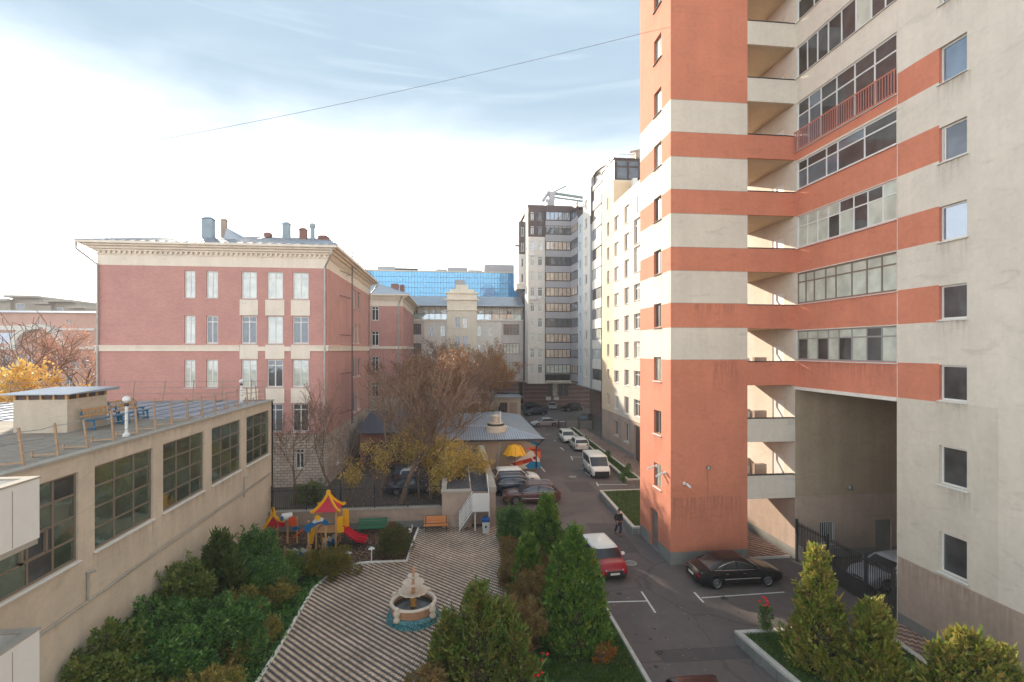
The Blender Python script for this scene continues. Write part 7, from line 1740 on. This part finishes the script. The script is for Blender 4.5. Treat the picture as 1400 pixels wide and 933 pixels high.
# garden left of the patio: seen from the camera down to the wall
gs_ = 'dense shrubs between the beige building and the patio'
S = shrub
def at(u, v): return P(u, v)
specs = [ # u, v(base), h, rx, ry, colour, leaf, label
 (345, 800, 3.0, 1.3, 1.3, ('dark', g_dark), (.13, .08), 'tall dark glossy shrub beside the wall corner near the play house'),
 (300, 830, 3.4, 1.5, 1.5, ('dark', g_dark), (.12, .07), 'tallest dark shrub rising in front of the beige wall below the third window'),
 (240, 870, 3.3, 1.2, 1.1, ('bright', g_bright), (.14, .09), 'bright green upright bush with yellowing leaves against the beige wall'),
 (160, 930, 3.0, 1.7, 1.5, ('dark', g_dark), (.14, .09), 'broad dark green shrub near the corroded wall vent'),
 (105, 985, 2.9, 1.6, 1.4, ('bright', g_bright), (.14, .09), 'lighter green shrub in the bottom left corner beside the lower balcony'),
 (230, 960, 2.6, 1.7, 1.5, ('dark', g_dark), (.13, .08), 'wide dark shrub at the bottom edge left of centre'),
 (300, 910, 2.6, 1.6, 1.5, ('dark', g_dark), (.13, .08), 'dark green shrub in the middle of the planting'),
 (325, 865, 1.8, 1.1, 1.1, ('olive', g_olive), (.10, .06), 'olive-brown shrub close to the patio curve'),
 (275, 985, 1.9, 1.2, 1.2, ('olive', g_olive), (.10, .06), 'olive shrub at the bottom edge next to the patio kerb'),
 (365, 820, 2.2, 1.2, 1.2, ('dark', g_dark), (.10, .06), 'dark shrub with pale leaf edges beside the wave panel'),
 (378, 822, 1.3, 1.0, 1.0, ('olive', g_olive), (.09, .05), 'low olive hedge shrub where the patio edge bends'),
 (400, 790, 1.5, 1.1, 1.0, ('olive2', g_bright), (.09, .05), 'low green shrub in front of the blue wave panel'),
 (180, 1000, 2.2, 1.5, 1.4, ('bright', g_bright), (.14, .09), 'leafy yellow-green shrub cut by the bottom edge'),
 (240, 1010, 1.6, 1.2, 1.2, ('olive', g_olive), (.12, .07), 'brownish shrub cut by the bottom edge beside the patio'),
 (366, 874, .9, .55, .55, ('olive', g_olive), (.09, .05), 'small olive bush touching the patio kerb'),
 (322, 915, 1.2, .8, .8, ('olive', g_olive), (.09, .05), 'low brown-green bush half way along the patio kerb'),
]
for (u, v, h, rx, ry, cols, lf, lab) in specs:
    x, y = at(u, v); x = max(x, XG + rx * .75)
    if 'tallest dark' in lab: conifer('juniper', 'feathery dark juniper rising in front of the beige wall below the third window', x, y, 3.5, 1.35, ('juniper', [lin(c) for c in ((58, 84, 38), (76, 100, 44), (96, 112, 50), (110, 116, 62))]), 18000, group=gs_, two=[(.9, -.8, 2.6, .9), (-.5, -1.1, 2.3, .9)], sz=1.2); continue
    S('shrub', lab, x, y, h, rx, ry, cols, n=int(6200 * rx * ry), leaf=lf, group=gs_, lobes=11)
x, y = at(448, 788); S('shrub', 'rounded shrub turning yellow at the patio edge in front of the play tower', x, y + .2, 1.7, 1.55, 1.2, ('yellowgreen', [lin(c) for c in ((64, 84, 30), (96, 100, 36), (132, 116, 40), (160, 128, 44))]), 11000, (.09, .055))
x, y = at(540, 768); S('shrub', 'loose bushy shrub at the patio corner below the green bench', x - .1, y + .7, 1.9, 1.15, 1.2, ('rustgreen', [lin(c) for c in ((50, 74, 28), (74, 92, 34), (104, 96, 44), (120, 82, 40))]), 9000, (.09, .05), airy=.45)
# bed between patio and lane
K = conifer
x, y = at(655, 936); K('thuja', 'big broad thuja with rusty patches at the bottom of the patio', x, y, 3.55, 1.45, ('rust', g_rust), 26000, two=[(.95, .35, 2.75, .95), (-1.1, .1, 2.5, .9), (1.35, -.3, 2.2, .8)], sz=1.05)
x, y = at(786, 884); K('thuja', 'largest dark green thuja between the patio and the red hatchback', x, y, 4.9, 1.25, ('thuja', g_thuja), 34000, two=[(.55, -.3, 3.9, .95), (-.6, .2, 4.1, 1.0), (0, -.5, 3.4, 1.1)], twist=2)
x, y = at(748, 792); K('thuja', 'tall green thuja behind the largest one, beside the lane', x, y, 4.6, 1.25, ('thuja', g_thuja), 20000, two=[(-.8, .4, 3.4, .8)], twist=4)
x, y = at(725, 830); K('thuja', 'leaning green thuja between the hedge and the largest thuja', x - .1, y, 3.3, .95, ('thuja', g_thuja), 12000, twist=5)
x, y = at(702, 738); S('shrub', 'round dark green bush beside the stair landing and the estate car', x, y, 2.75, 1.05, 1.05, ('dark', g_dark), 13000, (.09, .05), sprigs=False)
for (u, v, h, r, lab) in ((697, 775, 1.7, .9, 'olive-brown bush above the dark green bench'), (708, 815, 2.0, 1.0, 'brown drying bush directly right of the dark green bench'), (722, 848, 2.4, 1.15, 'brown drying bush beside the largest thuja'), (712, 888, 2.4, 1.05, 'brown drying bush in front of the lawn roses'), (735, 800, 2.0, .9, 'brown-green bush hemmed in by the thujas'), (700, 925, 1.6, .8, 'lowest brown bush at the foot of the broad thuja'), (590, 965, 1.3, .9, 'brown-grey bush at the bottom edge of the patio')):
    x, y = at(u, v); S('shrub', lab, x, y, h, r, r, ('brown', g_brown), int(9500 * r), (.10, .045), group='drying brown bushes along the patio', airy=.4)
x, y = at(825, 906); S('shrub', 'small orange-leaved bush at the edge of the lawn', x, y, .8, .45, .4, ('orange', [lin(c) for c in ((150, 90, 30), (176, 116, 40), (110, 100, 40))]), 900, (.09, .05), lobes=4)
# sunlit thujas
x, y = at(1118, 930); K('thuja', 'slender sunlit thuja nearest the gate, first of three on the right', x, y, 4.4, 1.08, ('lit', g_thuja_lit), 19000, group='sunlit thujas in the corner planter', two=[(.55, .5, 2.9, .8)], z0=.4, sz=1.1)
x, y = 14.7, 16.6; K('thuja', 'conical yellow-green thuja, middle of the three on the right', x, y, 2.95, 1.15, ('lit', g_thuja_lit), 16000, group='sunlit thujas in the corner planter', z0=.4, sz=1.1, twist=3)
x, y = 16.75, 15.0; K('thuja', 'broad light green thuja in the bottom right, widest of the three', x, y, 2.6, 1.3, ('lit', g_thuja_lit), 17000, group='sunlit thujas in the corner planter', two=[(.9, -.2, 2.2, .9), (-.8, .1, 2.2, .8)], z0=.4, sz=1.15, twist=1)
# roses
M_rose = mat('red_rose', lin((206, 34, 40)), .5, .1, 6)
def rose(x, y, z0, h, n, label, spread=.3):
    t = S('rose_bush', label, x, y, h * .8, spread, spread, ('roseleaf', g_dark), int(1500 * spread * h), (.08, .05), lobes=4, z0=z0, cat='rose bush', airy=.7, sprigs=False)
    q = MB()
    for i in range(n):
        a, r_ = rng.uniform(0, 6.28), rng.uniform(.05, spread); zz = h * rng.uniform(.75, 1.05); X_, Y_ = r_ * math.cos(a), r_ * math.sin(a)
        o = MB(); o.lathe(X_, Y_, [(.015, zz - .05), (.06, zz - .02), (.07, zz + .02), (.035, zz + .05)], 8); fo = o.build('flower', M_rose, None); fo.parent = t
        q.tube([(0, 0, 0), (X_ * .6, Y_ * .6, zz * .6), (X_, Y_, zz - .04)], .008, 4, cap=False)
    st = q.build('flower_stems', M_bark, None); st.parent = t
x, y = at(1050, 880); rose(x, y + .2, .45, 1.35, 7, 'tall rose bush with red blooms at the kerb of the corner planter', .32)
x, y = at(1092, 925); rose(x, y - .2, .45, 1.2, 4, 'rose bush with red blooms at the foot of the slender thuja', .35)
x, y = at(738, 915); rose(x, y, .03, .55, 3, 'low rose bush with red blooms on the lawn beside the brown bushes', .5)
x, y = at(742, 945); rose(x, y, .03, .5, 3, 'lowest rose bush with red blooms at the bottom of the lawn', .45)
x, y = at(853, 668); rose(x, y + .2, .44, 1.3, 0, 'leggy rose bush without blooms in the near planter by the red tower', .45)
for (u, v, lab) in ((846, 632, 'thin rose bush in the long planter beside the minibus'), (862, 652, 'thin rose bush at the near end of the long planter'), (822, 610, 'thin rose bush in the long planter behind the white hatchback')):
    x, y = at(u, v); rose(16.9, y, .34, 1.2, 0, lab, .4)

# bare and thinly leaved trees
def tree(name, label, x, y, h, spread, seed, lev=4, leafcols=None, nleaf=0, lsz=.12, trunk=.16, group=None, lean=(0, 0), z0=0, twig=.012, split0=.28, crown_blob=0):
    r = random.Random(seed); t = thing(name, label, 'tree', (x, y, z0), group); tips = []
    tb, wd = MB(), MB()
    def grow(p, d, ln, rad, l):
        n = 3; pts = [p]; rr = [rad]
        for i in range(n):
            d = (d + Vector((r.gauss(0, .13), r.gauss(0, .13), r.gauss(.05, .08)))).normalized(); p = p + d * ln / n; pts.append(p); rr.append(max(twig * .6, rad * (1 - .42 * (i + 1) / n)))
        (tb if l <= 1 else wd).tube(pts, rr, 7 if l == 0 else (5 if l == 1 else 3), cap=(l == 0))
        if l >= lev: tips.extend(pts[1:]); return
        kids = r.choice((3, 4, 5)) if l < lev - 1 else r.choice((3, 4, 4))
        for k in range(kids):
            f = r.uniform(.35, 1.0) if k else 1.0; idx = min(n, max(1, int(round(f * n)))); base = pts[idx]
            side = Vector((r.gauss(0, 1), r.gauss(0, 1), r.gauss(0, .35))).normalized(); nd = (d * (.9 if k else 1.3) + side * spread * (1.25 if l else .9) + Vector((0, 0, .12))).normalized()
            grow(base, nd, ln * r.uniform(.58, .8), rr[idx] * r.uniform(.55, .75), l + 1)
    grow(Vector((0, 0, -.1)), Vector((lean[0], lean[1], 1)).normalized(), h * split0 * 1.25, trunk, 0)
    mx = max(p.z for p in tips); s = h / mx
    for m_ in (tb, wd): m_.v = [(a * s, b_ * s, c * s if c > 0 else c) for a, b_, c in m_.v]
    o = tb.build('trunk', M_bark, None); o.parent = t; o = wd.build('branches', M_twig, None); o.parent = t
    if nleaf:
        T = np.array([tuple(p * s) for p in tips]); idx = rng.integers(0, len(T), nleaf); P_ = T[idx] + rng.normal(0, .18, (nleaf, 3)); D_ = rng.normal(0, 1, (nleaf, 3)) + np.array([0, 0, -.6])
        quads_obj('leaves', leaves(P_, D_, lsz, lsz * .65, .3), lm(leafcols[0], leafcols[1]), t)
    return t
gt = 'bare autumn trees in the yard between the school and the pavilion'
tree('bare_tree', 'bare multi-stemmed tree leaning over the fence near the middle of the yard', *at(548, 690), 11.6, .55, 3, 4, ('dull', g_dull), 1500, .12, .2, gt, (.25, 0), twig=.034)
tree('bare_tree', 'bare thin tree in front of the school corner', *at(458, 685), 10.2, .5, 5, 4, ('dull', g_dull), 500, .12, .12, gt, twig=.026)
tree('bare_tree', 'widest bare tree of the yard, branches fanning over the parked cars', *at(590, 682), 10.8, .75, 51, 4, ('dull', g_dull), 1800, .10, .2, gt, (-.1, 0), twig=.034)
tree('bare_tree', 'bare tree with many upright rods behind the fence left of the leaning tree', *at(522, 676), 11.0, .5, 52, 4, ('dull', g_dull), 1500, .10, .14, gt, (.1, 0), twig=.03)
tree('bare_tree', 'bare thin tree close to the beige building corner', *at(402, 690), 8.2, .6, 6, 4, ('dull', g_dull), 400, .12, .10, gt, twig=.024)
tree('bare_tree', 'bare crooked young tree leaning left beside the school side wall', *at(490, 672), 7.2, .45, 16, 4, ('dull', g_dull), 300, .10, .08, gt, (-.35, 0))
tree('yellow_tree', 'young tree with sparse yellow leaves just behind the fence', *at(505, 686), 5.2, .5, 8, 4, ('yellow', g_yellow), 1300, .15, .07, gt)
tree('yellow_tree', 'low sapling with yellow-green leaves behind the fence at the play tower', *at(475, 690), 3.8, .6, 18, 3, ('yellow', g_yellow), 800, .15, .05, gt)
x, y = at(408, 690); S('shrub', 'fresh green bush behind the iron fence beside the play tower', x + .9, y + .3, 1.9, 1.4, .8, ('bright', g_bright), 4500, (.11, .07), airy=.4)
tree('yellow_tree', 'yellow-leaved tree overhanging the annex roof', -.9, 41.2, 5.6, .95, 9, 5, ('yellow', g_yellow), 10000, .15, .13, gt, (.6, 0))
tree('yellow_tree', 'golden branch-heavy tree left of the annex parapet', -3.0, 43.5, 6.8, .75, 12, 4, ('yellow', g_yellow), 4200, .15, .13, gt, (.15, .1))
k = 0
far_specs = [(-7.2, 56, 12.2, 21), (-3.3, 52.5, 13.0, 22), (-3.2, 60, 12.8, 23), (-1.6, 66, 13.2, 24), (-6.2, 72, 13.4, 25), (-3.6, 79, 13.8, 26), (.2, 74, 13.0, 27), (1.6, 82, 13.6, 28), (-1.0, 90, 14.5, 29), (3.9, 78, 13, 31), (5.2, 86, 14.5, 32), (2.6, 96, 15, 33), (6.4, 92, 13.2, 34), (-1.6, 53.5, 12.2, 61), (.4, 57.5, 12.6, 62)]
fl = ['on the near left of the grove, over the blue shed', 'nearest of the grove, in front of the rear school wing', 'with reddish twigs in the front of the grove', 'just left of the pavilion roof', 'close to the rear wing corner', 'deep in the grove under the cream house gable', 'right behind the pavilion ridge', 'behind the pavilion ventilator', 'at the back of the grove under the central gable', 'with orange-brown leaves behind the pavilion', 'with orange leaves beside the boundary fence', 'furthest back before the cream house oriel windows', 'with golden leaves beside the street-end tower', 'behind the annex left of the pavilion eaves', 'rising just left of the pavilion roof hip']
for (x, y, h, sd), lb_ in zip(far_specs, fl):
    org_ = sd in (31, 32, 33, 34)
    tree('orange_tree' if org_ else 'bare_tree', ('tree ' if org_ else 'bare tree ') + lb_, x, y, h, .62, sd, 4, ('orange', g_orange) if org_ else ('dull', g_dull), 7000 if org_ else (9000 if sd in (22, 61, 23) else 2200), .16, .17, gt, twig=.036)
for (x, y, lab) in ((-4, 62, 'dark undergrowth bush left under the grove'), (0, 64, 'dark undergrowth bush behind the annex'), (-2.5, 70, 'dark undergrowth bush in the middle of the grove'), (2.8, 76, 'green bush just behind the pavilion roof'), (5, 80, 'dark bush behind the pavilion by the fence'), (-6.3, 84, 'dark bush at the rear wing corner'), (1.2, 86, 'dark bush before the garages')):
    S('shrub', lab, x, y, 3.2, 2.2, 1.8, ('olive', g_olive), 5000, (.2, .12), group='dark bushes under the bare grove')
# far left
tree('bare_tree', 'bare spreading tree in front of the pink house at far left', PY(48, 60), 60, 17.8, .8, 41, 4, None, 0, .1, .36, None, twig=.05)
tree('orange_tree', 'tree with thin coppery leaves beside the school downpipe', PY(112, 66), 66, 16.0, .7, 42, 5, ('copper', [lin(c) for c in ((190, 136, 110), (206, 156, 130), (170, 116, 92))]), 5000, .2, .25, None)
tree('yellow_tree', 'bright yellow-leaved tree just over the flat roof at far left', PY(22, 52), 52, 11.6, .8, 43, 4, ('gold', g_yellow2), 9000, .26, .2, None)
tree('yellow_tree', 'small yellow-leaved treetop between the roof shed and the school', PY(85, 55), 55, 10.4, .8, 44, 4, ('gold', g_yellow2), 3000, .22, .15, None)
tree('bare_tree', 'bare street tree beyond the yellow tree at the left edge', PY(5, 66), 66, 14.5, .7, 45, 4, None, 0, .1, .26, None, twig=.05)

# ground litter and grass
def scatter(poly, n):
    poly = np.array(poly); lo, hi = poly.min(0), poly.max(0); out_ = []
    while sum(len(o) for o in out_) < n:
        p = rng.uniform(lo, hi, (n, 2)); x, y = p[:, 0], p[:, 1]; ins = np.zeros(len(p), bool); j = len(poly) - 1
        for i in range(len(poly)):
            xi, yi = poly[i]; xj, yj_ = poly[j]; c = ((yi > y) != (yj_ > y)) & (x < (xj - xi) * (y - yi) / (yj_ - yi + 1e-12) + xi); ins ^= c; j = i
        out_.append(p[ins])
    return np.concatenate(out_)[:n]
def litter(name, poly, n, z, cols, sz=.07, mask=None):
    p = scatter(poly, n)
    if mask is not None: p = p[mask(p)]
    P_ = np.column_stack([p, np.full(len(p), z) + rng.uniform(0, .012, len(p))]); a = rng.uniform(0, 6.28, len(p)); D_ = np.stack([np.cos(a), np.sin(a), np.full(len(p), .08)], 1)
    n_ = len(P_); S_ = np.stack([-np.sin(a), np.cos(a), rng.normal(0, .25, n_)], 1); L_ = rng.uniform(.6, 1.3, (n_, 1)) * sz
    o = quads_obj(name, np.stack([P_, P_ + D_ * L_ * .5 + S_ * L_ * .35, P_ + D_ * L_, P_ + D_ * L_ * .5 - S_ * L_ * .35], 1), lm(cols[0], cols[1])); o['kind'] = 'stuff'; return o
lf = ('litter', [lin(c) for c in ((170, 120, 84), (196, 150, 104), (150, 100, 70), (206, 170, 96))])
play = [(-12.4, 29.8), PB[7], PB[8], PB[9], PB[10], (PB[10][0], 36.4), (-12.4, 36.4)]
wob = lambda p: (np.sin(p[:, 0] * 1.1 + 1) + np.cos(p[:, 1] * 1.6) + rng.normal(0, .7, len(p))) > .3
litter('fallen_leaves', play, 9000, .01, lf, .08, wob)
litter('fallen_leaves', [(x_, y_) for x_, y_ in patio], 260, .014, lf, .08)
litter('fallen_leaves', [(7.3, 14), (12, 14), (12.3, 28), (7.3, 24)], 60, .01, lf, .08)
litter('fallen_leaves', [(ax0 + .4, ay0 + .6), (ax1 - .3, ay0 + .6), (ax1 - .3, 51), (ax0 + .4, 51)], 500, az + .035, lf, .1)
litter('fallen_leaves', [(-11, 38), (-1, 38), (-1, 52), (-11, 60)], 3000, .0, lf, .12)
litter('fallen_leaves', [(2.2, 8), (7, 8), (7, 23.6), (3.4, 23.6)], 350, .07, lf, .07)
def grass(name, poly, n, z, h=.09):
    p = scatter(poly, n); P_ = np.column_stack([p, np.full(n, z)]); D_ = np.tile(np.array([[0, 0, 1.0]]), (n, 1))
    o = quads_obj(name, leaves(P_, D_, h, .03, .45), lm('grass', [lin(c) for c in ((50, 74, 26), (70, 98, 34), (92, 118, 42), (104, 112, 50))])); o['kind'] = 'stuff'
grass('grass', [(2.2, 12), (7.0, 12), (7.05, 23.6), (3.4, 23.9)], 42000, .03, .10)
grass('grass', [(3.2, 24), (6.9, 23.9), (5.0, 28.4), (4.8, 35.9), (3.05, 35.9), (3.2, 27.5)], 12000, .02, .10)
for ins_, z_ in (PLANT_A, PLANT_B, PLANT_C):
    pp = [(v_.x, v_.y) for v_ in ins_]; grass('grass', pp, 26000 if z_ > .4 and ins_ is PLANT_C[0] else 9000, z_, .10)
bedp = [(-12.4, 9), (-12, 9)] + PB[:7] + [(-9.5, 27.6), (-12.4, 29.6)]
o_ = S
p = scatter(bedp, 14000); P_ = np.column_stack([p, np.full(len(p), .02)]); quads_obj('ground_cover', leaves(P_, np.tile([[0, 0, 1.0]], (len(p), 1)), .2, .1, .7), lm('dark', g_dark))['kind'] = 'stuff'

# ------------------------------------------------------------------ thin air volume added to imitate veiling lens glare
hm_ = bpy.data.materials.new('glare_veil'); hm_.use_nodes = True; t_ = hm_.node_tree
t_.nodes.remove(t_.nodes['Principled BSDF']); pv_ = t_.nodes.new('ShaderNodeVolumePrincipled')
pv_.inputs['Color'].default_value = (.93, .95, 1, 1); pv_.inputs['Density'].default_value = .00055; pv_.inputs['Anisotropy'].default_value = 0
t_.links.new(pv_.outputs[0], t_.nodes['Material Output'].inputs['Volume'])
hb = MB(); hb.box(-505, -205, -1.5, 505, 805, 48); tag(hb.build('veil_volume', hm_), kind='stuff')
